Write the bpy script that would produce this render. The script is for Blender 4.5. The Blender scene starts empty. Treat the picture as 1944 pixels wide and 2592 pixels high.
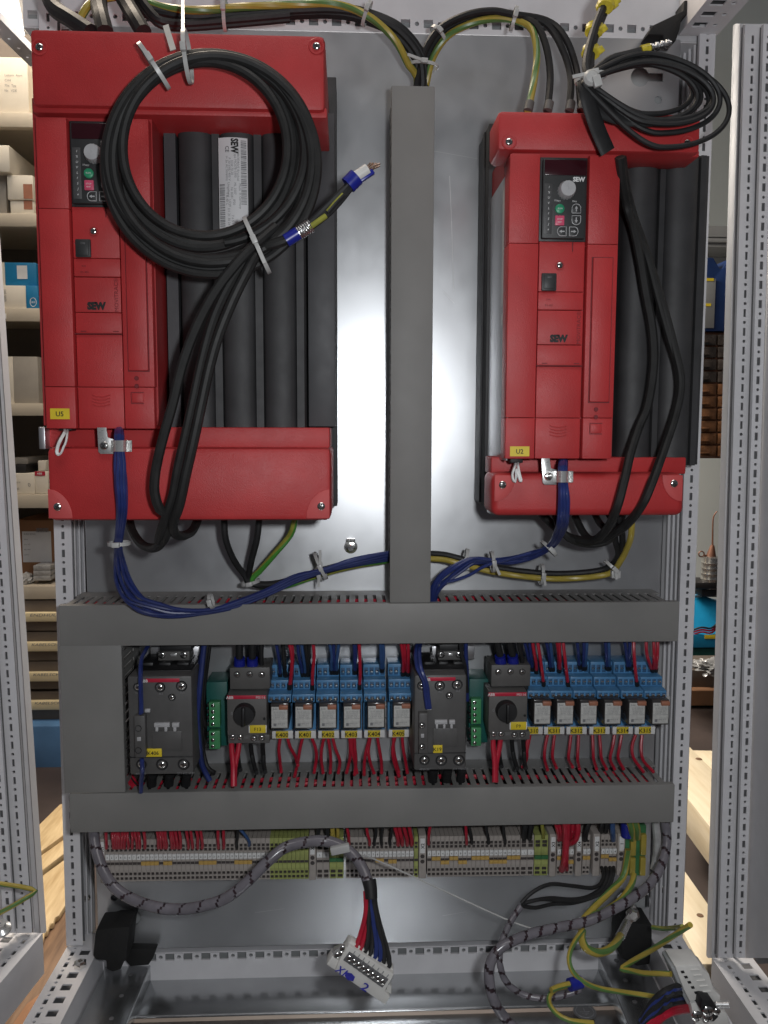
import bpy, bmesh, math, random
from mathutils import Vector, Matrix
random.seed(7)
S = bpy.context.scene
COL = S.collection

# ---------------------------------------------------------------- camera
F = 2109.0                      # focal length in pixels of the 1944 x 2592 photograph
CAM = Vector((0.0, -1.16, 0.95))
_p, _y, _r = math.radians(5.6), math.radians(2.46), math.radians(0.17)
_f = Vector((math.sin(_y)*math.cos(_p), math.cos(_y)*math.cos(_p), -math.sin(_p)))
_rt = Vector((math.cos(_y), -math.sin(_y), 0.0)); _up = _rt.cross(_f)
RT = _rt*math.cos(_r) + _up*math.sin(_r); UP = _up*math.cos(_r) - _rt*math.sin(_r); FW = _f
cam = bpy.data.cameras.new('camera'); camo = bpy.data.objects.new('camera', cam); COL.objects.link(camo)
cam.sensor_fit = 'HORIZONTAL'; cam.sensor_width = 36.0; cam.lens = F/1944*36
cam.clip_start = 0.02; cam.clip_end = 60
camo.matrix_world = Matrix(((RT.x, UP.x, -FW.x, CAM.x), (RT.y, UP.y, -FW.y, CAM.y), (RT.z, UP.z, -FW.z, CAM.z), (0, 0, 0, 1)))
S.camera = camo

# ---------------------------------------------------------------- world, lamps, exposure
W = bpy.data.worlds.new('World'); S.world = W; W.use_nodes = True
W.node_tree.nodes['Background'].inputs[0].default_value = (0.88, 0.90, 1.0, 1)
W.node_tree.nodes['Background'].inputs[1].default_value = 0.055
def lamp(name, kind, loc, power, col, size=0.1, target=None, sy=None):
    l = bpy.data.lights.new(name, kind); o = bpy.data.objects.new(name, l); COL.objects.link(o)
    l.energy = power; l.color = col; o.location = loc
    if kind == 'AREA':
        l.size = size
        if sy: l.shape = 'RECTANGLE'; l.size_y = sy
    else: l.shadow_soft_size = size
    if target is not None:
        o.rotation_euler = (Vector(target)-Vector(loc)).to_track_quat('-Z', 'Y').to_euler()
    return o
lamp('phone_flash', 'POINT', CAM+Vector((0.085, -0.01, 0.045)), 16.5, (0.95, 0.975, 1.0), 0.022)
lamp('workshop_ceiling_tube', 'AREA', (-1.0, 0.95, 2.75), 60, (1.0, 0.86, 0.70), 2.2, (-0.75, 1.15, 0.5), 0.5)
lamp('bench_lamp', 'AREA', (0.05, 1.7, 2.0), 50, (1.0, 0.92, 0.82), 0.7, (0.8, 0.2, 0.5), 0.7)
lamp('room_ceiling_lamp', 'AREA', (0.1, -1.15, 3.0), 11, (1.0, 0.95, 0.92), 1.6, (0.05, -0.9, 0.2), 0.8)
S.view_settings.view_transform = 'Standard'; S.view_settings.look = 'None'
S.view_settings.exposure = 0.1; S.view_settings.gamma = 1.0
S.view_settings.use_curve_mapping = False
S.cycles.max_bounces = 6; S.cycles.use_denoising = True

# ---------------------------------------------------------------- pixels of the photograph -> points of the room
def _ray(px, py): return RT*((px-972)/F) + UP*((1296-py)/F) + FW
def P(px, py, Y):               # the point at depth Y (0 is the mounting plate)
    d = _ray(px, py); return CAM + d*((Y-CAM.y)/d.y)
def PZ(px, py, Z):              # the point at height Z
    d = _ray(px, py); return CAM + d*((Z-CAM.z)/d.z)
def PX(px, py, X):
    d = _ray(px, py); return CAM + d*((X-CAM.x)/d.x)
_s = 972/1659
CROPS = {'N': (0, 0, 1), 'D': (0, 0, 1944/1659), 'A': (0, 0, _s), 'B': (972, 0, _s), 'C': (0, 650, _s), 'E': (972, 650, _s), 'G': (0, 1300, _s), 'H': (972, 1300, _s),
  'I': (0, 1950, _s), 'J': (972, 1950, _s), 'K1': (300, 1600, 400/1659), 'K2': (660, 1600, 400/1659), 'K3': (1020, 1600, 360/1659), 'K4': (1300, 1600, 420/1659),
  'T1': (200, 2050, 600/1659), 'T2': (720, 2050, 600/1659), 'T3': (1240, 2050, 504/1659), 'W': (800, 2330, 300/1659), 'S1': (0, 0, 300/737), 'S2': (0, 800, 300/737),
  'S3': (0, 1700, 350/868), 'S4': (1644, 0, 300/737), 'S5': (1644, 800, 300/737), 'S6': (1544, 1700, 400/992), 'R': (1400, 2280, 544/1659), 'L': (100, 2300, 320/1659),
  'TR': (1440, 0, 440/1659), 'M': (1360, 380, 160/885), 'X': (700, 380, 280/1659), 'CL': (220, 1060, 200/1659), 'LB': (520, 320, 140/1032)}
def n(c, x, y): o = CROPS[c]; return (o[0]+x*o[2], o[1]+y*o[2])
def PP(c, x, y, Y): return P(*n(c, x, y), Y)

# ---------------------------------------------------------------- materials
def mat(name, col, rough=0.5, metal=0.0, var=0.12, scale=40, bump=0.0, bscale=900, spec=0.5, stretch=None, aniso=0.0, tangent=None, trans=0.0, coat=0.0, col2=None, emit=None):
    m = bpy.data.materials.new(name); m.use_nodes = True
    N = m.node_tree.nodes; L = m.node_tree.links; b = N['Principled BSDF']
    tc = N.new('ShaderNodeTexCoord'); src = tc.outputs['Object']
    if stretch:
        mp = N.new('ShaderNodeMapping'); mp.inputs['Scale'].default_value = stretch; L.new(src, mp.inputs[0]); src = mp.outputs[0]
    no = N.new('ShaderNodeTexNoise'); no.inputs['Scale'].default_value = scale; no.inputs['Detail'].default_value = 5; L.new(src, no.inputs['Vector'])
    rp = N.new('ShaderNodeValToRGB'); e = rp.color_ramp.elements
    e[0].position, e[1].position = 0.3, 0.7
    c2 = col2 or tuple(min(1, c*(1+var)) for c in col)
    e[0].color = tuple(c*(1-var) for c in col)+(1,); e[1].color = c2+(1,)
    L.new(no.outputs['Fac'], rp.inputs[0]); L.new(rp.outputs[0], b.inputs['Base Color'])
    mr = N.new('ShaderNodeMapRange'); mr.inputs[3].default_value = max(0.02, rough-0.07); mr.inputs[4].default_value = min(1, rough+0.09)
    n2 = N.new('ShaderNodeTexNoise'); n2.inputs['Scale'].default_value = scale*2.7; n2.inputs['Detail'].default_value = 3; L.new(src, n2.inputs['Vector'])
    L.new(n2.outputs['Fac'], mr.inputs[0]); L.new(mr.outputs[0], b.inputs['Roughness'])
    b.inputs['Metallic'].default_value = metal; b.inputs['Specular IOR Level'].default_value = spec
    b.inputs['Transmission Weight'].default_value = trans; b.inputs['Coat Weight'].default_value = coat
    if aniso:
        b.inputs['Anisotropic'].default_value = aniso
        cx = N.new('ShaderNodeCombineXYZ')
        for i in range(3): cx.inputs[i].default_value = tangent[i]
        L.new(cx.outputs[0], b.inputs['Tangent'])
    if bump:
        n3 = N.new('ShaderNodeTexNoise'); n3.inputs['Scale'].default_value = bscale; n3.inputs['Detail'].default_value = 2; L.new(src, n3.inputs['Vector'])
        bp = N.new('ShaderNodeBump'); bp.inputs['Strength'].default_value = bump; bp.inputs['Distance'].default_value = 0.0006
        L.new(n3.outputs['Fac'], bp.inputs['Height']); L.new(bp.outputs[0], b.inputs['Normal'])
    if emit:
        b.inputs['Emission Color'].default_value = emit[0]+(1,); b.inputs['Emission Strength'].default_value = emit[1]
    return m
M = {
 'galv': mat('galvanised_plate', (0.54, 0.55, 0.565), 0.315, 0.79, 0.06, 9, 0.0, 300, stretch=(1, 1, 0.8), aniso=0.3, tangent=(0, 0, 1)),
 'galvfloor': mat('galvanised_floor', (0.52, 0.53, 0.54), 0.22, 0.92, 0.12, 10, 0.04, 200),
 'zinc': mat('zinc_steel', (0.72, 0.72, 0.71), 0.28, 0.7, 0.12, 60),
 'screw': mat('bright_screw', (0.80, 0.79, 0.76), 0.16, 1.0, 0.1, 200),
 'post': mat('light_grey_powder_coat', (0.665, 0.66, 0.68), 0.48, 0.0, 0.05, 25, 0.12, 1500),
 'postdark': mat('dark_grey_inside_shade', (0.13, 0.13, 0.135), 0.7),  # dark grey paints the shade inside posts and rails; also dark parts
 'duct': mat('grey_duct_plastic', (0.222, 0.218, 0.209), 0.55, 0.0, 0.05, 18, 0.06, 1800),
 'red': mat('red_drive_plastic', (0.455, 0.031, 0.033), 0.46, 0.0, 0.09, 22, 0.55, 1100),
 'redpad': mat('matt_red_pad_glare', (0.54, 0.075, 0.075), 0.6, 0.0, 0.05, 22, 0.3, 1300),  # matt pad, with the flash glare painted in as a paler red
 'reddark': mat('red_drive_body', (0.36, 0.024, 0.026), 0.5, 0.0, 0.07, 22, 0.2, 1300),
 'sink': mat('black_heatsink_paint', (0.038, 0.038, 0.040), 0.58, 0.0, 0.2, 30, 0.25, 1600),
 'sinkgrey': mat('anthracite_housing', (0.055, 0.055, 0.060), 0.5, 0.0, 0.15, 25, 0.2, 1600),
 'silver': mat('silver_side_plate', (0.72, 0.72, 0.74), 0.36, 0.95, 0.03, 4),
 'key': mat('keypad_black', (0.028, 0.029, 0.030), 0.5, 0.0, 0.15, 60, 0.08, 1800),
 'keylight': mat('keypad_grey_field', (0.06, 0.06, 0.062), 0.5, 0.0, 0.15, 60),
 'disp': mat('dark_red_display', (0.035, 0.006, 0.010), 0.16, 0.0, 0.1, 30),
 'knob': mat('grey_knob', (0.42, 0.42, 0.43), 0.4, 0.0, 0.08, 90),
 'green': mat('green_button', (0.03, 0.30, 0.15), 0.4, 0.0, 0.1, 90),
 'pink': mat('pink_red_button', (0.62, 0.08, 0.16), 0.4, 0.0, 0.1, 90),
 'white': mat('white_plastic', (0.78, 0.78, 0.77), 0.45, 0.0, 0.05, 60),
 'tie': mat('natural_nylon', (0.46, 0.46, 0.45), 0.35, 0.0, 0.06, 80),
 'ink': mat('black_ink', (0.012, 0.011, 0.012), 0.6, 0.0, 0.05, 80),
 'inkgrey': mat('grey_ink', (0.22, 0.22, 0.23), 0.6, 0.0, 0.3, 300),
 'inkwhite': mat('white_ink', (0.72, 0.72, 0.72), 0.6, 0.0, 0.05, 80),
 'inkred': mat('dark_red_ink', (0.16, 0.008, 0.012), 0.6, 0.0, 0.05, 80),
 'blueink': mat('blue_marker_ink', (0.03, 0.03, 0.35), 0.6, 0.0, 0.3, 400),
 'yellow': mat('yellow_label', (0.72, 0.55, 0.03), 0.45, 0.0, 0.05, 90),
 'label': mat('white_label_paper', (0.70, 0.70, 0.71), 0.35, 0.0, 0.03, 40),
 'blk': mat('black_cable_rubber', (0.016, 0.016, 0.016), 0.52, 0.0, 0.25, 60, 0.12, 500, spec=0.4),
 'blkw': mat('black_wire_pvc', (0.016, 0.016, 0.017), 0.55, 0.0, 0.2, 80, spec=0.35),
 'redw': mat('red_wire_pvc', (0.42, 0.014, 0.035), 0.32, 0.0, 0.12, 80),
 'bluew': mat('dark_blue_wire_pvc', (0.020, 0.034, 0.15), 0.32, 0.0, 0.15, 80),
 'midblue': mat('mid_blue_wire_pvc', (0.035, 0.085, 0.22), 0.32, 0.0, 0.15, 80),
 'ylw': mat('yellow_wire_pvc', (0.40, 0.31, 0.055), 0.34, 0.0, 0.1, 80),
 'grw': mat('green_wire_pvc', (0.10, 0.20, 0.055), 0.34, 0.0, 0.1, 80),
 'grn': mat('green_wire_bright', (0.07, 0.28, 0.04), 0.34, 0.0, 0.1, 80),
 'ygw': mat('yellow_green_wire', (0.30, 0.30, 0.05), 0.34, 0.0, 0.2, 60),
 'cont': mat('contactor_dark_grey', (0.085, 0.083, 0.082), 0.48, 0.0, 0.10, 50, 0.12, 1600),
 'contlt': mat('switch_grey', (0.105, 0.101, 0.097), 0.5, 0.0, 0.10, 50, 0.12, 1600),
 'contblk': mat('contactor_black', (0.012, 0.012, 0.013), 0.5, 0.0, 0.1, 50),
 'stripe': mat('red_stripe', (0.48, 0.02, 0.05), 0.4, 0.0, 0.06, 50),
 'teal': mat('teal_housing', (0.008, 0.10, 0.085), 0.45, 0.0, 0.1, 50),
 'lgreen': mat('green_connector', (0.06, 0.28, 0.11), 0.42, 0.0, 0.1, 80),
 'sock': mat('blue_relay_socket', (0.085, 0.25, 0.47), 0.36, 0.0, 0.10, 70),
 'sockd': mat('blue_relay_socket_recess', (0.030, 0.095, 0.20), 0.5, 0.0, 0.10, 70),
 'clear': mat('smoked_relay_case', (0.045, 0.042, 0.042), 0.18, 0.0, 0.1, 70),
 'orange': mat('orange_lever', (0.34, 0.14, 0.085), 0.45, 0.0, 0.08, 80),
 'rlabel': mat('relay_print_paper', (0.50, 0.50, 0.48), 0.5, 0.0, 0.12, 260),
 'term': mat('grey_terminal_plastic', (0.40, 0.36, 0.33), 0.5, 0.0, 0.08, 90),
 'termd': mat('terminal_hole', (0.06, 0.05, 0.048), 0.6, 0.0, 0.1, 90),
 'termyg': mat('yellow_green_terminal', (0.36, 0.40, 0.13), 0.5, 0.0, 0.25, 90),
 'termgr': mat('green_terminal', (0.04, 0.17, 0.06), 0.5, 0.0, 0.2, 90),
 'jump': mat('ochre_jumper', (0.56, 0.36, 0.10), 0.5, 0.0, 0.1, 90),
 'wrap': mat('smoky_spiral_wrap', (0.165, 0.155, 0.175), 0.22, 0.0, 0.18, 50),
 'wrapcore': mat('wrapped_wires', (0.030, 0.014, 0.020), 0.5, 0.0, 0.6, 120),
 'copper': mat('copper_strands', (0.50, 0.38, 0.31), 0.35, 0.9, 0.25, 400, 0.4, 1500),
 'braid': mat('silver_braid', (0.75, 0.75, 0.75), 0.22, 1.0, 0.3, 700, 0.8, 900),
 'btape': mat('blue_tape', (0.012, 0.02, 0.26), 0.32, 0.0, 0.1, 80),
 'ytape': mat('yellow_tape', (0.55, 0.45, 0.04), 0.35, 0.0, 0.25, 200),
 'connw': mat('cream_connector', (0.66, 0.65, 0.62), 0.45, 0.0, 0.06, 60),
 'velvet': mat('black_bracket', (0.006, 0.006, 0.006), 0.7, 0.0, 0.2, 60),
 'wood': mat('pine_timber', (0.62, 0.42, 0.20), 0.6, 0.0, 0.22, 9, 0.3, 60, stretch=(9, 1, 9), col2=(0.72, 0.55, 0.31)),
 'wooddark': mat('shaded_timber_and_knots', (0.15, 0.075, 0.035), 0.6, 0.0, 0.35, 9, 0.3, 60, stretch=(9, 1, 9), col2=(0.26, 0.15, 0.08)),  # dark copy of the pine: shade painted on one board, and knots
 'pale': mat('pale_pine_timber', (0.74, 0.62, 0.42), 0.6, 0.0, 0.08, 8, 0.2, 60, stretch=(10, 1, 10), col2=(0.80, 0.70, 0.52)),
 'floor': mat('dark_workshop_floor', (0.055, 0.040, 0.036), 0.5, 0.0, 0.35, 5, 0.2, 40),
 'wall': mat('pale_workshop_wall', (0.66, 0.72, 0.72), 0.85, 0.0, 0.04, 3, 0.1, 60),
 'shelf': mat('beige_shelf_steel', (0.52, 0.46, 0.37), 0.5, 0.0, 0.06, 12),
 'shelfback': mat('shelf_back_steel', (0.115, 0.095, 0.080), 0.6, 0.0, 0.2, 6),
 'carton': mat('white_carton', (0.70, 0.65, 0.56), 0.7, 0.0, 0.05, 20),
 'greycarton': mat('grey_carton', (0.36, 0.33, 0.29), 0.7, 0.0, 0.08, 20),
 'brown': mat('brown_carton', (0.30, 0.15, 0.075), 0.75, 0.0, 0.12, 15),
 'cyan': mat('cyan_print', (0.01, 0.19, 0.40), 0.5, 0.0, 0.06, 20),
 'cream': mat('cream_drawer_lip', (0.80, 0.68, 0.43), 0.55, 0.0, 0.05, 20),
 'drawer': mat('taupe_drawer', (0.16, 0.13, 0.105), 0.5, 0.0, 0.1, 15),
 'steelblue': mat('blue_cabinet_paint', (0.10, 0.22, 0.42), 0.32, 0.0, 0.3, 6),
 'navy': mat('navy_bin', (0.012, 0.035, 0.13), 0.45, 0.0, 0.2, 15),
 'smoke': mat('smoked_drawer', (0.055, 0.045, 0.04), 0.25, 0.0, 0.5, 30),
 'amber': mat('amber_drawer', (0.16, 0.075, 0.035), 0.28, 0.0, 0.5, 30),
 'can': mat('oil_can_steel', (0.55, 0.53, 0.50), 0.25, 0.9, 0.2, 40),
 'cyanbin': mat('cyan_plastic_bin', (0.008, 0.24, 0.46), 0.4, 0.0, 0.08, 15),
 'greenp': mat('green_machine_paint', (0.02, 0.085, 0.05), 0.45, 0.0, 0.2, 12),
 'bag': mat('clear_plastic_bag', (0.45, 0.45, 0.45), 0.15, 0.2, 0.3, 60, 1.0, 90),
 'copperbox': mat('rust_brown_steel', (0.20, 0.09, 0.055), 0.5, 0.3, 0.3, 15),
 'lampglow': mat('lamp_glow', (0.8, 0.8, 0.8), 0.5, emit=((1.0, 0.97, 0.92), 3.0)),
 'greyrail': mat('grey_wall_rail', (0.32, 0.33, 0.335), 0.5, 0.0, 0.08, 12),
}
# ---------------------------------------------------------------- mesh helpers
class MB:
    """collects shapes (world coordinates) that become one mesh object"""
    def __init__(self): self.v = []; self.f = []; self.m = []
    def add(self, vs, fs, m=0):
        b = len(self.v); self.v += [Vector(x) for x in vs]
        self.f += [tuple(i+b for i in f) for f in fs]
        self.m += (m if isinstance(m, list) else [m]*len(fs)); return self
    def bm(self, b, m=0):
        b.verts.index_update(); vs = [v.co.copy() for v in b.verts]; fs = [[v.index for v in f.verts] for f in b.faces]; b.free(); return self.add(vs, fs, m)
    def box(self, x0, x1, y0, y1, z0, z1, bev=0.0, m=0, seg=2):
        return self.obox(((x0+x1)/2, (y0+y1)/2, (z0+z1)/2), (1, 0, 0), (0, 1, 0), (0, 0, 1), (abs(x1-x0)/2, abs(y1-y0)/2, abs(z1-z0)/2), bev, m, seg)
    def obox(self, c, ax, ay, az, h, bev=0.0, m=0, seg=2):
        c, ax, ay, az = Vector(c), Vector(ax), Vector(ay), Vector(az)
        b = bmesh.new(); bmesh.ops.create_cube(b, size=2)
        for v in b.verts: v.co = Vector((v.co.x*h[0], v.co.y*h[1], v.co.z*h[2]))
        if bev: bmesh.ops.bevel(b, geom=list(b.edges), offset=min(bev, min(h)*0.9), segments=seg, affect='EDGES', profile=0.5)
        for v in b.verts: v.co = c + ax*v.co.x + ay*v.co.y + az*v.co.z
        return self.bm(b, m)
    def poly(self, pts, d, m=0, bev=0.0):
        """a flat outline given thickness along the vector d"""
        b = bmesh.new(); vs = [b.verts.new(Vector(p)) for p in pts]; f = b.faces.new(vs)
        r = bmesh.ops.extrude_face_region(b, geom=[f])
        for e in r['geom']:
            if isinstance(e, bmesh.types.BMVert): e.co += Vector(d)
        bmesh.ops.recalc_face_normals(b, faces=list(b.faces))
        if bev: bmesh.ops.bevel(b, geom=list(b.edges), offset=bev, segments=2, affect='EDGES', profile=0.5)
        return self.bm(b, m)
    def cyl(self, p0, p1, r0, r1=None, k=20, m=0, cap=True):
        p0, p1 = Vector(p0), Vector(p1); r1 = r0 if r1 is None else r1
        t = (p1-p0).normalized(); u = t.orthogonal().normalized(); w = t.cross(u)
        vs = []
        for p, r in ((p0, r0), (p1, r1)):
            vs += [p + (u*math.cos(a)+w*math.sin(a))*r for a in (2*math.pi*i/k for i in range(k))]
        fs = [(i, (i+1) % k, k+(i+1) % k, k+i) for i in range(k)]
        if cap: fs += [tuple(range(k-1, -1, -1)), tuple(range(k, 2*k))]
        return self.add(vs, fs, m)
    def lathe(self, p, ax, prof, k=24, m=0):
        """profile [(radius, distance along ax)]"""
        p, t = Vector(p), Vector(ax).normalized(); u = t.orthogonal().normalized(); w = t.cross(u); vs = []
        for r, h in prof: vs += [p + t*h + (u*math.cos(a)+w*math.sin(a))*max(r, 1e-6) for a in (2*math.pi*i/k for i in range(k))]
        fs = [(j*k+i, j*k+(i+1) % k, (j+1)*k+(i+1) % k, (j+1)*k+i) for j in range(len(prof)-1) for i in range(k)]
        return self.add(vs, fs, m)
    def tube(self, pts, r, k=8, m=0, mf=None, cap=True, skip=None, flat=None, twist=0.0):
        """round tube along points; mf(i, j) gives a face's material, skip(i, j) leaves it out; flat=(a, b) makes an oval"""
        pts = [Vector(p) for p in pts]; c = len(pts)
        T = [(pts[min(i+1, c-1)]-pts[max(i-1, 0)]).normalized() for i in range(c)]
        u = T[0].orthogonal().normalized()
        if flat: u = Vector((0, 1, 0)); u = (u - T[0]*u.dot(T[0])).normalized()
        vs = []
        for i in range(c):
            u = (u - T[i]*u.dot(T[i])).normalized(); w = T[i].cross(u)
            rr = r(i/(c-1)) if callable(r) else r
            a_, b_ = flat or (1, 1)
            for j in range(k):
                a = 2*math.pi*j/k + twist*i
                vs.append(pts[i] + (u*math.cos(a)*a_ + w*math.sin(a)*b_)*rr)
        fs = []; ms = []
        for i in range(c-1):
            for j in range(k):
                if skip and skip(i, j): continue
                fs.append((i*k+j, i*k+(j+1) % k, (i+1)*k+(j+1) % k, (i+1)*k+j)); ms.append(mf(i, j) if mf else m)
        if cap: fs += [tuple(range(k-1, -1, -1)), tuple(range((c-1)*k, c*k))]; ms += [m, m]
        return self.add(vs, fs, ms)
    def perf(self, o, u, v, nrm, length, cols, th=0.002, m=0):
        """perforated sheet: o corner, u along, v across, nrm outward. cols = [(v0, v1, [(centre, size, 'r' or 's')])], widths in order; gaps between columns are solid"""
        o, u, v, nrm = map(Vector, (o, u, v, nrm)); q = lambda a, b, c=0: o + u*a + v*b + nrm*c
        def quad(a0, a1, b0, b1): self.add([q(a0, b0), q(a1, b0), q(a1, b1), q(a0, b1)], [(0, 1, 2, 3)], m)
        prev = 0.0
        for v0, v1, holes in cols:
            if v0 > prev + 1e-6: quad(0, length, prev, v0)
            prev = v1; pu = 0.0; vm = (v0+v1)/2; hw = (v1-v0)/2
            for cu, su, kind in holes:
                a0, a1 = cu-su/2, cu+su/2
                if kind == 'r': a0, a1 = cu-hw, cu+hw
                if a0 < pu or a1 > length: continue
                if a0 > pu: quad(pu, a0, v0, v1)
                pu = a1
                if kind == 'r':
                    rr = su/2; K = 8
                    sq = [(1, 0), (1, 1), (0, 1), (-1, 1), (-1, 0), (-1, -1), (0, -1), (1, -1)]
                    out = [q(cu+sx*hw, vm+sy*hw) for sx, sy in sq]
                    inn = [q(cu+rr*math.cos(2*math.pi*i/K), vm+rr*math.sin(2*math.pi*i/K)) for i in range(K)]
                    bak = [p - nrm*th for p in inn]
                    self.add(out+inn+bak, [(i, (i+1) % K, K+(i+1) % K, K+i) for i in range(K)]+[(K+i, K+(i+1) % K, 2*K+(i+1) % K, 2*K+i) for i in range(K)], m)
                else:
                    c4 = [(a0, v0), (a1, v0), (a1, v1), (a0, v1)]
                    self.add([q(*c) for c in c4]+[q(*c, -th) for c in c4], [(i, (i+1) % 4, 4+(i+1) % 4, 4+i) for i in range(4)], m)
            if pu < length: quad(pu, length, v0, v1)
        return prev
    def text(self, s, o, u, v, h, width=None, shear=0.0, bold=0.0, m=0, align='c', lift=0.0004):
        """lettering of cap height h (and total width) lying at o, reading along u, upright along v"""
        vs, fs, w = glyphs(s, shear, bold); u, v, o = Vector(u).normalized(), Vector(v).normalized(), Vector(o)
        sy = h/0.70; sx = (width/w) if width else sy
        off = {'c': -w*sx/2, 'l': 0, 'r': -w*sx}[align]; nr = u.cross(v)
        self.add([o + u*(x*sx+off) + v*((y-0.35)*sy) + nr*lift for x, y in vs], fs, m); return self
    def make(self, name, mats, parent=None, label=None, sharp=35, smooth=True):
        og = ORG.get(parent.name, Vector()) if parent else None
        if og is None:
            lo = [min(p[i] for p in self.v) for i in range(3)]; hi = [max(p[i] for p in self.v) for i in range(3)]
            og = Vector(((lo[0]+hi[0])/2, (lo[1]+hi[1])/2, lo[2]))
        me = bpy.data.meshes.new(name); me.from_pydata([p-og for p in self.v], [], self.f)
        for k in (mats if isinstance(mats, (list, tuple)) else [mats]): me.materials.append(M[k])
        me.polygons.foreach_set('material_index', self.m)
        if smooth:
            me.polygons.foreach_set('use_smooth', [True]*len(self.f)); me.set_sharp_from_angle(angle=math.radians(sharp))
        me.update(); o = bpy.data.objects.new(name, me); COL.objects.link(o)
        if parent: o.parent = parent
        else: o.location = og
        ORG[o.name] = og
        if label: o['label'] = label
        return o
ORG = {}
_G = {}
def glyphs(s, shear=0.0, bold=0.0):
    k = (s, shear, bold)
    if k not in _G:
        c = bpy.data.curves.new('lettering_source', 'FONT'); c.body = s; c.size = 1; c.shear = shear; c.offset = bold; c.resolution_u = 2; c.fill_mode = 'FRONT'
        o = bpy.data.objects.new('lettering_source', c); COL.objects.link(o)
        me = bpy.data.meshes.new_from_object(o.evaluated_get(bpy.context.evaluated_depsgraph_get()))
        vs = [(p.co.x, p.co.y) for p in me.vertices]; fs = [tuple(f.vertices) for f in me.polygons]
        x0 = min(p[0] for p in vs); vs = [(x-x0, y) for x, y in vs]
        _G[k] = (vs, fs, max(p[0] for p in vs))
        bpy.data.meshes.remove(me); bpy.data.objects.remove(o); bpy.data.curves.remove(c)
    return _G[k]
def tag(o, label, cat, group=None):
    o['label'] = label; o['category'] = cat
    if group: o['group'] = group
    return o
def thing(name, label, cat, loc=(0, 0, 0), group=None):
    o = bpy.data.objects.new(name, None); COL.objects.link(o); o.empty_display_size = 0.02
    o.location = loc; ORG[o.name] = Vector(loc); return tag(o, label, cat, group)
def struct(o, kind='structure'): o['kind'] = kind; return o
def dup(root, off, label=None):
    """a copy of a thing with copies of its parts and sub-parts, moved by off"""
    c = root.copy(); COL.objects.link(c); c.location = root.location + Vector(off)
    if label: c['label'] = label
    for ch in root.children:
        d = ch.copy(); COL.objects.link(d); d.parent = c
        for g in ch.children:
            e = g.copy(); COL.objects.link(e); e.parent = d
    ORG[c.name] = ORG[root.name] + Vector(off)
    return c
def ext(x0, y0, x1, y1, Y):
    """world x and z range of a rectangle of photograph pixels lying at depth Y"""
    xm, ym = (x0+x1)/2, (y0+y1)/2
    return P(x0, ym, Y).x, P(x1, ym, Y).x, P(xm, y1, Y).z, P(xm, y0, Y).z
def nbox(mb, x0, y0, x1, y1, Yf, Yb, bev=0.0, m=0):
    a = ext(x0, y0, x1, y1, Yf); mb.box(a[0], a[1], Yf, Yb, a[2], a[3], bev, m); return a
def cbox(mb, c, x0, y0, x1, y1, Yf, Yb, bev=0.0, m=0):
    return nbox(mb, *n(c, x0, y0), *n(c, x1, y1), Yf, Yb, bev, m)
def smooth(pts, step=0.006):
    """Catmull-Rom through the points, sampled about every step metres"""
    pts = [Vector(p) for p in pts]
    if len(pts) < 3:
        k = max(1, int((pts[1]-pts[0]).length/0.02)); return [pts[0].lerp(pts[1], i/k) for i in range(k+1)]
    q = [pts[0]*2-pts[1]] + pts + [pts[-1]*2-pts[-2]]; out = []
    for i in range(1, len(q)-2):
        a, b, c, d = q[i-1:i+3]; k = max(2, int((c-b).length/step))
        for j in range(k):
            t = j/k; out.append(0.5*((2*b)+(c-a)*t+(2*a-5*b+4*c-d)*t*t+(3*b-a-3*c+d)*t**3))
    out.append(pts[-1]); return out
def path(c, pts, Y=None):
    """pixel points (x, y[, depth]) of crop c -> points of the room"""
    return [PP(c, p[0], p[1], p[2] if len(p) > 2 else Y) for p in pts]
def wire(name, pts, r, m, label, cat='wire', group=None, k=8, step=0.006, stripe=False, parent=None):
    w = MB(); sp = smooth(pts, step)
    if stripe: w.tube(sp, r, 10, mf=lambda i, j: 0 if (j % 10) in (0, 1, 2, 5, 6, 7) else 1, twist=0.10); mm = ['ylw', 'grw'] if stripe is True else stripe
    else: w.tube(sp, r, k); mm = m
    o = w.make(name, mm, parent)
    return tag(o, label, cat, group) if parent is None else o
def screw(mb, p, r, nrm=(0, -1, 0), h=None, slot=True, ang=None, m=0, ms=1):
    """domed screw head with a cross recess"""
    nrm = Vector(nrm).normalized(); h = h or r*0.45; p = Vector(p)
    mb.lathe(p, nrm, [(r, 0), (r, h*0.45), (r*0.8, h*0.85), (r*0.35, h), (0, h)], 14, m)
    if slot:
        u = nrm.orthogonal().normalized(); w = nrm.cross(u); a = random.random()*3 if ang is None else ang
        u2 = u*math.cos(a)+w*math.sin(a); w2 = nrm.cross(u2)
        mb.obox(p+nrm*h*0.97, u2, w2, nrm, (r*0.62, r*0.12, h*0.08), 0, ms); mb.obox(p+nrm*h*0.97, w2, u2, nrm, (r*0.62, r*0.12, h*0.081), 0, ms)
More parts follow.
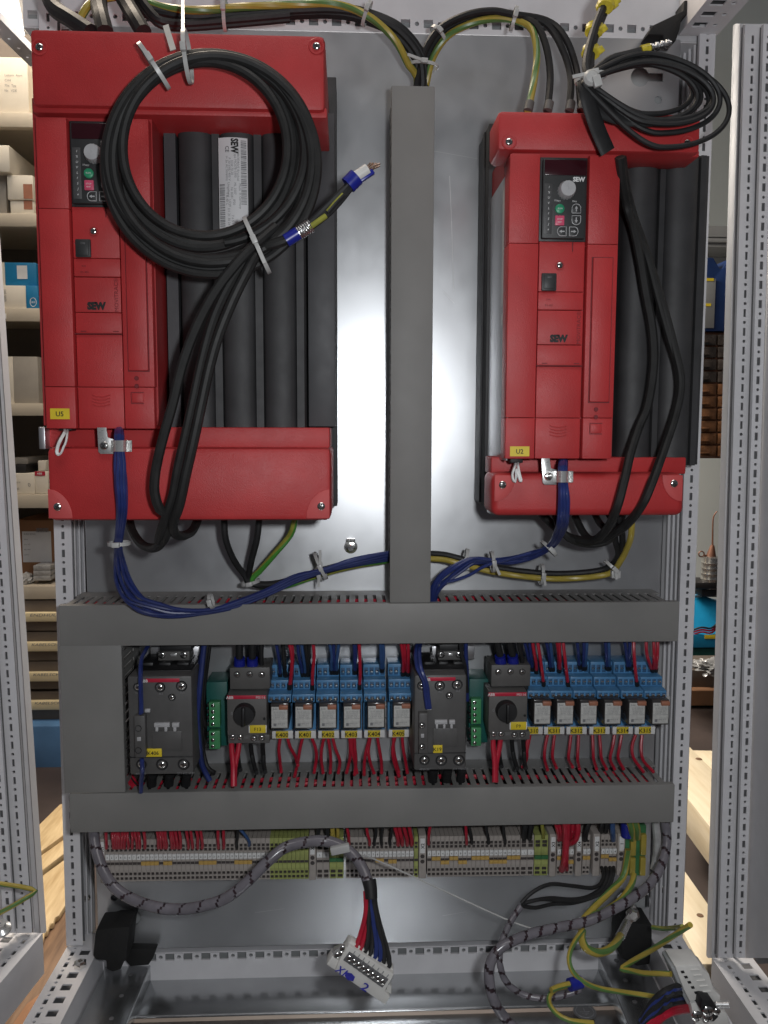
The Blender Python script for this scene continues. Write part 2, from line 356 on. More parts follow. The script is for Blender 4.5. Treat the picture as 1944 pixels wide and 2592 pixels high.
def cable_tie(pts_or_c, ax, r, label, wdt=0.0042, group='cable ties', head=(0, -1, 0), tail=None, name='cable_tie'):
    """nylon band of radius r round ax at a point, with its head block and cut tail"""
    c = Vector(pts_or_c); t = Vector(ax).normalized(); h = Vector(head); h = (h - t*h.dot(t)).normalized(); w = t.cross(h)
    mb = MB(); th = 0.0011; k = 24; vs = []
    rr = r if isinstance(r, tuple) else (r, r)
    for dr, dt in ((0, -wdt/2), (th, -wdt/2), (th, wdt/2), (0, wdt/2)):
        vs += [c + h*math.cos(a)*(rr[0]+dr) + w*math.sin(a)*(rr[1]+dr) + t*dt for a in (2*math.pi*i/k for i in range(k))]
    fs = [(g*k+i, g*k+(i+1) % k, ((g+1) % 4)*k+(i+1) % k, ((g+1) % 4)*k+i) for g in range(4) for i in range(k)]
    mb.add(vs, fs)
    hc = c + h*(rr[0]+0.003); mb.obox(hc, w, h, t, (0.0042, 0.0028, wdt*0.68), 0.0006)
    if tail:
        td = Vector(tail); L_ = td.length; td = td.normalized(); sd = td.cross(h); sd = sd.normalized() if sd.length > .01 else t
        mb.obox(hc + td*(0.003+L_/2), td, h.cross(td).normalized() if h.cross(td).length > .01 else t, h, (L_/2, wdt*0.42, th*0.6), 0)
    return tag(mb.make(name, 'tie'), label, 'cable tie', group)
# ================================================================ SETTING
mb = MB(); mb.box(-4, 4, -4, 4.5, -0.05, 0.0); struct(mb.make('floor', 'floor', smooth=False))
mb = MB(); mb.box(-4, 4, 2.6, 2.7, 0.0, 3.2); struct(mb.make('wall', 'wall', smooth=False))

t = thing('ceiling_lamp', 'glaring white ceiling lamp at the top of the storage shelf', 'ceiling lamp', P(-60, 20, 0.9))
mb = MB(); mb.poly([P(x, y, 0.9) for x, y in [(-420, -260), (-60, -260), (20, -20), (42, 64), (-420, 66)]], (0, 0.05, 0)); mb.make('lamp_panel', 'lampglow', t, smooth=False)
mb = MB(); mb.poly([P(x, y, 0.96) for x, y in [(-440, -280), (-40, -280), (44, -20), (60, 72), (-440, 74)]], (0, 0.03, 0)); mb.make('lamp_housing', 'white', t, smooth=False)
# ---------------------------------------------------------------- store shelf seen through the gap on the left
YS = 1.2
def sx(px, py=800): return P(px, py, YS).x
def sz(py, px=60): return P(px, py, YS).z
SX0, SX1 = sx(-330), sx(420)
t = thing('storage_shelf', 'tall beige steel storage shelf with cartons, seen through the gap beside the big red drive', 'shelf', (SX0, YS, 0))
levels = [(285, 322), (540, 573), (780, 813), (1021, 1052), (1252, 1286), (1484, 1517)]
SHELF = []
for a, b in levels:
    mb = MB(); z1, z0 = sz(a), sz(b)
    mb.box(SX0, SX1, YS, YS+0.0025, z0, z1, 0.0008); mb.box(SX0, SX1, YS+0.0025, YS+0.45, z1-0.003, z1-0.0005)
    mb.box(SX0, SX1, YS+0.0025, YS+0.02, z0, z0+0.0015); mb.make('shelf_board', 'shelf', t); SHELF.append(z1)
mb = MB(); mb.box(SX0, SX1, YS+0.452, YS+0.456, 0.05, sz(-150)); mb.make('back_panel', 'shelfback', t)
for x in (SX0-0.04, SX1): mb = MB(); mb.box(x, x+0.04, YS-0.004, YS+0.45, 0.0, sz(-150), 0.001); mb.make('side_panel', 'shelf', t)
mb = MB(); mb.box(sx(-5), sx(16), YS-0.0012, YS, sz(807), sz(794), 0); o = mb.make('price_tag', 'white', t)

def carton(x0, y0, x1, y1, label, front='carton', split=None, side=None, yo=0.02, dep=0.22, name='carton', lvl=None):
    """a box standing on its shelf; split px: left of it one print, right of it another"""
    z1 = sz(y0); z0 = SHELF[lvl] if lvl is not None else sz(y1)
    t = thing(name, label, 'box', (sx((x0+x1)/2, (y0+y1)/2), YS+yo, z0), 'boxes on the storage shelf')
    yc = (y0+y1)/2; X = [P(x0, yc, YS+yo).x, P(x1, yc, YS+yo).x]
    if split:
        s = P(split, yc, YS+yo).x
        mb = MB(); mb.box(X[0], s, YS+yo, YS+yo+dep, z0, z1, 0.0015); mb.make('box_end', front, t)
        mb = MB(); mb.box(s+0.0004, X[1], YS+yo, YS+yo+dep, z0, z1, 0.0015); mb.make('box_side', side, t)
    else:
        mb = MB(); mb.box(X[0], X[1], YS+yo, YS+yo+dep, z0, z1, 0.002); mb.make('box_body', front, t)
    return t, X, (z0, z1), YS+yo
t, X, Z, y = carton(-70, 137, 71, 262, 'large white carton with printed text lines on the topmost shelf', lvl=0)
mb = MB()
for k, s in enumerate(['Leitern  4mm', 'CH4', '75x  Typ', 'Nr.  VDE']): mb.text(s, P(12, 190+k*13, y-0.001), (1, 0, 0), (0, 0, 1), 0.006, align='l')
mb.make('print', 'inkgrey', t)
t, X, Z, y = carton(-60, 368, 24, 436, 'grey carton lying flat on top of two smaller cartons', 'carton', yo=0.0, dep=0.3)
o = t
t, X, Z, y = carton(18, 440, 84, 503, 'white carton with an orange label, upper one of a pair', 'carton', yo=0.012)
mb = MB(); a = ext(59, 466, 82, 503, y-0.001); mb.box(a[0], a[1], y-0.001, y-0.0002, a[2], a[3]); mb.make('label', 'orange', t)
t, X, Z, y = carton(26, 503, 86, 540, 'white carton with an orange label, lower one of a pair', 'carton', yo=0.016, lvl=1)
mb = MB(); a = ext(60, 504, 82, 530, y-0.001); mb.box(a[0], a[1], y-0.001, y-0.0002, a[2], a[3]); mb.make('label', 'orange', t)
t, X, Z, y = carton(-60, 437, 16, 540, 'plain taupe carton under the flat grey carton', 'greycarton', yo=0.03, lvl=1)
t, X, Z, y = carton(-60, 659, 92, 720, 'white and cyan carton with a grey label, lying on another one', 'carton', 12, 'cyan', 0.03)
mb = MB(); a = ext(43, 672, 69, 706, y-0.001); mb.box(a[0], a[1], y-0.001, y-0.0002, a[2], a[3]); mb.make('label', 'label', t)
t, X, Z, y = carton(-60, 721, 96, 780, 'white and cyan carton with a round emblem, underneath another one', 'carton', 65, 'cyan', 0.012, lvl=2)
mb = MB(); c = P(84, 765, y-0.0004)
mb.tube([c+Vector((math.cos(a)*0.0085, 0, math.sin(a)*0.0115)) for a in (2*math.pi*i/24 for i in range(25))], 0.0008, 5)
mb.text('SKF', c+Vector((0, -0.0006, 0)), (1, 0, 0), (0, 0, 1), 0.006); mb.make('emblem', 'inkwhite', t)
mb = MB(); mb.text('6205 2RS', P(13, 748, y-0.0006), (0, 0, 1), (-1, 0, 0), 0.006); mb.make('print', 'inkgrey', t)
t, X, Z, y = carton(11, 901, 97, 1021, 'tall grey carton with a white printed edge standing alone on its shelf', 'carton', 34, 'greycarton', 0.02, lvl=3)
mb = MB(); mb.text('SK 3160', P(22, 998, y-0.0006), (0, 0, 1), (-1, 0, 0), 0.0075); mb.make('print', 'ink', t)
carton(98, 957, 104, 1021, 'thin white carton beside the tall grey carton', 'carton', yo=0.05, lvl=3)
t, X, Z, y = carton(33, 1199, 88, 1252, 'small white carton with a printed ring mark beside the red flagged one', 'carton', lvl=4)
mb = MB(); mb.text('0', P(74, 1227, y-0.0006), (1, 0, 0.2), (-0.2, 0, 1), 0.011); mb.text('LS5 80', P(45, 1221, y-0.0006), (1, 0, 0), (0, 0, 1), 0.004); mb.text('B3.80', P(40, 1237, y-0.0006), (1, 0, 0), (0, 0, 1), 0.006); mb.make('print', 'inkgrey', t)
t, X, Z, y = carton(88.5, 1194, 122, 1252, 'small white carton with a red printed flag', 'carton', yo=0.022, lvl=4)
mb = MB(); a = ext(88, 1193, 114, 1204, y-0.001); mb.box(a[0], a[1], y-0.0012, y-0.0004, a[2], a[3]); f = mb.make('red_flag', 'stripe', t)
mb = MB(); mb.text('ABB', P(100, 1198.5, y-0.0014), (1, 0, 0), (0, 0, 1), 0.0055, bold=0.02); mb.make('lettering', 'inkwhite', f)
carton(96, 1167, 116, 1193, 'tiny white carton standing on the red flagged one', 'carton', yo=0.03)
carton(32, 1177, 66, 1198, 'open black tray lying on the small white carton', 'ink', yo=0.03, name='tray')
carton(30, 1160, 70, 1177, 'grey cardboard flap lying on a black tray', 'greycarton', yo=0.06, name='cardboard_piece')
t, X, Z, y = carton(40, 1326, 150, 1484, 'large brown carton with a white shipping label', 'brown', yo=0.10, lvl=5)
mb = MB(); a = ext(57, 1345, 130, 1423, y-0.001); mb.box(a[0], a[1], y-0.0012, y-0.0003, a[2], a[3]); f = mb.make('shipping_label', 'label', t)
mb = MB()
for k, s in enumerate(['EURO RETAIL', 'Ident', 'Art 102', '6SL 440', '1234 5']): mb.text(s, P(61, 1352+k*13, y-0.0014), (1, 0, 0), (0, 0, 1), 0.004, align='l')
for k in range(14): mb.box(P(92+k*2.3, 1350, y).x, P(93+k*2.3+(k % 3)*.4, 1350, y).x, y-0.0016, y-0.0013, sz(1358), sz(1347))
mb.make('print', 'inkgrey', f)
for k in range(3):
    carton(84, 1436+k*13, 128, 1449+k*13, ['top', 'middle', 'bottom'][k]+' one of three small clear plastic cases in front of the brown carton', 'bag', yo=0.03, dep=0.08, name='plastic_case')
mb = MB(); bmh = bmesh.new(); bmesh.ops.create_icosphere(bmh, subdivisions=3, radius=1); c = P(66, 1466, YS+0.05)
for v in bmh.verts:
    d = 1+0.25*math.sin(v.co.x*7+v.co.z*5)*math.cos(v.co.y*6+v.co.z*9); v.co = c+Vector((v.co.x*0.022*d, v.co.y*0.03*d, v.co.z*0.018*d))
mb.bm(bmh); tag(mb.make('plastic_bag', 'bag'), 'crumpled clear plastic bag beside three small plastic cases', 'bag')
# drawer stack under the lowest shelf
t = thing('drawer_cabinet', 'taupe drawer cabinet with cream label strips under the storage shelf', 'drawer cabinet', (SX0, YS, 0.3))
mb = MB(); mb.box(SX0, SX1, YS+0.03, YS+0.44, sz(1815), sz(1520)); mb.make('carcass', 'drawer', t)
for k, (a, s) in enumerate([(1549, 'ENDHÜLSEN'), (1624, 'KABELSCHUHE'), (1700, 'KABELSCHUHE'), (1772, 'KABELSCHUHE')]):
    mb = MB(); mb.box(SX0+0.01, SX1-0.01, YS+0.006, YS+0.029, sz(a+54), sz(a-28), 0.002); d = mb.make('drawer_front', 'drawer', t)
    mb = MB(); mb.box(SX0+0.01, SX1-0.01, YS-0.012, YS+0.0055, sz(a+23), sz(a), 0.003); mb.make('label_strip', 'cream', d)
    mb = MB(); mb.text(s, P(76+k*4, a+8, YS-0.0125), (1, 0, 0), (0, 0, 1), 0.0075, shear=0.2, width=0.105, align='l'); mb.make('lettering', 'inkgrey', d)
mb = MB(); mb.box(SX0, SX1, YS-0.05, YS+0.35, sz(1968), sz(1823), 0.004); o = MB()
t = thing('steel_cabinet', 'low blue steel cabinet with two bright trim lines under the drawers', 'cabinet', (SX0, YS, 0))
mb.make('upper_door', 'steelblue', t)
mb = MB(); mb.box(SX0, SX1, YS-0.05, YS+0.35, sz(2036), sz(1985), 0.003); mb.make('lower_door', 'steelblue', t)
mb = MB(); mb.box(SX0, SX1, YS-0.03, YS+0.34, 0.0, sz(2037)); mb.make('plinth', 'shelfback', t)
mb = MB()
for a in (1969, 1984): mb.cyl((SX0, YS-0.054, sz(a)), (SX1, YS-0.054, sz(a)), 0.0022, k=10)
mb.make('trim', 'zinc', t)

# ---------------------------------------------------------------- timbers under the cabinets
def board(name, m, pts, Z, th, label, cat='timber', group='timbers under the cabinets'):
    mb = MB(); mb.poly([PZ(x, y, Z) for x, y in pts], (0, 0, -th), bev=0.003); return tag(mb.make(name, m), label, cat, group)
zt = 0.075
board('timber_board', 'wood', [(93, 2092), (152, 2034), (175, 2034), (175, 2103), (100, 2157), (94, 2157)], zt, 0.03, 'farthest lamplit golden board of the pallet beside the blue cabinet')
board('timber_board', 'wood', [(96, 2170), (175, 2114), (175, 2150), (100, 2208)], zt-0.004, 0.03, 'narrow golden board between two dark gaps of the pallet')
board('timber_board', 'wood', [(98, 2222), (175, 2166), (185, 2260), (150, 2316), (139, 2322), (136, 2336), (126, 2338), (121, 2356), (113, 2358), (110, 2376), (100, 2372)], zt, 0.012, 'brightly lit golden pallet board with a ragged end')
board('timber_board', 'wooddark', [(-120, 2660), (-60, 2592), (108, 2352), (176, 2290), (176, 2420), (60, 2640), (40, 2720)], zt-0.012, 0.03, 'pallet board with its shade painted dark beside the perforated floor rail')
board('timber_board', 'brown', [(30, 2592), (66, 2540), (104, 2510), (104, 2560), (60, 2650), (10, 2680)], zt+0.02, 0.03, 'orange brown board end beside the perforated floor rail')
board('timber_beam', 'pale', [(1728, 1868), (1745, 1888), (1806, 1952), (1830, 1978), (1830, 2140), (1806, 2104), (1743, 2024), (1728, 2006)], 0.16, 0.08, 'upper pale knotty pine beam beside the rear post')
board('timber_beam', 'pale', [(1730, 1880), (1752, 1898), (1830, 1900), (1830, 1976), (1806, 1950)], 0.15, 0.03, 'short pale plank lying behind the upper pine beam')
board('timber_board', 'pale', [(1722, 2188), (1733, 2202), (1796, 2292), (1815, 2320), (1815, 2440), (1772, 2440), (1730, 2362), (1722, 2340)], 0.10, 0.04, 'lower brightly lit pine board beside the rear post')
for px, py, Z, r in ((1767, 1920, 0.1612, 0.006), (1772, 2317, 0.1012, 0.005), (1740, 2245, 0.1012, 0.003), (1748, 2020, 0.1612, 0.006)):
    pass
mb = MB(); c = PZ(1772, 2317, 0.1004); mb.lathe(c, (0, 0, 1), [(0.006, 0), (0.0055, 0.0007), (0, 0.0009)], 14); tag(mb.make('wood_knot', 'wooddark'), 'dark knot in the lower pine board', 'knot')
mb = MB(); c = PZ(1769, 1921, 0.1604); mb.lathe(c, (0, 0, 1), [(0.008, 0), (0.007, 0.0007), (0, 0.0009)], 14); tag(mb.make('wood_knot', 'wooddark'), 'dark knot in the upper pine beam', 'knot')

# ---------------------------------------------------------------- work place seen through the gap on the right
YB = 1.6
def bx(mb, x0, y0, x1, y1, Y, d, bev=0.003): a = ext(x0, y0, x1, y1, Y); mb.box(a[0], a[1], Y, Y+d, a[2], a[3], bev); return a
XR0, XR1 = 1600, 2080
t = thing('workbench', 'green workbench with a brown wooden edge beyond the right gap', 'workbench', P(1800, 1900, YB))
mb = MB(); bx(mb, XR0, 1747, XR1, 1786, YB-0.02, 0.7); mb.make('bench_top', 'brown', t)
mb = MB(); bx(mb, XR0, 1787, XR1, 1868, YB, 0.6, 0.002); bx(mb, XR0, 1870, XR1, 1888, YB-0.01, 0.6, 0.004); mb.make('apron', 'greenp', t)
mb = MB(); bx(mb, XR0, 2030, XR1, 2068, YB, 0.05); mb.make('foot_rail', 'greenp', t)
t = thing('wall_rail', 'grey horizontal trunking rail on the pale wall', 'rail', P(1800, 600, YB+0.8))
mb = MB(); bx(mb, XR0, 572, XR1, 600, YB+0.75, 0.2); mb.make('rail_body', 'greyrail', t)
mb = MB(); bx(mb, XR0, 603, XR1, 613, YB+0.74, 0.2); mb.make('rail_lip', 'greyrail', t)
mb = MB(); bx(mb, XR0, 615, XR1, 626, YB+0.76, 0.2); mb.make('rail_foot', 'greyrail', t)
t = thing('wall_bin', 'navy plastic bin with a notched rim hanging on the wall', 'bin', P(1820, 840, YB+0.3))
mb = MB(); pts = [(1700, 652), (1806, 652), (1822, 680), (1829, 680), (1845, 655), (1930, 655), (1930, 838), (1700, 838)]
mb.poly([P(x, y, YB+0.3) for x, y in pts], (0, 0.2, 0), bev=0.003); mb.make('bin_body', 'navy', t)
mb = MB(); bx(mb, 1700, 705, 1810, 830, YB+0.294, 0.004, 0.001); c = mb.make('bin_card', 'greyrail', t)
mb = MB(); bx(mb, 1780, 704, 1807, 711, YB+0.292, 0.002, 0); bx(mb, 1780, 768, 1800, 775, YB+0.292, 0.002, 0); mb.make('yellow_strip', 'yellow', c)
t = thing('small_parts_cabinet', 'small parts cabinet with smoked and amber drawers under the navy bin', 'drawer cabinet', P(1800, 1158, YB+0.3))
mb = MB(); bx(mb, 1690, 841, 1950, 1160, YB+0.32, 0.2, 0.002); mb.make('carcass', 'copperbox', t)
for r in range(10):
    for c in range(4):
        x0 = 1692+c*62; y0 = 845+r*31.3
        mb = MB(); bx(mb, x0+2, y0+1.5, x0+60, y0+29, YB+0.305, 0.02, 0.003); d = mb.make('drawer', 'smoke' if r < 4 else 'amber', t)
        mb = MB(); bx(mb, x0+20, y0+18, x0+42, y0+22, YB+0.296, 0.009, 0.001); mb.make('handle', 'smoke' if r < 4 else 'amber', d)
t = thing('oil_can', 'steel pump oil can with a long bent spout standing beyond the right gap', 'oil can', PP('S5', 372, 1680, YB-0.1))
YO = YB-0.1; p = PP('S5', 372, 1690, YO); h = P(1800, 1406, YO).z; r = abs(PP('S5', 425, 1500, YO).x-PP('S5', 320, 1500, YO).x)/2
zt_, zb = PP('S5', 372, 1495, YO).z, p.z; H_ = zt_-zb
mb = MB(); prof = [(0, 0), (r, 0)]
for k in range(5): prof += [(r, H_*(0.1+k*0.17)), (r*1.05, H_*(0.13+k*0.17)), (r, H_*(0.17+k*0.17))]
prof += [(r*0.98, H_*0.97), (r*0.8, H_), (r*0.35, H_*1.02), (0, H_*1.02)]
mb.lathe((p.x, YO, zb), (0, 0, 1), prof, 28); mb.make('can_body', 'can', t)
q = PP('S5', 383, 1495, YO); q2 = PP('S5', 392, 1425, YO)
mb = MB(); mb.cyl(q, q2, 0.016, 0.006, 16); mb.make('cone', 'copperbox', t)
mb = MB(); mb.tube(smooth([q2, PP('S5', 393, 1340, YO), PP('S5', 396, 1262, YO), PP('S5', 405, 1235, YO), PP('S5', 421, 1214, YO)]), lambda s: 0.0032-0.0012*s, 8); mb.make('spout', 'copperbox', t)
mb = MB(); c = PP('S5', 323, 1480, YO); mb.tube([c+Vector((math.cos(a)*0.009, 0, math.sin(a)*0.009)) for a in (2*math.pi*i/16 for i in range(17))], 0.0022, 6); mb.cyl(c+Vector((0.008, 0, -0.004)), q, 0.003, k=8); mb.make('pump_handle', 'copperbox', t)
mb = MB(); bx(mb, 1755, 1474, 1830, 1492, YO-0.03, 0.1, 0.006); bx(mb, 1776, 1492, 1834, 1512, YO-0.01, 0.08, 0.006); tag(mb.make('holder', 'ink'), 'black rag lying under the oil can', 'rag')
t = thing('bin', 'cyan plastic storage bin full of wire ends with a yellow strip', 'bin', P(1800, 1640, YO-0.1))
YC = YO-0.08; mb = MB(); a = ext(1740, 1512, 1850, 1600, YC); mb.poly([P(1720, 1520, YC+.1), P(1790, 1512, YC+.1), P(1816, 1522, YC+.1), P(1850, 1530, YC+.1), P(1850, 1610, YC), P(1720, 1600, YC)], (0, 0.06, 0), bev=0.004); mb.make('bin_back', 'cyanbin', t)
mb = MB(); bx(mb, 1700, 1606, 1860, 1640, YC-0.03, 0.18, 0.004); mb.make('bin_front', 'cyanbin', t)
mb = MB(); bx(mb, 1784, 1607, 1860, 1617, YC-0.034, 0.003, 0.0005); mb.make('yellow_strip', 'yellow', t)
mb = MB(); bx(mb, 1700, 1641, 1860, 1660, YC-0.01, 0.18, 0.004); mb.make('bin_base', 'teal', t)
for c_, y_, nm in (('redw', 1598, 'red'), ('blkw', 1592, 'black'), ('redw', 1604, 'second red')):
    wire('wire_end', [P(1745, y_+6, YC-0.02), P(1775, y_-4, YC-0.03), P(1800, y_-2, YC-0.03), P(1822, y_-20, YC)], 0.003, c_, nm+' wire end lying in the cyan bin', 'wire')
mb = MB(); bmh = bmesh.new(); bmesh.ops.create_icosphere(bmh, subdivisions=4, radius=1); c = P(1805, 1690, YB+0.05)
for v in bmh.verts:
    d = 1+0.22*math.sin(v.co.x*9+v.co.z*7)*math.cos(v.co.y*6+v.co.z*11)+0.1*math.sin(v.co.x*23+v.co.y*17); v.co = c+Vector((v.co.x*0.075*d, v.co.y*0.05*d, v.co.z*0.03*d))
mb.bm(bmh); tag(mb.make('plastic_bag', 'bag'), 'crumpled clear plastic bag lying on the bench under the cyan bin', 'bag')
mb = MB(); bx(mb, 1690, 1696, 1900, 1745, YB+0.02, 0.3, 0.003); tag(mb.make('tray', 'drawer'), 'dark grey tray standing on the wooden bench edge', 'tray')
# ================================================================ CABINET FRAME
def slots(L, pitch=0.025, s=0.0105, r=0.0042, st=0.008):
    h = []; u = st
    while u < L-0.01: h += [(u, r, 'r'), (u+pitch/2, s, 's')]; u += pitch
    return h
def vstrip(mb, c, x0t, x1t, yt, x0b, x1b, yb, Y, holes=None, th=0.002, Y1=None):
    """upright strip of sheet between two pixel heights; Y1: depth of its other edge"""
    Y1 = Y if Y1 is None else Y1
    a, b = PP(c, x0t, yt, Y), PP(c, x1t, yt, Y1); d, e = PP(c, x0b, yb, Y), PP(c, x1b, yb, Y1)
    u = a-d; L = u.length; u.normalize(); v = ((b-a)+(e-d))/2; w = v.length; v.normalize(); nr = v.cross(u); nr = nr if nr.y < 0 else -nr
    if holes:
        cw = holes; mb.perf(d, u, v, nr, L, [(w/2-cw/2, w/2+cw/2, slots(L))], th)
        mb.add([d+v*(w/2+cw/2), d+v*w, a+v*w, a+v*(w/2+cw/2)], [(0, 1, 2, 3)])
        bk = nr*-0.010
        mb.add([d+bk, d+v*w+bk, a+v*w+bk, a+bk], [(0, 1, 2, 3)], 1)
    else: mb.add([d, e, b, a], [(0, 1, 2, 3)])
    # thickness: side returns
    for p, q in ((d, a), (e, b)): mb.add([p, q, q+Vector((0, 0.006, 0)), p+Vector((0, 0.006, 0))], [(0, 1, 2, 3)])
    return d, a, v, w
fr = thing('cabinet_frame', 'perforated light grey steel enclosure frame that carries the mounting plate', 'enclosure frame', (0.045, 0.05, 0.1))
YF = -0.008
mb = MB(); vstrip(mb, 'N', 95, 150, -40, 168, 203, 2394, YF, 0.0042); vstrip(mb, 'N', 150, 195, -40, 203, 240, 2400, 0.012, None, Y1=0.05)
for k in range(3): vstrip(mb, 'N', 156+k*13, 161+k*13, -40, 209+k*11, 213+k*11, 2400, 0.010+k*0.012, None)
a = ext(168, 100, 203, 2394, YF); mb.make('post', ['post', 'postdark'], fr, sharp=20)
mb = MB(); vstrip(mb, 'N', 1776, 1815, -40, 1689, 1727, 2394, YF, 0.0042); vstrip(mb, 'N', 1775, 1722, -40, 1688, 1644, 2400, 0.012, None, Y1=0.05)
for k in range(3): vstrip(mb, 'N', 1762-k*13, 1768-k*13, -40, 1677-k*11, 1682-k*11, 2400, 0.010+k*0.012, None)
mb.make('post', ['post', 'postdark'], fr, sharp=20)
# top and bottom cross rails
def hrail(y0, y1, hy, Y, x0, x1, name, sq, pitch, flip=1):
    mb = MB(); A = P(x0, y1, Y); Bp = P(x1, y1, Y); zt, zb = P(972, y0, Y).z, P(972, y1, Y).z
    L = Bp.x-A.x; hz = P(972, hy, Y).z-zb; h = []; u = 0.012
    while u < L: h += [(u, sq, 's'), (u+pitch/2, 0.006, 'r')]; u += pitch
    mb.perf((A.x, Y, zb), (1, 0, 0), (0, 0, 1), (0, -1, 0), L, [(hz-sq*0.42, hz+sq*0.42, h)], 0.003)
    mb.box(A.x, Bp.x, Y+0.0005, Y+0.06, hz+sq*0.42+zb, zt, 0.0)
    mb.box(A.x, Bp.x, Y+0.0005, Y+0.06, zb-0.002, zb, 0.0)
    mb.box(A.x, Bp.x, Y+0.012, Y+0.06, zb, hz+sq*0.42+zb, 0, 1)  # grey box behind the holes, its tone painting the shade inside
    return mb.make(name, ['post', 'greyrail'], fr, sharp=20)
hrail(-60, 87, 58, 0.004, 60, 1780, 'top_rail', 0.0125, 0.0305)
hrail(2399, 2468, 2410, 0.002, 180, 1720, 'bottom_rail', 0.0130, 0.0262)
zb = P(972, 2468, 0.004).z
# bottom side rails running towards the viewer
ZR = P(186, 2396, YF).z
def drail(name, edge0, edge1, w, Z, sgn, back=0.03):
    """perforated rail along the depth: outer edge from edge0 (far) to edge1 (near)"""
    a, b = PZ(*edge0, Z), PZ(*edge1, Z); u = (b-a).normalized(); v = Vector((-u.y, u.x, 0))*sgn; L = (b-a).length+0.25; a = a-u*back
    h1 = slots(L, 0.025, 0.0105, 0.0046, 0.035); h2 = []; q = 0.045
    while q < L: h2 += [(q, 0.0125, 's'), (q+0.0125, 0.0055, 'r')]; q += 0.025
    mb = MB(); mb.perf(a, u, v, (0, 0, 1), L, [(0.010, 0.0155, h1), (w-0.024, w-0.0105, h2)], 0.002)
    mb.add([a+v*(w-0.0105), a+v*w, a+v*w+u*L, a+v*(w-0.0105)+u*L], [(0, 1, 2, 3)])
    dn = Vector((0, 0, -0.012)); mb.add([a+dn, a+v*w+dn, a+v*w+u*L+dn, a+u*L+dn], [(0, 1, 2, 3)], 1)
    for e in (0, w):
        p = a+v*e; dz = Vector((0, 0, -0.055)); mb.add([p, p+u*L, p+u*L+dz, p+dz], [(0, 1, 2, 3)])
    mb.add([a, a+v*w, a+v*w+Vector((0, 0, -.055)), a+Vector((0, 0, -.055))], [(0, 1, 2, 3)])
    return mb.make(name, ['post', 'postdark'], fr, sharp=20)
drail('side_rail', n('L', 368, 490), n('L', -70, 1250), 0.047, ZR, 1)
drail('side_rail', n('R', 1010, 300), n('R', 1560, 1250), 0.047, ZR, -1)
# top right side rail, its perforated underside towards us
ZT = P(1650, 90, 0.0).z
mb = MB(); a, b = PZ(*n('TR', 1410, 345), ZT), PZ(*n('TR', 1720, 0), ZT); u = (b-a).normalized(); v = Vector((u.y, -u.x, 0)); v = v if v.x < 0 else -v
w_ = 0.052; L = 0.5; h1 = []; h2 = []; q = 0.03
while q < L: h1 += [(q, 0.007, 'r')]; h2 += [(q, 0.013, 's')]; q += 0.028
mb.perf(a, u, v, (0, 0, -1), L, [(0.010, 0.020, h1), (w_-0.026, w_-0.008, h2)], 0.002); mb.add([a+v*(w_-.008), a+v*w_, a+v*w_+u*L, a+v*(w_-.008)+u*L], [(0, 1, 2, 3)])
up1 = Vector((0, 0, 0.012)); mb.add([a+up1, a+v*w_+up1, a+v*w_+u*L+up1, a+u*L+up1], [(0, 1, 2, 3)], 1)
for e in (0, w_): p = a+v*e; dz = Vector((0, 0, 0.06)); mb.add([p, p+u*L, p+u*L+dz, p+dz], [(0, 1, 2, 3)])
mb.make('side_rail', ['post', 'postdark'], fr, sharp=20)
# top left side rail
mb = MB(); a, b = PZ(76, 168, ZT), PZ(0, 94, ZT); u = (b-a).normalized(); v = Vector((-u.y, u.x, 0)); v = v if v.x > 0 else -v; L = 0.5
mb.perf(a, u, v, (0, 0, -1), L, [(0.007, 0.013, [(0.03+k*.028, .0045, 'r') for k in range(16)])], 0.002); mb.add([a+v*.013, a+v*.024, a+v*.024+u*L, a+v*.013+u*L], [(0, 1, 2, 3)])
for e in (0, .024): p = a+v*e; dz = Vector((0, 0, 0.010)); mb.add([p, p+u*L, p+u*L+dz, p+dz], [(0, 1, 2, 3)])
mb.make('side_rail', ['post', 'postdark'], fr, sharp=20)
# corner brackets (black plastic) and their pale plates
mb = MB(); Y = -0.05
pts = [(735, 285), (900, 270), (960, 250), (1185, 240), (1150, 520), (1140, 690), (1080, 705), (1070, 800), (960, 835), (880, 800), (872, 688), (735, 672), (700, 620)]
mb.poly([PP('L', x, y, Y) for x, y in pts], (0, 0.045, 0), bev=0.002); mb.make('black_corner_part', 'velvet', fr)
mb = MB(); mb.poly([PP('L', x, y, -0.02) for x, y in [(1190, 530), (1530, 540), (1490, 650), (1430, 740), (1190, 760), (1130, 690)]], (0, 0.015, 0), bev=0.001); mb.make('black_corner_part', 'velvet', fr)
mb = MB(); pts = [(85, 1575), (265, 1590), (265, 1720), (250, 1840), (170, 1850), (70, 1800), (70, 1690)]
mb.poly([PP('S6', x, y, -0.05) for x, y in pts], (0, 0.045, 0), bev=0.002); mb.make('black_corner_part', 'velvet', fr)
mb = MB(); pts = [(750, 330), (800, 240), (1090, 100), (1100, 0), (1330, -30), (1290, 60), (1170, 110), (1080, 175), (1060, 280), (1020, 395), (900, 385), (905, 330)]
mb.poly([PP('TR', x, y, -0.03) for x, y in pts], (0, 0.03, 0), bev=0.002); mb.make('black_corner_part', 'velvet', fr)  # flat black slab standing in for a dark curved cable loom
mb = MB(); a = ext(212, 60, 1700, 2400, 0.075); mb.box(a[0], a[1], 0.075, 0.0765, a[2]-.02, a[3]+.05); mb.make('added_rear_panel', 'greyrail', fr)  # unseen panel, added to block the bright wall behind the holes
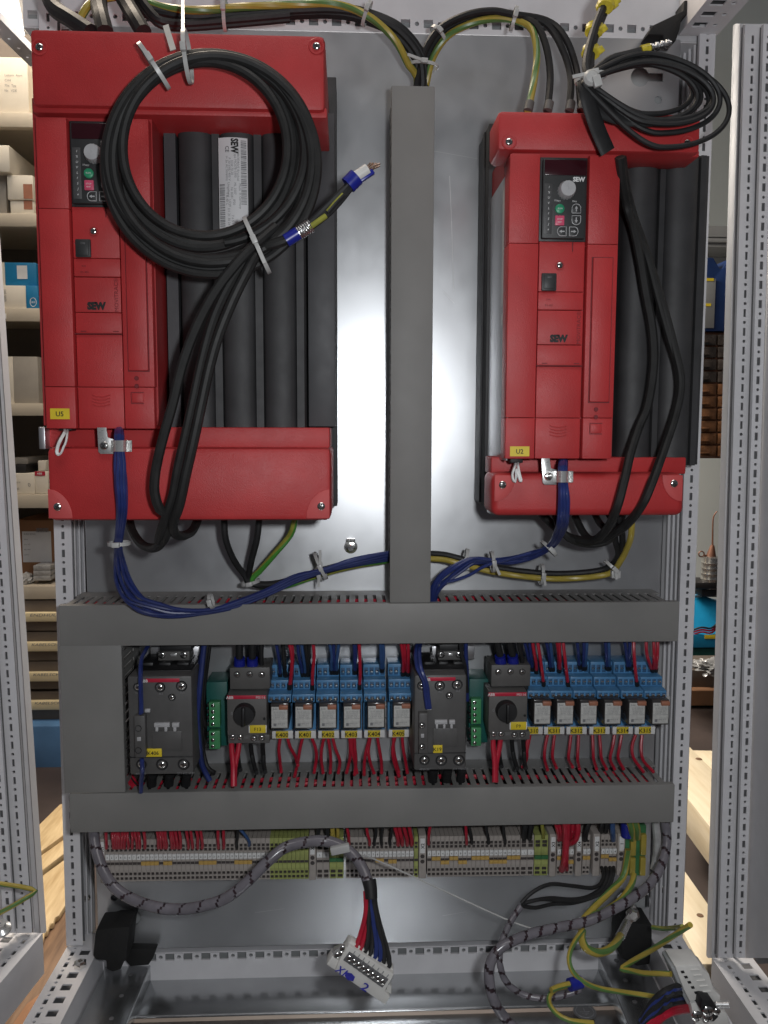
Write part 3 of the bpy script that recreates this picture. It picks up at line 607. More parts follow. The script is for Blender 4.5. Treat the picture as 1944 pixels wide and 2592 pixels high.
# inner side sheets next to the bottom rails and the floor panels
def zpoly(name, m, c, pts, Z, th=0.002): mb = MB(); mb.poly([PZ(*n(c, x, y), Z) for x, y in pts], (0, 0, -th)); return mb.make(name, m, fr)
ZFL = zb+0.002
x0 = PZ(*n('I', 560, 1050), ZFL).x; x1 = PZ(*n('J', 1020, 1030), ZFL).x
yb_ = 0.05; yf = PZ(972, 2556, ZFL).y
mb = MB(); mb.box(x0-0.02, x1+0.02, yf, yb_, ZFL-0.002, ZFL, 0.0008); mb.cyl((x0-.02, yf, ZFL-0.001), (x1+.02, yf, ZFL-0.001), 0.0022, k=10); mb.make('floor_panel', 'galvfloor', fr)
mb = MB(); mb.box(x0-0.02, x1+0.02, yf-0.40, yf-0.004, ZFL-0.008, ZFL-0.006, 0.0008); mb.make('floor_panel', 'galvfloor', fr)
for c, e0, e1, sg in (('I', (672, 782), (545, 1096), -1), ('J', (932, 805), (1058, 1110), 1)):
    a, b = PZ(*n(c, *e0), ZFL+0.022), PZ(*n(c, *e1), ZFL+0.022); u = (b-a).normalized(); s = Vector((u.y, -u.x, 0)); s = s if s.x*sg > 0 else -s
    a = a-u*0.02; L = 0.5; mb = MB(); zz = Vector((0, 0, 1))
    mb.obox(a+u*L/2+s*0.032, u, s, zz, (L/2, 0.032, 0.001), 0.0006); mb.obox(a+u*L/2-zz*0.010, u, s, zz, (L/2, 0.0012, 0.012), 0.0008); mb.cyl(a, a+u*L, 0.0016, k=10)
    for k in range(9): mb.lathe(a+u*(0.03+k*0.045)+s*0.022+zz*0.0012, zz, [(0.0035, 0), (0.003, 0.0004), (0, 0.0004)], 12, 1)
    mb.make('angle_rail', ['galvfloor', 'postdark'], fr)
for c, e0, sg in (('L', (690, 700), 1), ('R', (760, 400), -1)):
    a = PZ(*n(c, *e0), ZR-0.045); mb = MB(); mb.box(a.x, a.x+sg*0.062, a.y-0.55, a.y, ZR-0.052, ZR-0.046, 0.001); mb.make('inner_ledge', 'post', fr)
# corner screws on the bottom rails
for c, x, y in (('L', 535, 720), ('R', 895, 415)):
    p = PZ(*n(c, x, y), ZR+0.004); mb = MB(); mb.lathe(p, (0, 0, 1), [(0.009, -0.004), (0.009, 0.002), (0.006, 0.004), (0.004, 0.004), (0.0035, 0.001), (0, 0.001)], 6); mb.make('corner_bolt', 'screw', fr, sharp=20)
for px, py in ((219, 2272), (1677, 2250)):
    p = P(px, py, 0.028); mb = MB(); screw(mb, p, 0.006, h=0.004); mb.make('post_bolt', ['screw', 'ink'], fr)

# ---------------------------------------------------------------- mounting plate with its holes
x0, x1 = P(216, 1300, 0).x, P(1668, 1600, 0).x; z0, z1 = P(972, 2386, 0).z, P(972, 84, 0).z
pl = thing('mounting_plate', 'large galvanised steel mounting plate behind all the devices', 'mounting plate', ((x0+x1)/2, 0, z0))
holes = []
def ring(p, r, k=20): return [(p.x+r*math.cos(2*math.pi*i/k), p.z+r*math.sin(2*math.pi*i/k)) for i in range(k)]
holes += [ring(P(289, 2273, 0), 0.0052), ring(P(1605, 2253, 0), 0.0055), ring(P(1666, 253, 0), 0.0052)]
def keyhole(p, r, sg):
    o = []
    for i in range(-13, 14): a = math.pi*i/13*0.86; o.append((p.x+sg*r*math.cos(a), p.z+r*math.sin(a)))
    return o + [(p.x-sg*r*2.5, p.z+r*0.42), (p.x-sg*r*2.5, p.z-r*0.42)]
holes += [keyhole(P(335, 2322, 0), 0.0125, 1), keyhole(P(1620, 195, 0), 0.0125, -1), keyhole(P(1628, 2282, 0), 0.012, 1)]
b = bmesh.new()
def loop(pts): vs = [b.verts.new((x, 0, z)) for x, z in pts]; return [b.edges.new((vs[i], vs[(i+1) % len(vs)])) for i in range(len(vs))]
ed = loop([(x0, z0), (x1, z0), (x1, z1), (x0, z1)])
for h in holes: ed += loop(h)
bmesh.ops.triangle_fill(b, edges=ed, use_beauty=True)
bmesh.ops.recalc_face_normals(b, faces=list(b.faces))
if sum(f.normal.y for f in b.faces) > 0: bmesh.ops.reverse_faces(b, faces=list(b.faces))
r = bmesh.ops.extrude_face_region(b, geom=list(b.faces))
for e in r['geom']:
    if isinstance(e, bmesh.types.BMVert): e.co.y += 0.003
bmesh.ops.recalc_face_normals(b, faces=list(b.faces))
mb = MB(); mb.bm(b)
mb.make('sheet', 'galv', pl, sharp=20)
mb = MB(); mb.box(x0+.004, x1-.004, 0.0065, 0.0075, z0+.004, z1-.004); mb.make('added_backing_sheet', 'greyrail', pl)  # added backing so the holes show grey with a crescent shadow
mb = MB()
for x in (x0, x1): mb.box(x-0.0012, x+0.0012, 0.0005, 0.022, z0, z1, 0.0009)
for z in (z0, z1): mb.box(x0, x1, 0.0005, 0.022, z-0.0012, z+0.0012, 0.0009)
mb.make('folded_edge', 'galv', pl)
for pts, w_ in (([(1138, 445), (1143, 560), (1148, 735)], .0009), ([(1122, 738), (1150, 768)], .0007), ([(1085, 380), (1210, 402)], .0005), ([(1420, 590), (1436, 612)], .0004), ([(478, 1335), (490, 1352)], .0006), ([(668, 1420), (684, 1436)], .0005), ([(1120, 2318), (1180, 2308)], .0007), ([(646, 2310), (720, 2300)], .0006), ([(1050, 1150), (1075, 1180)], .0005)):
    mb = MB(); q = [P(x, y, -.0002) for x, y in pts]
    for a, b in zip(q, q[1:]):
        d = (b-a).normalized(); s_ = d.cross(Vector((0, 1, 0)))*w_/2; mb.add([a-s_, a+s_, b+s_*.6, b-s_*.6], [(0, 1, 2, 3)])
    mb.make('scratch', 'inkwhite', pl, smooth=False)
mb = MB(); p = P(888, 1384, 0); mb.lathe(p, (0, -1, 0), [(0.0095, 0), (0.0095, 0.0015), (0.005, 0.0016)], 20); mb.lathe(p-Vector((0, .0015, 0)), (0, -1, 0), [(0.0075, 0), (0.0075, 0.005), (0.004, 0.0055)], 6); mb.cyl(p, p-Vector((0, .016, 0)), 0.0042, k=14); mb.box(p.x-.006, p.x+.006, -0.012, -0.001, p.z+.008, p.z+.0125, .001)
tag(mb.make('earth_bolt', 'screw', sharp=20), 'bright threaded bolt with a hexagon nut on the bare plate', 'bolt')

# ---------------------------------------------------------------- neighbouring cabinets
def neighbour(label, strips, c, rail, panel):
    t = thing('cabinet_frame', label, 'enclosure frame', strips[0][7])
    mb = MB()
    for x0t, x1t, yt, x0b, x1b, yb, Y, _o, h, Y1 in strips: vstrip(mb, 'N', x0t, x1t, yt, x0b, x1b, yb, Y, h, Y1=Y1)
    mb.make('post', ['post', 'postdark'], t, sharp=20); return t
o_ = P(1850, 2420, -0.03)
tr = neighbour('second grey enclosure frame with a perforated post, behind the loose cream connector', [
  (1861, 1873, 60, 1792, 1801, 2425, -0.016, o_, None, -0.030), (1873, 1886, 60, 1801, 1818, 2425, -0.012, o_, None, None),
  (1886, 1927, 60, 1818, 1856, 2425, -0.040, o_, 0.0034, None), (1927, 1933, 60, 1856, 1862, 2425, -0.030, o_, None, None),
  (1933, 1960, 60, 1862, 1886, 2425, -0.055, o_, 0.0046, None)], 'N', None, None)
mb = MB(); a, b_, c_, d = P(1964, 60, -0.05), P(2060, 60, -0.2), P(2005, 2425, -0.2), P(1888, 2425, -0.05)
mb.poly([a, b_, c_, d], (0, 0.003, 0)); mb.make('side_sheet', 'post', tr)
mb = MB(); mb.poly([P(1927, 2332, -.07), P(2100, 2300, -.2), P(2100, 2430, -.2), P(1919, 2440, -.07)], (0, .01, 0)); mb.make('corner_cover', 'postdark', tr)
Zn = P(1830, 2425, -0.03).z
def nrail(t, a, b, w, sgn):
    u = (b-a).normalized(); v = Vector((-u.y, u.x, 0))*sgn; L = (b-a).length+0.2
    h1 = slots(L, 0.025, 0.0105, 0.0046); h2 = []; q = 0.02
    while q < L: h2 += [(q, 0.0125, 's'), (q+0.0125, 0.0055, 'r')]; q += 0.025
    mb = MB(); mb.perf(a, u, v, (0, 0, 1), L, [(0.014, 0.0195, h1), (w-0.024, w-0.0105, h2)], 0.002); mb.add([a+v*(w-.0105), a+v*w, a+v*w+u*L, a+v*(w-.0105)+u*L], [(0, 1, 2, 3)])
    dn = Vector((0, 0, -0.012)); mb.add([a+dn, a+v*w+dn, a+v*w+u*L+dn, a+u*L+dn], [(0, 1, 2, 3)], 1)
    for e in (0, w): p = a+v*e; dz = Vector((0, 0, -0.06)); mb.add([p, p+u*L, p+u*L+dz, p+dz], [(0, 1, 2, 3)])
    mb.make('side_rail', ['post', 'postdark'], t, sharp=20)
nrail(tr, PZ(1802, 2425, Zn), PZ(1950, 2640, Zn), 0.06, 1)
o_ = P(60, 2370, -0.03)
tl = neighbour('third grey enclosure frame with a perforated post beside the wooden boards', [
  (-63, -52, -100, 103, 114, 2362, -0.030, o_, None, -0.016), (-80, -63, -100, 84, 103, 2362, -0.012, o_, None, None),
  (-122, -80, -100, 42, 84, 2362, -0.040, o_, 0.0034, None), (-128, -122, -100, 36, 42, 2362, -0.030, o_, None, None),
  (-160, -128, -100, 10, 36, 2362, -0.055, o_, 0.0046, None)], 'N', None, None)
Zl = P(85, 2362, -0.03).z
nrail(tl, PZ(108, 2362, Zl), PZ(-60, 2560, Zl), 0.06, -1)
mb = MB(); a, b_, c_, d = P(-164, -100, -0.05), P(-300, -100, -0.2), P(-150, 2362, -0.2), P(8, 2362, -0.05)
mb.poly([a, b_, c_, d], (0, 0.003, 0)); mb.make('side_sheet', 'post', tl)

# ---------------------------------------------------------------- cable ducts
YD = -0.10
def duct(x0, y0, x1, y1, label, vertical=False, slotted=(True, True)):
    a = ext(x0, y0, x1, y1, YD); t = thing('cable_duct', label, 'cable duct', ((a[0]+a[1])/2, 0, a[2]), 'grey slotted cable ducts')
    mb = MB(); mb.box(a[0], a[1], YD, YD+0.0022, a[2], a[3], 0.0009)
    if vertical:
        for x in (a[0], a[1]-0.0018): mb.box(x, x+0.0018, YD+0.002, YD+0.010, a[2]+.0005, a[3]-.0005)
    else:
        for z in (a[2], a[3]-0.0018): mb.box(a[0]+.0005, a[1]-.0005, YD+0.002, YD+0.010, z, z+0.0018)
    mb.make('duct_cover', 'duct', t)
    L = (a[3]-a[2]) if vertical else (a[1]-a[0]); pitch = 0.0122; fw = 0.0076
    mb = MB(); mb.box(a[0]+.002, a[1]-.002, -0.004, -0.0012, a[2]+.002, a[3]-.002); mb.make('duct_base', 'duct', t)
    for side in (0, 1):
        if not slotted[side]: continue
        mb = MB(); q = ((a[0]+.002, a[0]+.0036), (a[1]-.0036, a[1]-.002))[side] if vertical else ((a[2]+.002, a[2]+.0036), (a[3]-.0036, a[3]-.002))[side]
        def wall(s0, s1, y0, y1):
            if vertical: mb.box(q[0], q[1], y0, y1, a[2]+s0, a[2]+s1)
            else: mb.box(a[0]+s0, a[0]+s1, y0, y1, q[0], q[1])
        wall(0.001, L-0.001, -0.032, -0.0042); s = 0.004
        while s+fw < L: wall(s, s+fw, YD+0.0105, -0.0322); s += pitch
        wall(0.001, L-0.001, YD+0.0024, YD+0.0103)
        mb.make('slotted_wall', 'duct', t, smooth=False)
    return a
D1 = duct(149, 1528, 1718, 1630, 'long grey cable duct above the row of contactors and relays')
D2 = duct(176, 2009 - 11, 1706.5, 2095, 'long grey cable duct between the relays and the terminal row')
D3 = duct(156, 1634, 312, 2007, 'short wide grey upright duct beside the contactor', True, (False, True))
D4 = duct(989, 217, 1095, 1526, 'tall grey upright duct between the two red drives', True, (True, True))
# the wires lying inside the ducts, seen through the slots
k = 0
for (a, nm) in ((D1, 'upper'), (D2, 'lower')):
    for c_, dz, dy in (('redw', 0.011, -0.05), ('redw', 0.026, -0.07), ('blkw', 0.018, -0.035), ('redw', 0.040, -0.06), ('blkw', 0.035, -0.08), ('redw', 0.043, -0.045)):
        sp = [Vector((a[0]+0.02+(a[1]-a[0]-.04)*i/14, dy+random.uniform(-.008, .008), a[2]+dz+random.uniform(-.004, .004))) for i in range(15)]
        wire('wire', sp, 0.0032, c_, ('red' if c_ == 'redw' else 'black')+' wire lying inside the '+nm+' long duct, seen through its slots', 'wire', 'wires inside the '+nm+' duct', 6, 0.02)
# ================================================================ RED FREQUENCY INVERTERS
YV = -0.225
class Panel:
    def __init__(s, ox, oy, Y, kv=1.0):
        s.O = P(ox, oy, Y); s.k = ((s.O-CAM).dot(FW))/F; s.Y = Y; s.kv = kv
    def pt(s, u, v, dy=0.0): return Vector((s.O.x+u*s.k, s.Y+dy, s.O.z-v*s.k*s.kv))
    def box(s, mb, u0, v0, u1, v1, dy=0.0, dep=0.01, bev=0.0008, m=0):
        a, b = s.pt(u0, v0), s.pt(u1, v1); mb.box(a.x, b.x, s.Y+dy, s.Y+dy+dep, b.z, a.z, bev, m)
XAX, ZAX = Vector((1, 0, 0)), Vector((0, 0, 1))
def front_panel(t, p, tagtext):
    """the slim control column shared by both drives: two strips and the recessed middle with the keypad"""
    g = 1.2
    def part(name, boxes, m='red', parent=t, label=None):
        mb = MB()
        for b in boxes: p.box(mb, *b[:4], b[4] if len(b) > 4 else 0, b[5] if len(b) > 5 else 0.03, b[6] if len(b) > 6 else 0.0009)
        return mb.make(name, m, parent, label)
    part('side_strip', [(-80, 0, -3, 220), (-80, 221, -3, 663), (-80, 664, -3, 770)])
    mb = MB(); p.box(mb, 135.5, 252.5, 191.5, 624.5, -0.0006, 0.002, 0); mb.make('strip_groove', 'inkred', t)
    r = part('service_strip', [(124, 0, 203, 220), (124, 221, 203, 663), (124, 664, 201, 770)])
    part('strip_cover', [(138, 255, 189, 622, -0.0034, 0.004, 0.0012)], 'red', r)
    mb = MB()
    for v in (641, 661): q = p.pt(157, v, -0.0006); mb.lathe(q, (0, -1, 0), [(0.0025, 0), (0.0022, 0.0004), (0, 0.0004)], 14)
    mb.make('pin_hole', 'inkred', r)
    mb = MB(); p.box(mb, 141, 676, 175, 678, -0.0006, 0.002, 0); p.box(mb, 141, 704, 175, 706, -0.0006, 0.002, 0); p.box(mb, 141, 679, 142.5, 703, -0.0006, 0.002, 0); mb.make('latch_outline', 'inkred', r)
    p.box(mb2 := MB(), 144, 679, 173, 703, -0.0012, 0.003, 0.0008); mb2.make('latch', 'red', r)
    # middle column
    mid = part('centre_cover', [(1, 213, 119.5, 339, 0.004), (1, 340.2, 119.5, 385, 0.0042), (1, 386.8, 119.5, 474, 0.004), (1, 475, 119.5, 527, 0.0042), (1, 530, 119.5, 663, 0.0046), (1, 664.2, 119.5, 770, 0.0046)])
    mb = MB(); p.box(mb, -2, 527.6, 121, 529.6, 0.003, 0.01, 0)
    for u in (14, 98): p.box(mb, u, 521, u+14, 523, 0.0034, 0.002, 0)
    p.box(mb, 86, 214, 88.5, 238, 0.0034, 0.002, 0); mb.make('cover_seam', 'inkred', mid)
    mb = MB()
    for k in range(4):
        pts = [p.pt(38+46*i/8, 683+k*8+5*math.sin(math.pi*i/8), 0.0042) for i in range(9)]; mb.tube(pts, 0.0006, 6)
    mb.make('finger_grip', 'red', mid)
    mb = MB(); mb.text('SEW', p.pt(57, 458, 0.0038), XAX, ZAX, 0.0072, 0.0205, shear=0.0, bold=0.075); mb.make('logo_lettering', 'ink', mid)
    mb = MB(); mb.text('MOVITRAC®', p.pt(108, 430, 0.0038), ZAX, -XAX, 0.0042, 0.036); mb.text('X44', p.pt(27, 359, 0.0038), XAX, ZAX, 0.002); mb.text('RS-485', p.pt(29, 374, 0.0038), XAX, ZAX, 0.0022); mb.make('small_lettering', 'inkred', mid)
    s = MB(); q = p.pt(55, 273, 0.0035); s.lathe(q, (0, -1, 0), [(0.0052, 0), (0.0050, 0.0005), (0.0040, 0.0005), (0.0038, -0.001), (0, -0.001)], 18, 0); s.make('screw_seat', 'reddark', mid)
    s = MB(); screw(s, q, 0.0034, ang=0.6); s.make('screw', ['screw', 'ink'], mid)
    j = MB(); p.box(j, 8, 293, 47, 338, 0.0015, 0.004, 0.0012); p.box(j, 13, 296, 42, 334, 0.0006, 0.004, 0.0012); j.make('jack_plug', 'key', mid)
    j = MB(); p.box(j, 22, 301, 34, 307, 0.0003, 0.002, 0.0004); j.make('jack_latch', 'keylight', mid)
    # keypad
    kp = MB(); p.box(kp, 0, 3, 122, 212, 0.006, 0.02, 0.0006); p.box(kp, 5, 10, 117, 207, 0.0005, 0.012, 0.0015); kp = kp.make('keypad', 'key', t)
    mm = lambda x, y: (1360+x*160/885-1371, 380+y*160/885-390)
    def kbox(x0, y0, x1, y1, name, m, dy=0, dep=0.004, bev=0.0004): b = MB(); p.box(b, *mm(x0, y0), *mm(x1, y1), dy, dep, bev); return b.make(name, m, kp)
    kbox(110, 125, 708, 335, 'display', 'disp', 0.0001)
    kbox(110, 450, 228, 1140, 'legend_field', 'keylight', 0.0002)
    mb = MB()
    for k in range(9): mb.text(['▒', '½', '◊', '⌂', '§', '¶', 'ß', '±', '¤'][k] if False else ['I', '%', 'U', 'V', 'L', 'f', 'S', 'J', 'e'][k], p.pt(*mm(178, 500+k*72), 0.0002), XAX, ZAX, 0.0024, shear=0.2)
    mb.text('SEW', p.pt(*mm(600, 388), 0.0005), XAX, ZAX, 0.0046, 0.0135, shear=0.0, bold=0.05)
    mb.text('START', p.pt(*mm(300, 685), 0.0005), (1, 0, -.15), (.15, 0, 1), 0.0017); mb.text('MAX', p.pt(*mm(545, 690), 0.0005), (1, 0, -.12), (.12, 0, 1), 0.0017); mb.make('lettering', 'inkwhite', kp)
    q = p.pt(*mm(420, 545), 0.0005)
    b = MB(); k_ = 36; prof = []
    vs = []
    for rr, h in ((0.0098, 0), (0.0095, 0.007), (0.0080, 0.0105), (0, 0.0108)):
        vs += [q + Vector((math.cos(a)*(rr*(1-(0.07 if i % 2 else 0) if h < 0.010 else 1)), -h, math.sin(a)*(rr*(1-(0.07 if i % 2 else 0) if h < 0.010 else 1)))) for i, a in ((i, 2*math.pi*i/k_) for i in range(k_))]
    b.add(vs, [(r_*k_+i, r_*k_+(i+1) % k_, (r_+1)*k_+(i+1) % k_, (r_+1)*k_+i) for r_ in range(3) for i in range(k_)]); b.box(q.x-.0005, q.x+.0005, q.y-.0112, q.y-.0106, q.z, q.z+.006)
    b.make('speed_knob', 'knob', kp, sharp=25)
    b = MB(); b.lathe(p.pt(*mm(335, 795), 0.0005), (0, -1, 0), [(0.0053, 0), (0.0050, 0.0014), (0.0042, 0.0019), (0, 0.0019)], 22); gb = b.make('start_button', 'green', kp)
    b = MB(); b.text('RUN', p.pt(*mm(335, 795), -0.0014), XAX, ZAX, 0.0018); b.make('lettering', 'inkwhite', gb)
    rb = kbox(270, 888, 402, 1025, 'stop_button', 'pink', -0.0013, 0.003, 0.0008)
    b = MB(); b.text('STOP', p.pt(*mm(336, 940), -0.0013), XAX, ZAX, 0.0017); b.text('RESET', p.pt(*mm(336, 980), -0.0013), XAX, ZAX, 0.0013); b.make('lettering', 'inkwhite', rb)
    def arrow_key(cx, cy, d):
        def tr(x, y):   # d: rotation quarter turns, shape pointing up
            for _ in range(d): x, y = y, -x
            return p.pt(*mm(cx+x, cy-y), 0)
        o = [(-62, -62), (62, -62), (62, 10)]+[(62*math.cos(a), 10+52*math.sin(a)) for a in (math.pi*i/10 for i in range(1, 10))]+[(-62, 10)]
        b = MB(); pts = [tr(*c) for c in o]; b.poly([q_+Vector((0, -0.0004, 0)) for q_ in pts], (0, 0.002, 0), bev=0.0003); b = b.make('arrow_key', 'key', kp)
        e = MB(); e.tube([q_+Vector((0, -0.0005, 0)) for q_ in pts+pts[:1]], 0.00045, 5)
        e.poly([tr(*c)+Vector((0, -0.0006, 0)) for c in [(-8, -40), (8, -40), (8, 0), (22, 0), (0, 38), (-22, 0), (-8, 0)]], (0, 0.0002, 0)); e.make('key_marking', 'knob', b)
    arrow_key(570, 790, 0); arrow_key(572, 950, 2); arrow_key(370, 1105, 3); arrow_key(540, 1105, 1)
    # name tag
    return mid
def name_tag(t, c, x0, y0, x1, y1, Y, s, parent=None, name='name_tag'):
    a = ext(*n(c, x0, y0), *n(c, x1, y1), Y); mb = MB(); mb.box(a[0], a[1], Y, Y+0.0006, a[2], a[3], 0); o = mb.make(name, 'yellow', parent or t)
    mb = MB(); mb.text(s, ((a[0]+a[1])/2, Y-0.0002, (a[2]+a[3])/2), XAX, ZAX, (a[3]-a[2])*0.45, bold=0.015); mb.make('tag_lettering', 'ink', o); return o
def profile(mb, prof, z0, z1, closed_back):
    """extruded outline: prof [(x, y)] front line from left to right, back at depth closed_back"""
    pts = prof + [(prof[-1][0], closed_back), (prof[0][0], closed_back)]
    mb.poly([Vector((x, y, z0)) for x, y in pts], (0, 0, z1-z0))
def lobes(x0, x1, cnt, Yb, amp, flat=0.22):
    w = (x1-x0)/cnt; o = []
    for i in range(cnt):
        a = x0+i*w; b = a+w*(1-flat)
        for k in range(11): th = math.pi*k/10; o.append((a+(b-a)*(1-math.cos(th))/2, Yb-amp*math.sin(th)**0.8))
        o += [(b+0.0005, Yb-amp*0.55), (a+w-0.0005, Yb-amp*0.5)]
    return o
def corner_patch(mb, p, r, sx_, sz_, Y):
    """quarter round pad in a cover's corner"""
    c = P(*p, Y); pts = [Vector((c.x, Y, c.z)), Vector((c.x+sx_*r, Y, c.z))]+[Vector((c.x+sx_*r*math.cos(a), Y, c.z+sz_*r*1.25*math.sin(a))) for a in (math.pi/2*i/7 for i in range(1, 7))]+[Vector((c.x, Y, c.z+sz_*r*1.25))]
    mb.poly(pts, (0, -0.0008, 0), bev=0.0003)

# ---- the larger drive, U5
t = thing('frequency_inverter', 'larger red and black frequency inverter with a coiled black cable hung over it', 'inverter', (P(450, 1318, YV).x, 0, P(450, 1318, YV).z), 'red frequency inverters')
U5 = t
pA = Panel(170, 297, YV, 1.018)
mb = MB(); a = ext(82, 290, 392, 1100, YV); mb.box(a[0]+.002, a[1]-0.002, YV+0.012, -0.02, a[2]+.01, a[3]+0.02); mb.make('body', 'reddark', t)
front_panel(t, pA, 'U5')
mb = MB(); a = ext(76, 78, 823, 274, YV-.008); mb.box(a[0], a[1], YV-0.008, -0.03, a[2], a[3], 0.006); top = mb.make('top_cover', 'red', t)
mb = MB(); b_ = ext(76, 273, 828, 290, YV-.004); mb.box(b_[0]+.002, b_[1], YV-0.002, -0.05, b_[2], b_[3]+.004, 0.002); mb.make('cover_lip', 'red', top)
for px, py in ((99.6, 119), (801, 117)):
    s = MB(); q = P(px, py, YV-0.0082); s.lathe(q, (0, -1, 0), [(0.0085, 0), (0.008, 0.0006), (0.0062, 0.0004), (0.006, -0.002), (0, -0.002)], 20); se = s.make('screw_seat', 'red', top)
    s = MB(); screw(s, q, 0.004); s.make('screw', ['screw', 'ink'], se)
mb = MB(); a = ext(117, 1081, 835, 1134, YV+.035); mb.box(a[0], a[1], YV+0.035, -0.03, a[2], a[3], 0.002); low = mb.make('lower_flange', 'red', t)
mb = MB(); a = ext(120, 1133, 838, 1318, YV); mb.box(a[0], a[1], YV, -0.03, a[2], a[3], 0.006); low = mb.make('lower_cover', 'red', t)
for (px, py), c, s_ in (((146, 1283), (124, 1312), 1), ((813, 1281.5), (834, 1312), -1)):
    mb = MB(); corner_patch(mb, c, 0.026, s_, 1, YV-0.0002); cp = mb.make('corner_pad', 'redpad', low)
    s = MB(); screw(s, P(px, py, YV-0.001), 0.0044); s.make('screw', ['screw', 'ink'], cp)
# heatsink side of the drive
YH = -0.172
zt_ = P(600, 286, YH).z; zb_ = P(600, 1098, YH).z
xa, xb = P(422, 700, YH).x, P(453, 700, YH).x
mb = MB(); profile(mb, [(xa, YH), (xb-0.001, YH)], zb_+.004, zt_, -0.03); mb.make('flat_panel', 'sinkgrey', t)
mb = MB(); x_0, x_1 = P(456, 700, YH).x, P(770, 700, YH).x; profile(mb, lobes(x_0, x_1, 3, YH+0.006, 0.0125, 0.20), zb_+0.006, zt_, -0.03); hs = mb.make('heatsink', 'sink', t, sharp=60)
w_ = (x_1-x_0)/3
for i in range(3):
    mb = MB(); c = Vector((x_0+w_*(i+0.39), YH+0.008, zb_+0.006)); mb.lathe(c, (0, 0, -1), [(w_*0.37, 0), (w_*0.36, 0.003), (w_*0.30, 0.007), (0, 0.008)], 24); mb.make('heatsink_end', 'sink', hs)
mb = MB(); a = ext(779, 286, 848, 1080, -0.12); mb.box(a[0], a[1], -0.12, -0.03, a[2], a[3], 0.001); mb.make('flat_panel', 'sinkgrey', t)
mb = MB(); a = ext(800, 215, 853, 1277, -0.035); mb.box(a[0], a[1], -0.06, -0.004, a[2], a[3], 0.001); mb.make('rear_flange', 'sink', t)
# rating plate, bent round the middle lobe
mb = MB(); x_c = x_0+w_*1.39; tl_, br = P(552, 347, YH-.012), P(628, 592, YH-.012); Wd = 0.0325; K = 8
mid_x = (P(552, 470, YH-.012).x+P(628, 470, YH-.012).x)/2
def rp(s, v, lift=0.0): return Vector((mid_x+s*Wd/2, YH-0.0122+0.0035*s*s-lift, tl_.z+(br.z-tl_.z)*v))
vs = [rp(-1+2*i/K, v) for v in (0, 1) for i in range(K+1)]; vs += [x+Vector((0, .0008, 0)) for x in vs]
fs = [(i, K+1+i, K+2+i, i+1) for i in range(K)]; e_ = 2*(K+1); fs += [(e_+i, e_+i+1, e_+K+2+i, e_+K+1+i) for i in range(K)]+[(0, e_, e_+K+1, K+1), (K, 2*K+1, e_+2*K+1, e_+K)]
mb.add(vs, fs); plate = mb.make('rating_plate', 'label', t, 'white rating plate with barcodes, read sideways')
mb = MB()
def lbq(x, y, lift=.0003): return rp((x-220)/(760-220)*2-1, (y-185)/(2020-185), lift)
def strip(x0, y0, x1, y1, m=0): mb.add([lbq(x0, y0), lbq(x0, y1), lbq(x1, y1), lbq(x1, y0)], [(0, 1, 2, 3)], m)
y = 235
while y < 1470: h = random.choice((8, 14, 22)); strip(640, y, 740, min(y+h, 1470), 1); y += h+random.choice((8, 12, 18))
y = 1070
while y < 2010: h = random.choice((8, 14, 22)); strip(235, y, 335, min(y+h, 2010), 1); y += h+random.choice((8, 12, 18))
dn = (lbq(500, 1000)-lbq(500, 500)).normalized(); rg = (lbq(560, 800)-lbq(460, 800)).normalized()
mb.text('SEW', lbq(530, 350), dn, rg, 0.0075, 0.0165, bold=0.05, m=0); mb.text('CE', lbq(390, 410), dn, rg, 0.0042, m=0)
for x, y, s in ((590, 720, 'EURODRIVE Bruchsal'), (540, 700, 'Type MC07B 0300'), (480, 760, 'SO# 70.20'), (430, 690, 'P 30 kW'), (380, 660, 'I= 3x AC'), (430, 900, 'U 400 V'), (380, 900, '50/60Hz'), (620, 1130, 'Made'), (625, 1390, 'in Germany'), (530, 1160, 'ML 2507'), (470, 1240, 'Nr 8281'), (410, 1180, 'Umgebung'), (380, 1350, 'T 0..40 C'), (510, 1420, 'IP20'), (430, 1440, 'U2W'), (410, 1740, 'D1 21 30 24 10'), (480, 1800, '7 6 5 7 7 1')):
    mb.text(s, lbq(x, y), dn, rg, 0.0026, m=1)
mb.make('print', ['ink', 'inkgrey'], plate)
name_tag(t, 'N', 127, 1034, 176, 1061, YV-0.0008, 'U5')
mb = MB(); a = ext(111, 1081, 122, 1136, YV+.03); mb.box(a[0]-.002, a[1], YV+0.02, -0.05, a[2], a[3], 0.0006); mb.make('metal_edge', 'silver', t)

# ---- the smaller drive, U2
t = thing('frequency_inverter', 'smaller red and black frequency inverter with a silver side plate', 'inverter', (P(1490, 1305, YV).x, 0, P(1490, 1305, YV).z), 'red frequency inverters')
U2 = t
pB = Panel(1371, 390, YV)
mb = MB(); a = ext(1290, 388, 1572, 1170, YV); mb.box(a[0]+.002, a[1]-0.002, YV+0.012, -0.02, a[2]+.006, a[3]+0.02); mb.make('body', 'reddark', t)
front_panel(t, pB, 'U2')
mb = MB(); a = ext(1291, 392, 1360, 1158, YV); mb.box(a[0]-.0003, a[0]+0.0015, YV+0.006, -0.04, a[2]-.004, a[3]-.01, 0.0006); sd = mb.make('side_plate', 'silver', t)
mb = MB(); q = lambda d, z: Vector((a[0]-.0009, YV+d, z)); zz = [P(1287, y, YV).z for y in (430, 760, 780, 810)]
for z1_, z0_ in ((zz[0], zz[1]), (zz[2], zz[3])): mb.add([q(.02, z1_), q(.02, z0_), q(.05, z0_), q(.05, z1_)], [(0, 1, 2, 3)])
mb.make('side_label', 'label', sd)
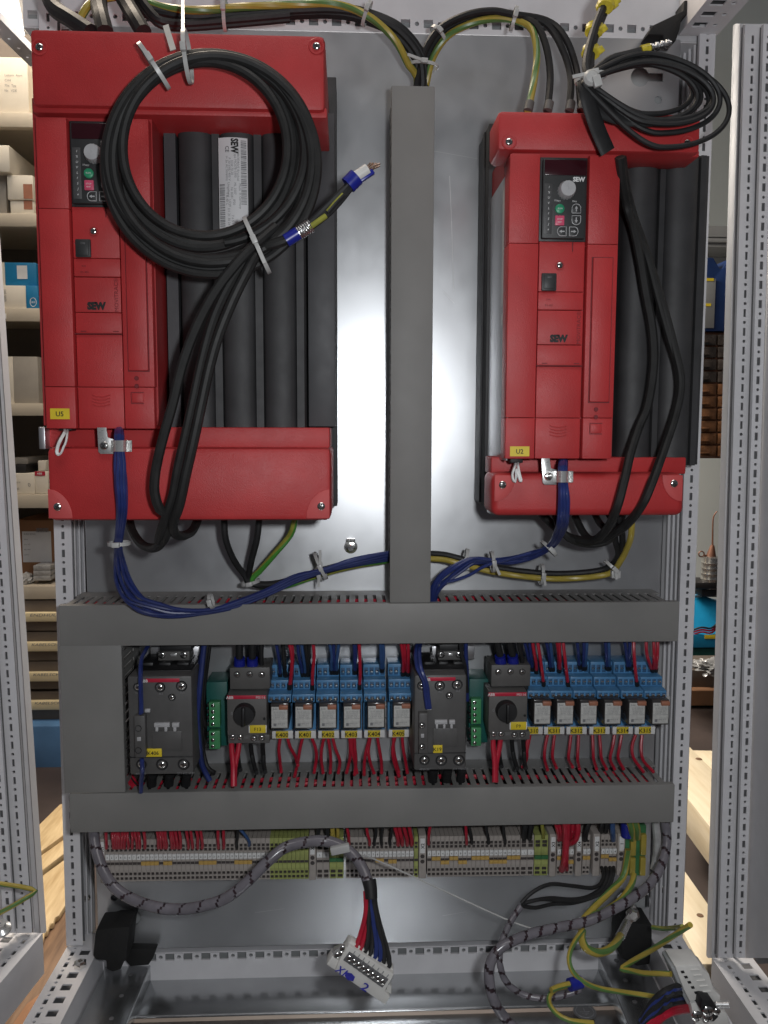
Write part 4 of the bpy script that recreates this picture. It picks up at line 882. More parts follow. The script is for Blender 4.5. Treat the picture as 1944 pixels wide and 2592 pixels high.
mb = MB(); a = ext(1259, 286, 1772, 386, YV+.005); mb.box(a[0], a[1], YV+0.002, -0.165, a[2], a[3], 0.005); top = mb.make('top_cover', 'red', t)
mb = MB(); b_ = ext(1259, 384, 1772, 398, YV+.02); mb.box(b_[0]+.001, b_[1]-.003, YV+0.014, -0.165, b_[2], b_[3]+.002, 0.002); mb.make('cover_lip', 'red', top)
for px, py in ((1288.5, 359), (1740, 363)):
    s = MB(); q = P(px, py, YV+0.0018); s.lathe(q, (0, -1, 0), [(0.0085, 0), (0.008, 0.0006), (0.0062, 0.0004), (0.006, -0.002), (0, -0.002)], 20); se = s.make('screw_seat', 'red', top)
    s = MB(); screw(s, q, 0.004); s.make('screw', ['screw', 'ink'], se)
mb = MB(); a = ext(1243, 1157, 1737, 1200, YV+.05); mb.box(a[0], a[1], YV+0.05, -0.13, a[2], a[3], 0.002); mb.make('lower_flange', 'red', t)
mb = MB(); a = ext(1246, 1198, 1735, 1306, YV+.01); mb.box(a[0], a[1], YV+0.01, -0.15, a[2], a[3], 0.009, seg=4); mb.box(a[0]+.03, a[1]-.03, -.151, -.03, a[2]+.01, a[3]-.004, 0); low = mb.make('lower_cover', 'red', t)
for (px, py), c, s_ in (((1272, 1227), (1252, 1203), 1), ((1706, 1224), (1728, 1203), -1)):
    mb = MB(); corner_patch(mb, c, 0.024, s_, -1, YV+0.0098); cp = mb.make('corner_pad', 'redpad', low)
    s = MB(); screw(s, P(px, py, YV+0.009), 0.0044); s.make('screw', ['screw', 'ink'], cp)
mb = MB(); a = ext(1240, 1215, 1249, 1300, YV+.06); mb.box(a[0], a[1]+.002, YV+0.05, -0.145, a[2], a[3], 0.0006); mb.make('metal_edge', 'silver', t)
YH2 = -0.165
zt_ = P(1680, 392, YH2).z; zb_ = P(1680, 1178, YH2).z
x_0, x_1 = P(1574, 780, YH2).x, P(1775, 780, YH2).x
mb = MB(); pr = lobes(x_0, x_1, 2, YH2+0.008, 0.017, 0.16); profile(mb, pr, zb_, zt_, -0.03); hs = mb.make('heatsink', 'sink', t, sharp=60)
w_ = (x_1-x_0)/2
for i in range(2):
    mb = MB(); c = Vector((x_0+w_*(i+0.42), YH2+0.010, zb_)); mb.lathe(c, (0, 0, -1), [(w_*0.40, 0), (w_*0.39, 0.003), (w_*0.32, 0.007), (0, 0.008)], 24); mb.make('heatsink_end', 'sink', hs)
mb = MB(); a = ext(1560, 392, 1789, 1176, -0.10); mb.box(a[0]+.02, a[1]-.004, -0.10, -0.004, a[2], a[3], 0.001); mb.make('rear_flange', 'sink', t)
mb = MB(); a = ext(1209, 363, 1262, 1268, -0.012); mb.box(a[0], a[0]+.03, -0.085, -0.004, a[2], a[3], 0.001); mb.make('rear_flange', 'sink', t)
mb = MB(); mb.box(a[0]-.002, a[0]-.0002, -0.060, -0.050, a[2]+.002, a[3]-.002, 0.0004); mb.make('flange_rib', 'sink', t)
name_tag(t, 'N', 1291, 1130, 1340, 1155, YV-0.0008, 'U2')

# ---- metal cable clamps and white clips under the panels
def clamp(c, x0, y0, x1, y1, Y, label, hs):
    """L shaped plate with a screw and a strap bridging the wires; unit coords of crop CL mapped to the pixel box"""
    def q(x, y, dy=0.0): return P(x0+(x-200)/(970-200)*(x1-x0), y0+(y-165)/(740-165)*(y1-y0), Y+dy)
    t = thing('cable_clamp', label, 'cable clamp', q(400, 740), 'metal cable clamps under the drives')
    mb = MB(); mb.poly([q(*p_) for p_ in [(205, 165), (400, 165), (430, 380), (560, 420), (560, 740), (280, 740), (235, 700)]], (0, 0.002, 0), bev=0.0004); pl_ = mb.make('clamp_plate', 'zinc', t)
    s = MB(); screw(s, q(365, 560, -0.0002), 0.0048, h=0.004); s.make('screw', ['screw', 'ink'], pl_)
    mb = MB(); pts = [(500, 0.0), (545, -0.004), (575, -0.0150), (660, -0.0185), (760, -0.0185), (815, -0.0160), (838, -0.004), (850, 0.0), (900, -0.002), (950, -0.006)]
    up_, dn_ = [q(x, 445, d*hs) for x, d in pts], [q(x, 690, d*hs) for x, d in pts]; k = len(pts); th = Vector((0, 0.0012, 0))
    mb.add(up_+dn_+[v+th for v in up_]+[v+th for v in dn_], [(i, k+i, k+i+1, i+1) for i in range(k-1)]+[(2*k+i, 2*k+i+1, 3*k+i+1, 3*k+i) for i in range(k-1)]+[(i, i+1, 2*k+i+1, 2*k+i) for i in range(k-1)]+[(k+i, 3*k+i, 3*k+i+1, k+i+1) for i in range(k-1)])
    mb.make('clamp_strap', 'zinc', t, sharp=50)
clamp('N', 245, 1082, 336, 1149, YV-0.0035, 'shiny cable clamp with a strap over the blue wires under the larger drive', 1.0)
clamp('N', 1370, 1160, 1453, 1227, YV+0.002, 'shiny cable clamp with a strap over the blue wires under the smaller drive', 1.25)
def strap_clip(pts, Y, label):
    mb = MB(); mb.tube(smooth(path('N', pts, Y), 0.002), 0.0019, 8, flat=(1.0, 0.7)); tag(mb.make('strap_loop', 'white'), label, 'strap', 'white strap loops under the drives')
strap_clip([(165, 1086, -.21), (163, 1096, -.222), (154, 1112, -.23), (147, 1128, -.23), (144, 1144, -.23), (148, 1151, -.23), (155, 1146, -.231), (160, 1134, -.231), (167, 1118, -.229), (170, 1100, -.222), (171, 1088, -.21)], YV, 'white strap loop hanging below the tag U5')
strap_clip([(1305, 1166, -.20), (1303, 1180, -.217), (1297, 1200, -.222), (1299, 1214, -.223), (1304, 1220, -.223), (1306, 1205, -.224), (1306, 1188, -.222), (1310, 1200, -.223), (1317, 1218, -.224), (1319, 1215, -.223), (1314, 1196, -.223), (1311, 1178, -.218), (1311, 1166, -.2)], YV, 'white strap loop hanging below the tag U2')
for px, py, tt in ((167, 1086, 'U5'), (1310, 1168, 'U2')):
    mb = MB(); nbox(mb, px-18, py-8, px+14, py+4, YV+0.012, YV+0.03, 0.001); tag(mb.make('strap_socket', 'ink'), 'black socket holding the white strap loop below the tag '+tt, 'socket')
# ================================================================ CONTACTORS, SWITCHES, RELAYS
def contactor(fx, fy, Y, label, tagtext, wide, tagx):
    """fx, fy map unit coordinates of crop K1 (the left contactor) to photograph pixels"""
    def q(x, y, dy=0.0): return P(fx(x), fy(y), Y+dy)
    t = thing('contactor', label, 'contactor', q(440, 1500), 'dark grey contactors')
    def bx_(name, x0, y0, x1, y1, dy, dep, m='cont', bev=0.0015, parent=None):
        mb = MB(); a = ext(fx(x0), fy(y0), fx(x1), fy(y1), Y+dy); mb.box(a[0], a[1], Y+dy, Y+dy+dep, a[2], a[3], bev, 0); return mb.make(name, m, parent or t)
    body = bx_('housing', 105, 462, 778, 1498, 0, 0.115, 'cont', 0.003)
    bx_('upper_terminals', 200, 400, 770, 500, 0.022, 0.08, 'contblk', 0.002)
    for x in (235, 420, 610): bx_('phase_barrier', x, 320, x+130, 420, 0.045, 0.05, 'contblk', 0.002)
    for x in (300, 485, 675):
        mb = MB(); screw(mb, q(x, 385, 0.0445), 0.0035); mb.make('terminal_screw', ['screw', 'ink'], t)
    st = bx_('brand_stripe', 285, 488, 640, 527, -0.0006, 0.003, 'stripe', 0.0003)
    mb = MB(); mb.text('ABB', q(268, 512, -0.0007), XAX, ZAX, 0.0036, bold=0.02); mb.make('brand_lettering', 'inkwhite', t)
    for x, y, r in ((203, 578, .0035), (436, 580, .0040), (662, 568, .0042), (560, 685, .0028), (240, 1388, .0040), (457, 1390, .0045), (684, 1388, .0045)):
        mb = MB(); c = q(x, y, -0.0003); mb.lathe(c, (0, -1, 0), [(r*1.7, 0), (r*1.55, 0.0005), (r*1.25, 0.0003), (r*1.2, -.002), (0, -.002)], 16); se = mb.make('screw_well', 'contblk', t)
        mb = MB(); screw(mb, c, r); mb.make('screw', ['screw', 'ink'], se)
    mb = MB()
    for x, y, s in ((200, 635, '1L1'), (445, 645, '3L2'), (670, 632, '5L3'), (235, 1485, 'AF80-30'), (700, 1480, '2T1 4T2 6T3')): mb.text(s, q(x, y, -0.0004), XAX, ZAX, 0.0026)
    mb.make('lettering', 'inkgrey', t)
    la = bx_('white_latch', 372, 957, 535, 1000, -0.004, 0.006, 'knob', 0.0006)
    for x in (385, 480): bx_('latch_leg', x, 1000, x+30, 1045, -0.004, 0.006, 'knob', 0.0006, la)
    la = bx_('white_latch', 560, 957, 635, 1000, -0.004, 0.006, 'knob', 0.0006); bx_('latch_leg', 573, 1000, 605, 1045, -0.004, 0.006, 'knob', 0.0006, la)
    bx_('mechanism_cover', 350, 1040, 665, 1240, -0.0016, 0.005, 'cont', 0.001)
    bx_('lower_lip', 108, 1310, 776, 1318, -0.0012, 0.003, 'contblk', 0.0004)
    ax_ = bx_('auxiliary_block', 165, 880, 282, 1320, -0.010, 0.012, 'cont', 0.0015)
    for y in (1012, 1243):
        mb = MB(); c = q(207, y, -0.0102); mb.lathe(c, (0, -1, 0), [(0.0042, 0), (0.004, .0004), (.0034, .0003), (.0033, -.002), (0, -.002)], 16); mb.make('screw_well', 'contblk', ax_)
        if not wide: mb = MB(); screw(mb, c, 0.0028); mb.make('screw', ['screw', 'ink'], ax_)
    bx_('white_marker', 193, 1105, 235, 1145, -0.0112, 0.002, 'knob', 0.0003, ax_)
    bx_('coil_clip', 275, 810, 330, 845, -0.003, 0.004, 'knob', 0.0006)
    a = ext(fx(tagx[0]), fy(1226), fx(tagx[1]), fy(1310), Y-0.0024); mb = MB(); mb.box(a[0], a[1], Y-0.0024, Y-0.0002, a[2], a[3], 0.0002); nt = mb.make('name_tag', 'yellow', t)
    mb = MB(); mb.text(tagtext, ((a[0]+a[1])/2-.0005, Y-0.0027, (a[2]+a[3])/2), XAX, ZAX, 0.0047, bold=.01); mb.make('tag_lettering', 'ink', nt)
    # bus terminal block above
    tb = thing('terminal_clamp', 'dark feed terminal clamp with two bright screws above the '+('wider' if wide else 'narrower')+' contactor', 'terminal clamp', q(560, 300, 0.05), 'feed terminals above the contactors')
    def b2(name, x0, y0, x1, y1, dy, dep, m, bev=0.001, parent=None):
        mb = MB(); a = ext(fx(x0), fy(y0), fx(x1), fy(y1), Y+dy); mb.box(a[0], a[1], Y+dy, Y+dy+dep, a[2], a[3], bev); return mb.make(name, m, parent or tb)
    b2('clamp_body', 415, 205, 745, 300, 0.055, 0.03, 'contlt'); b2('clamp_cap', 430, 130, 765, 210, 0.060, 0.03, 'contblk')
    b2('metal_carrier', 335, 150, 885, 300, 0.088, 0.003, 'silver')
    for x in (455, 685):
        mb = MB(); screw(mb, q(x, 240, 0.0548), 0.0048); mb.make('clamp_screw', ['screw', 'ink'], tb)
    b2('spring', 545, 225, 610, 255, 0.053, 0.003, 'zinc', 0.0008)
    for k, x in enumerate((360, 540, 720)):
        wire('feed_wire', [q(x, 1490, 0.045), q(x-10, 1560, 0.05), q(x-16, 1700, 0.058), q(x-20, 1850, 0.066)], 0.0062, 'blkw', ['first', 'second', 'third'][k]+' thick black feed wire under the '+('wider' if wide else 'narrower')+' contactor', 'wire', 'thick feed wires under the contactors', 10)
    return t
contactor(lambda x: 300+x*.2411, lambda y: 1600+y*.2411, -0.128, 'wider dark grey contactor with red stripe and yellow tag K406', 'K406', True, (285, 453))
rx = lambda x: 1020+.217*(130+(x-105)*(738-130)/(778-105)); ry = lambda y: 1600+.217*(500+(y-462)*(1612-500)/(1498-462))
contactor(rx, ry, -0.128, 'narrower dark grey contactor with red stripe and yellow tag ending in 19', 'K19', False, (352, 470))

def motor_switch(fx, fy, Y, label, tagtext):
    def q(x, y, dy=0.0): return P(fx(x), fy(y), Y+dy)
    t = thing('motor_protection_switch', label, 'motor switch', q(1350, 1165), 'motor protection switches')
    def bx_(name, x0, y0, x1, y1, dy, dep, m='contlt', bev=0.0012, parent=None):
        mb = MB(); a = ext(fx(x0), fy(y0), fx(x1), fy(y1), Y+dy); mb.box(a[0], a[1], Y+dy, Y+dy+dep, a[2], a[3], bev); return mb.make(name, m, parent or t)
    bx_('housing', 1140, 662, 1556, 1085, 0, 0.07); bx_('lower_terminals', 1150, 1080, 1586, 1170, 0.008, 0.06); bx_('upper_terminals', 1168, 372, 1590, 600, 0.018, 0.05)
    bx_('neck', 1160, 598, 1570, 668, 0.024, 0.05, 'contblk')
    s = bx_('brand_stripe', 1138, 666, 1548, 704, -0.0006, 0.003, 'stripe', 0.0003)
    mb = MB(); mb.text('ABB', q(1168, 686, -0.0007), XAX, ZAX, 0.0036, bold=.02); mb.text('MS116', q(1492, 685, -0.0007), XAX, ZAX, 0.0032); mb.make('brand_lettering', 'inkwhite', s)
    c = q(1325, 850, 0); r = abs(q(1437, 850).x-c.x)
    mb = MB(); mb.lathe(c, (0, -1, 0), [(r*1.02, 0), (r, 0.006), (r*0.93, 0.012), (0, 0.0125)], 32); mb.box(c.x-r*.16, c.x+r*.16, c.y-.0185, c.y-.012, c.z-r*.9, c.z+r*.9, .0015); mb.make('rotary_knob', 'contblk', t)
    mb = MB(); mb.text('0', q(1190, 852), XAX, ZAX, 0.004); mb.text('I', q(1327, 722), XAX, ZAX, 0.003); mb.text('TEST', q(1340, 1108, .007), XAX, ZAX, 0.002); mb.text('OFF', q(1235, 1092, .007), XAX, ZAX, 0.002); mb.text('2T1', q(1235, 1150, .0075), XAX, ZAX, 0.002); mb.text('97 98', q(1455, 1150, .0075), XAX, ZAX, 0.002); mb.make('lettering', 'inkgrey', t)
    for x, y, dy in ((1243, 447, .018), (1376, 443, .018), (1503, 447, .018), (1195, 1102, .008), (1277, 1102, .008), (1420, 1115, .008), (1505, 1108, .008)):
        mb = MB(); cc = q(x, y, dy-.0002); mb.lathe(cc, (0, -1, 0), [(.0044, 0), (.0042, .0004), (.0036, .0003), (.0035, -.002), (0, -.002)], 16); se = mb.make('screw_well', 'contblk', t)
        mb = MB(); screw(mb, cc, .0030); mb.make('screw', ['screw', 'ink'], se)
    mb = MB(); mb.lathe(q(1530, 910, -.0003), (0, -1, 0), [(.0018, 0), (.0016, .0005), (0, .0005)], 10); mb.make('current_dial', 'contblk', t)
    h = bx_('tag_holder', 1366, 984, 1554, 1058, -0.003, 0.004, 'white', 0.0004); a = ext(fx(1378), fy(978), fx(1545), fy(1060), Y-.0036)
    mb = MB(); mb.box(a[0], a[1], Y-.0036, Y-.0026, a[2], a[3], .0003); nt = mb.make('name_tag', 'yellow', t); mb = MB(); mb.text(tagtext, ((a[0]+a[1])/2, Y-.0038, (a[2]+a[3])/2), XAX, ZAX, .0046); mb.make('tag_lettering', 'ink', nt)
    return q
mq1 = motor_switch(lambda x: 300+x*.2411, lambda y: 1600+y*.2411, -0.095, 'dark grey motor protection switch with black rotary knob and yellow tag F13', 'F13')
fx2 = lambda x: 1020+.217*(1000+(x-1140)*(1450-1000)/(1556-1140)); fy2 = lambda y: 1600+.217*(705+(y-665)*(1260-705)/(1170-665))
mq2 = motor_switch(fx2, fy2, -0.095, 'dark grey motor protection switch with black rotary knob and yellow tag F9', 'F9')

def io_module(fx, fy, Y, label):
    t = thing('terminal_module', label, 'terminal module', P(fx(1030), fy(1195), Y), 'teal terminal modules')
    def bx_(name, x0, y0, x1, y1, dy, dep, m, bev=0.001, parent=None):
        mb = MB(); a = ext(fx(x0), fy(y0), fx(x1), fy(y1), Y+dy); mb.box(a[0], a[1], Y+dy, Y+dy+dep, a[2], a[3], bev); return mb.make(name, m, parent or t)
    bx_('housing', 925, 525, 1145, 1195, 0, 0.05, 'teal')
    for y0, y1, k in ((738, 1000, 4), (1038, 1230, 3)):
        c = bx_('connector', 950, y0, 1065, y1, -0.012, 0.014, 'lgreen', 0.0008)
        for i in range(k):
            yy = y0+(i+.5)*(y1-y0)/k
            mb = MB(); screw(mb, P(fx(990), fy(yy), Y-.0122), .0026); mb.make('screw', ['screw', 'ink'], c)
            bx_('wire_entry', 930, yy-18, 951, yy+18, -0.008, 0.008, 'inkgrey' if False else 'contblk', .0003, c)
    return t
io_module(lambda x: 300+x*.2411, lambda y: 1600+y*.2411, -0.05, 'teal terminal module with light green connectors between contactor K406 and switch F13')
io_module(lambda x: 1020+.217*(770+(x-925)*(995-770)/(1145-925)), lambda y: 1600+.217*(550+(y-525)*(1290-550)/(1195-525)), -0.05, 'teal terminal module with light green connectors beside switch F9')

# ---------------------------------------------------------------- relays on blue sockets
YR = -0.075            # front of the lowest terminal tier
def relay(label, tagtext):
    """first relay, built where the socket K400 stands in the photograph"""
    k2 = lambda x, y: n('K2', x, y)
    t = thing('relay', label, 'relay', P(*k2(200, 1110), 0), 'plug in relays on blue sockets')
    def bx_(name, x0, y0, x1, y1, Yf, Yb, m, bev=0.0006, parent=None):
        mb = MB(); a = ext(*k2(x0, y0), *k2(x1, y1), Yf); mb.box(a[0], a[1], Yf, Yb, a[2], a[3], bev); return mb.make(name, m, parent or t), a
    X0, X1 = P(*k2(80, 700), YR).x, P(*k2(318, 700), YR).x
    # stepped socket: tiers of terminals (front y, top and bottom pixel rows)
    mb = MB(); tiers = [(-0.040, 345, 470), (-0.058, 505, 602), (YR, 655, 738)]
    zs = []
    for i, (Y, y0, y1) in enumerate(tiers):
        z1, z0 = P(*k2(200, y0), Y).z, P(*k2(200, y1), Y).z; zs.append((Y, z1, z0))
    for i, (Y, z1, z0) in enumerate(zs):
        nxt = zs[i+1][1] if i < 2 else z0
        mb.box(X0, X1, Y, -0.006, z0, z1, 0.0006)
        if i < 2: mb.poly([Vector((X0+.0002, Y+.0004, z0)), Vector((X0+.0002, zs[i+1][0], nxt)), Vector((X0+.0002, -.006, nxt)), Vector((X0+.0002, -.006, z0))], (X1-X0-.0004, 0, 0))
    z_b = P(*k2(200, 1040), -0.03).z
    mb.box(X0, X1, -0.034, -0.006, z_b, zs[2][2], 0.0006)
    sock = mb.make('socket', 'sock', t, sharp=30)
    w = (X1-X0)/4
    for i, (Y, z1, z0) in enumerate(zs):
        for c in range(4):
            xm = X0+(c+.5)*w; hh = z1-z0
            mb = MB(); mb.box(xm-w*.36, xm+w*.36, Y-.0003, Y+.001, z0+hh*.12, z0+hh*.75, .0001, 0)
            p0, p1 = Vector((xm-.0010, Y-.0014, z0+hh*.55)), Vector((xm+.0012, Y-.0022, z0+hh*.22))
            mb.lathe((xm, Y-.0003, z0+hh*.42), (0, -1, -.25), [(w*.32, 0), (w*.32, .0009), (w*.22, .0017), (0, .0018)], 12, 1)
            mb.make('terminal_screw', ['sockd', 'screw'], sock)
    # relay body and its print
    b, a = bx_('relay_case', 104, 752, 292, 1022, -0.092, -0.034, 'clear', 0.0012)
    l, a = bx_('print_label', 112, 786, 280, 1006, -0.0930, -0.0921, 'rlabel', 0.0003, b)
    mb = MB(); zz = lambda v: a[3]+(a[2]-a[3])*v; xx = lambda u: a[0]+(a[1]-a[0])*u; yl = -0.0932
    mb.text('finder', (xx(.08), yl, zz(.09)), XAX, ZAX, .0019, align='l', bold=.02)
    for v, s in ((.24, '(E) 55.34.9.024'), (.33, '7A 250V AC1'), (.41, 'U=24V DC'), (.49, '1500 VA'), (.80, '0040 IT')): mb.text(s, (xx(.5), yl, zz(v)), XAX, ZAX, .0016, width=(a[1]-a[0])*.72)
    mb.box(xx(.02), xx(.98), yl, yl+.0002, zz(.575), zz(.565)); mb.box(xx(.12), xx(.30), yl, yl+.0002, zz(.92), zz(.79)); mb.make('print', 'inkgrey', b)
    bx_('orange_lever', 190, 772, 284, 818, -0.0965, -0.091, 'orange', 0.001)
    # marker carrier
    c, a = bx_('marker_carrier', 120, 1040, 338, 1118, -0.040, -0.034, 'white', 0.0004)
    m, a = bx_('name_tag', 158, 1042, 288, 1114, -0.0412, -0.0403, 'yellow', 0.0002)
    t['txt'] = 0; del t['txt']
    return t, ((a[0]+a[1])/2, -0.0414, (a[2]+a[3])/2), m
def relay_tag(t, pos, s, base):
    mb = MB(); mb.text(s, Vector(pos), XAX, ZAX, .0058, bold=.012)
    nt = [c for c in t.children if c.name.startswith('name_tag')][0]
    o = bpy.data.objects.new('tag_lettering', None) if False else None
    og = ORG[t.name]; me = bpy.data.meshes.new('tag_lettering'); me.from_pydata([p-og for p in mb.v], [], mb.f); me.materials.append(M['ink'])
    o = bpy.data.objects.new('tag_lettering', me); COL.objects.link(o); o.parent = nt
R0, tp, m0 = relay('plug in relay on a blue socket tagged K400, next to switch F13', 'K400')
refx = P(*n('K2', 80, 700), YR)
relays = [R0]
for i in range(1, 6):
    x = [0, 250, 502, 752, 1002, 1268][i]
    q = P(*n('K2', 80+x, [700, 699, 698, 697, 692, 688][i]), YR); off = q-refx; off.y = 0
    relays.append(dup(R0, off, 'plug in relay on a blue socket tagged K40%d' % i))
for i in range(6):
    x = [143, 368, 600, 838, 1078, 1310][i]
    q = P(*n('K4', x, 636), YR); off = q-refx; off.y = 0; off.z = off.z + 0.001
    relays.append(dup(R0, off, 'plug in relay on a blue socket tagged K31%d' % i))
for r_, s in zip(relays, ['K40%d' % i for i in range(6)]+['K31%d' % i for i in range(6)]):
    relay_tag(r_, Vector(tp)+(ORG[r_.name]-ORG[R0.name]), s, m0)
# DIN rails behind the devices
for y, x0, x1, nm in ((1800, 318, 1690, 'upper steel mounting rail behind the contactors and relays'), (2172, 260, 1600, 'lower steel mounting rail behind the terminal row')):
    zc = P(972, y, -.006).z; a, b = P(x0, y, 0).x, P(x1, y, 0).x
    mb = MB(); mb.box(a, b, -0.006, -0.0045, zc-.0175, zc+.0175, .0004); mb.box(a, b, -0.0044, -0.001, zc-.012, zc+.012, .0004); tag(mb.make('mounting_rail', 'zinc'), nm, 'mounting rail')

# ---------------------------------------------------------------- terminal row
YT = -0.050
zr = lambda px: P(px, 2172, YT).z
def rowy(px, f):  # pixel row of the terminal strip: f 0 top .. 1 bottom, following its slight slope
    xs = (px-269)/(1560-269); top = 2126+(2112-2126)*xs; bot = 2232+(2213-2232)*xs; return top+(bot-top)*f
def terminal(px, w_px, m, label, group, marker=True, jump=None, name='terminal_block', jm='jump'):
    """one terminal block whose left edge stands at pixel px"""
    pc = px+w_px/2; x0, x1 = P(px+.35, rowy(pc, .5), YT).x, P(px+w_px-.35, rowy(pc, .5), YT).x
    z1, z0 = P(pc, rowy(pc, 0), YT).z, P(pc, rowy(pc, 1), YT).z; H = z1-z0; w = x1-x0; zf = lambda f: z1-H*f
    t = thing(name, label, 'terminal block', ((x0+x1)/2, 0, z0), group)
    mb = MB()
    k = w_px/11; hs = min(H*.085, w*.8)
    mb.perf((x0, YT, z0), (0, 0, 1), (1, 0, 0), (0, -1, 0), H, [(w*.14, w*.86, [(H*(1-f), hs, 's') for f in (.935, .825, .435, .255, .165) if not (f == .435)])], 0.002)
    mb.add([Vector((x1, YT, z0)), Vector((x1, YT, z1)), Vector((x0+w*.86, YT, z1)), Vector((x0+w*.86, YT, z0))], [(0, 1, 2, 3)])
    mb.box(x0+.0004, x1-.0004, YT+.004, -.0075, z0+.0005, z1-.0005, 0, 1)
    for x in (x0, x1): mb.add([Vector((x, YT, z0)), Vector((x, YT, z1)), Vector((x, YT+.004, z1)), Vector((x, YT+.004, z0))], [(0, 1, 2, 3)])
    for z in (z0, z1): mb.add([Vector((x0, YT, z)), Vector((x1, YT, z)), Vector((x1, -.007, z)), Vector((x0, -.007, z))], [(0, 1, 2, 3)])
    mb.box(x0, x1, YT-.0008, YT-.0002, zf(.72), zf(.62), 0); mb.box(x0+.0002, x1-.0002, YT-.0004, YT-.0001, zf(.60), zf(.54), 0, 1)
    body = mb.make('block_body', [m, 'termd'], t, smooth=False)
    if marker:
        mb = MB(); mb.box(x0+w*.04, x1-w*.04, YT-.0032, YT-.0004, zf(.46), zf(.335), .0002); mk = mb.make('marker', 'white', t)
        mb = MB(); mb.text(marker, ((x0+x1)/2, YT-.0034, zf(.395)), XAX, ZAX, .0028, width=w*.45 if len(marker) > 1 else None); mb.make('marker_lettering', 'ink', mk)
    if jump is not None:
        mb = MB(); mb.box(x0-.0001, x1+.0001, YT-.0030, YT-.0005, zf(jump+.05), zf(jump-.035), .0003); mb.make('jumper', jm, t)
    return t
pw = 11.23
lab = {'a': 'narrow grey terminal block in the long run under the red wires', 'b': 'narrow grey terminal block in the run right after the spiral hose bend', 'c': 'narrow grey terminal block in the run between bracket and wide blocks'}
def run(x, cnt, pitch, m, label, group, jumps=(), mk=True, jm='jump', start=1):
    for i in range(cnt):
        j = None
        for a, b, f in jumps:
            if a <= i < b: j = f
        terminal(x+i*pitch, pitch, m, label, group, str((start+i) % 60 or 1) if mk else False, j, jm=jm)
    return x+cnt*pitch
run(268, 37, pw, 'term', 'narrow grey terminal block in the long run below the many red wires', 'grey terminals below the red wires', ((8, 12, .55), (13, 15, .55), (21, 25, .55), (29, 33, .55)))
run(683, 9, 10.9, 'termyg', 'narrow yellow green terminal block behind the spiral hose', 'yellow green terminals behind the spiral hose', mk=False)
run(801, 2, 16.4, 'term', 'wide grey terminal block behind the bend of the spiral hose', 'wide grey terminals at the hose bend', start=1)
run(834, 2, 18.0, 'termyg', 'wide yellow green terminal block behind the bend of the spiral hose', 'wide yellow green terminals at the hose bend', ((0, 2, .52),), False, 'termgr')
run(875, 16, 10.75, 'term', 'narrow grey terminal block in the middle run beneath the black and red wires', 'grey terminals of the middle run', ((7, 9, .55), (10, 12, .58)))
run(1048, 1, 10.4, 'termyg', 'single narrow yellow green terminal block beside the end bracket X2', 'single yellow green terminal', mk=False)
run(1081, 21, 11.2, 'term', 'narrow grey terminal block in the run with many ochre jumpers', 'grey terminals with many jumpers', ((1, 3, .52), (3, 5, .62), (5, 7, .52), (7, 9, .62), (10, 14, .52), (14, 18, .62), (18, 21, .52)))
run(1317, 2, 17, 'term', 'wide grey terminal block beside the wide yellow green pair', 'wide grey terminals next to the green pair')
run(1352, 2, 17.4, 'termyg', 'wide yellow green terminal block with a dark green bar', 'wide yellow green terminals with green bar', ((0, 2, .52),), False, 'termgr')
run(1409, 4, 10.6, 'term', 'narrow grey terminal block under the red loop wires', 'grey terminals under the red loop', ((0, 2, .55), (2, 4, .65)))
run(1474, 2, 9.6, 'term', 'narrow grey terminal block of the small pair marked X4', 'pair of grey terminals marked X4', ((0, 2, .55),))
run(1520, 4, 9.9, 'term', 'narrow grey terminal block with a black wire bundle leaving below', 'grey terminals with black wires below', ((0, 2, .52), (2, 4, .60)))
def bracket(px, w_px, s, label, f0=-.22):
    pc = px+w_px/2; Y = YT-.003; x0, x1 = P(px, rowy(pc, .5), Y).x, P(px+w_px, rowy(pc, .5), Y).x; z1, z0 = P(pc, rowy(pc, -.02), Y).z, P(pc, rowy(pc, 1.04), Y).z
    t = thing('end_bracket', label, 'end bracket', ((x0+x1)/2, 0, z0), 'grey end brackets of the terminal row')
    mb = MB(); mb.box(x0, x1, Y, -.007, z0, z1, .0012); mb.make('bracket_body', 'term', t)
    H = z1-z0
    for f in (.48, .60):
        mb = MB(); mb.lathe(((x0+x1)/2, Y-.0001, z1-H*f), (0, -1, 0), [(.0030, 0), (.0028, .0003), (0, .0003)], 14); mb.make('bracket_hole', 'termd', t)
    w = x1-x0; mb = MB(); mb.box(x0+w*.18, x1-w*.18, Y-.001, Y-.0002, z1-H*.40, z1-H*.06, .0003); mk = mb.make('marker', 'white', t)
    mb = MB(); mb.text(s, ((x0+x1)/2, Y-.0012, z1-H*.23), (0, 0, 1), (-1, 0, 0), .0045, bold=.02); mb.make('marker_lettering', 'ink', mk)
bracket(252, 15, 'X1', 'grey end bracket at the beginning of the terminal row, beside the hanging spiral hose')
bracket(782, 18, 'X3', 'grey end bracket behind the spiral hose between green and wide grey terminals')
bracket(1060, 19, 'X2', 'grey end bracket marked X2 in the middle of the terminal row')
bracket(1391, 17, 'X3', 'grey end bracket marked X3 beside the red loop wires')
bracket(1457, 16, 'X4', 'grey end bracket marked X4 between two small terminal groups')
bracket(1501, 18, 'X2', 'grey end bracket beside the terminals with black wires below')
bracket(1563, 19, '1', 'grey end bracket beside the large yellow green earth terminals')
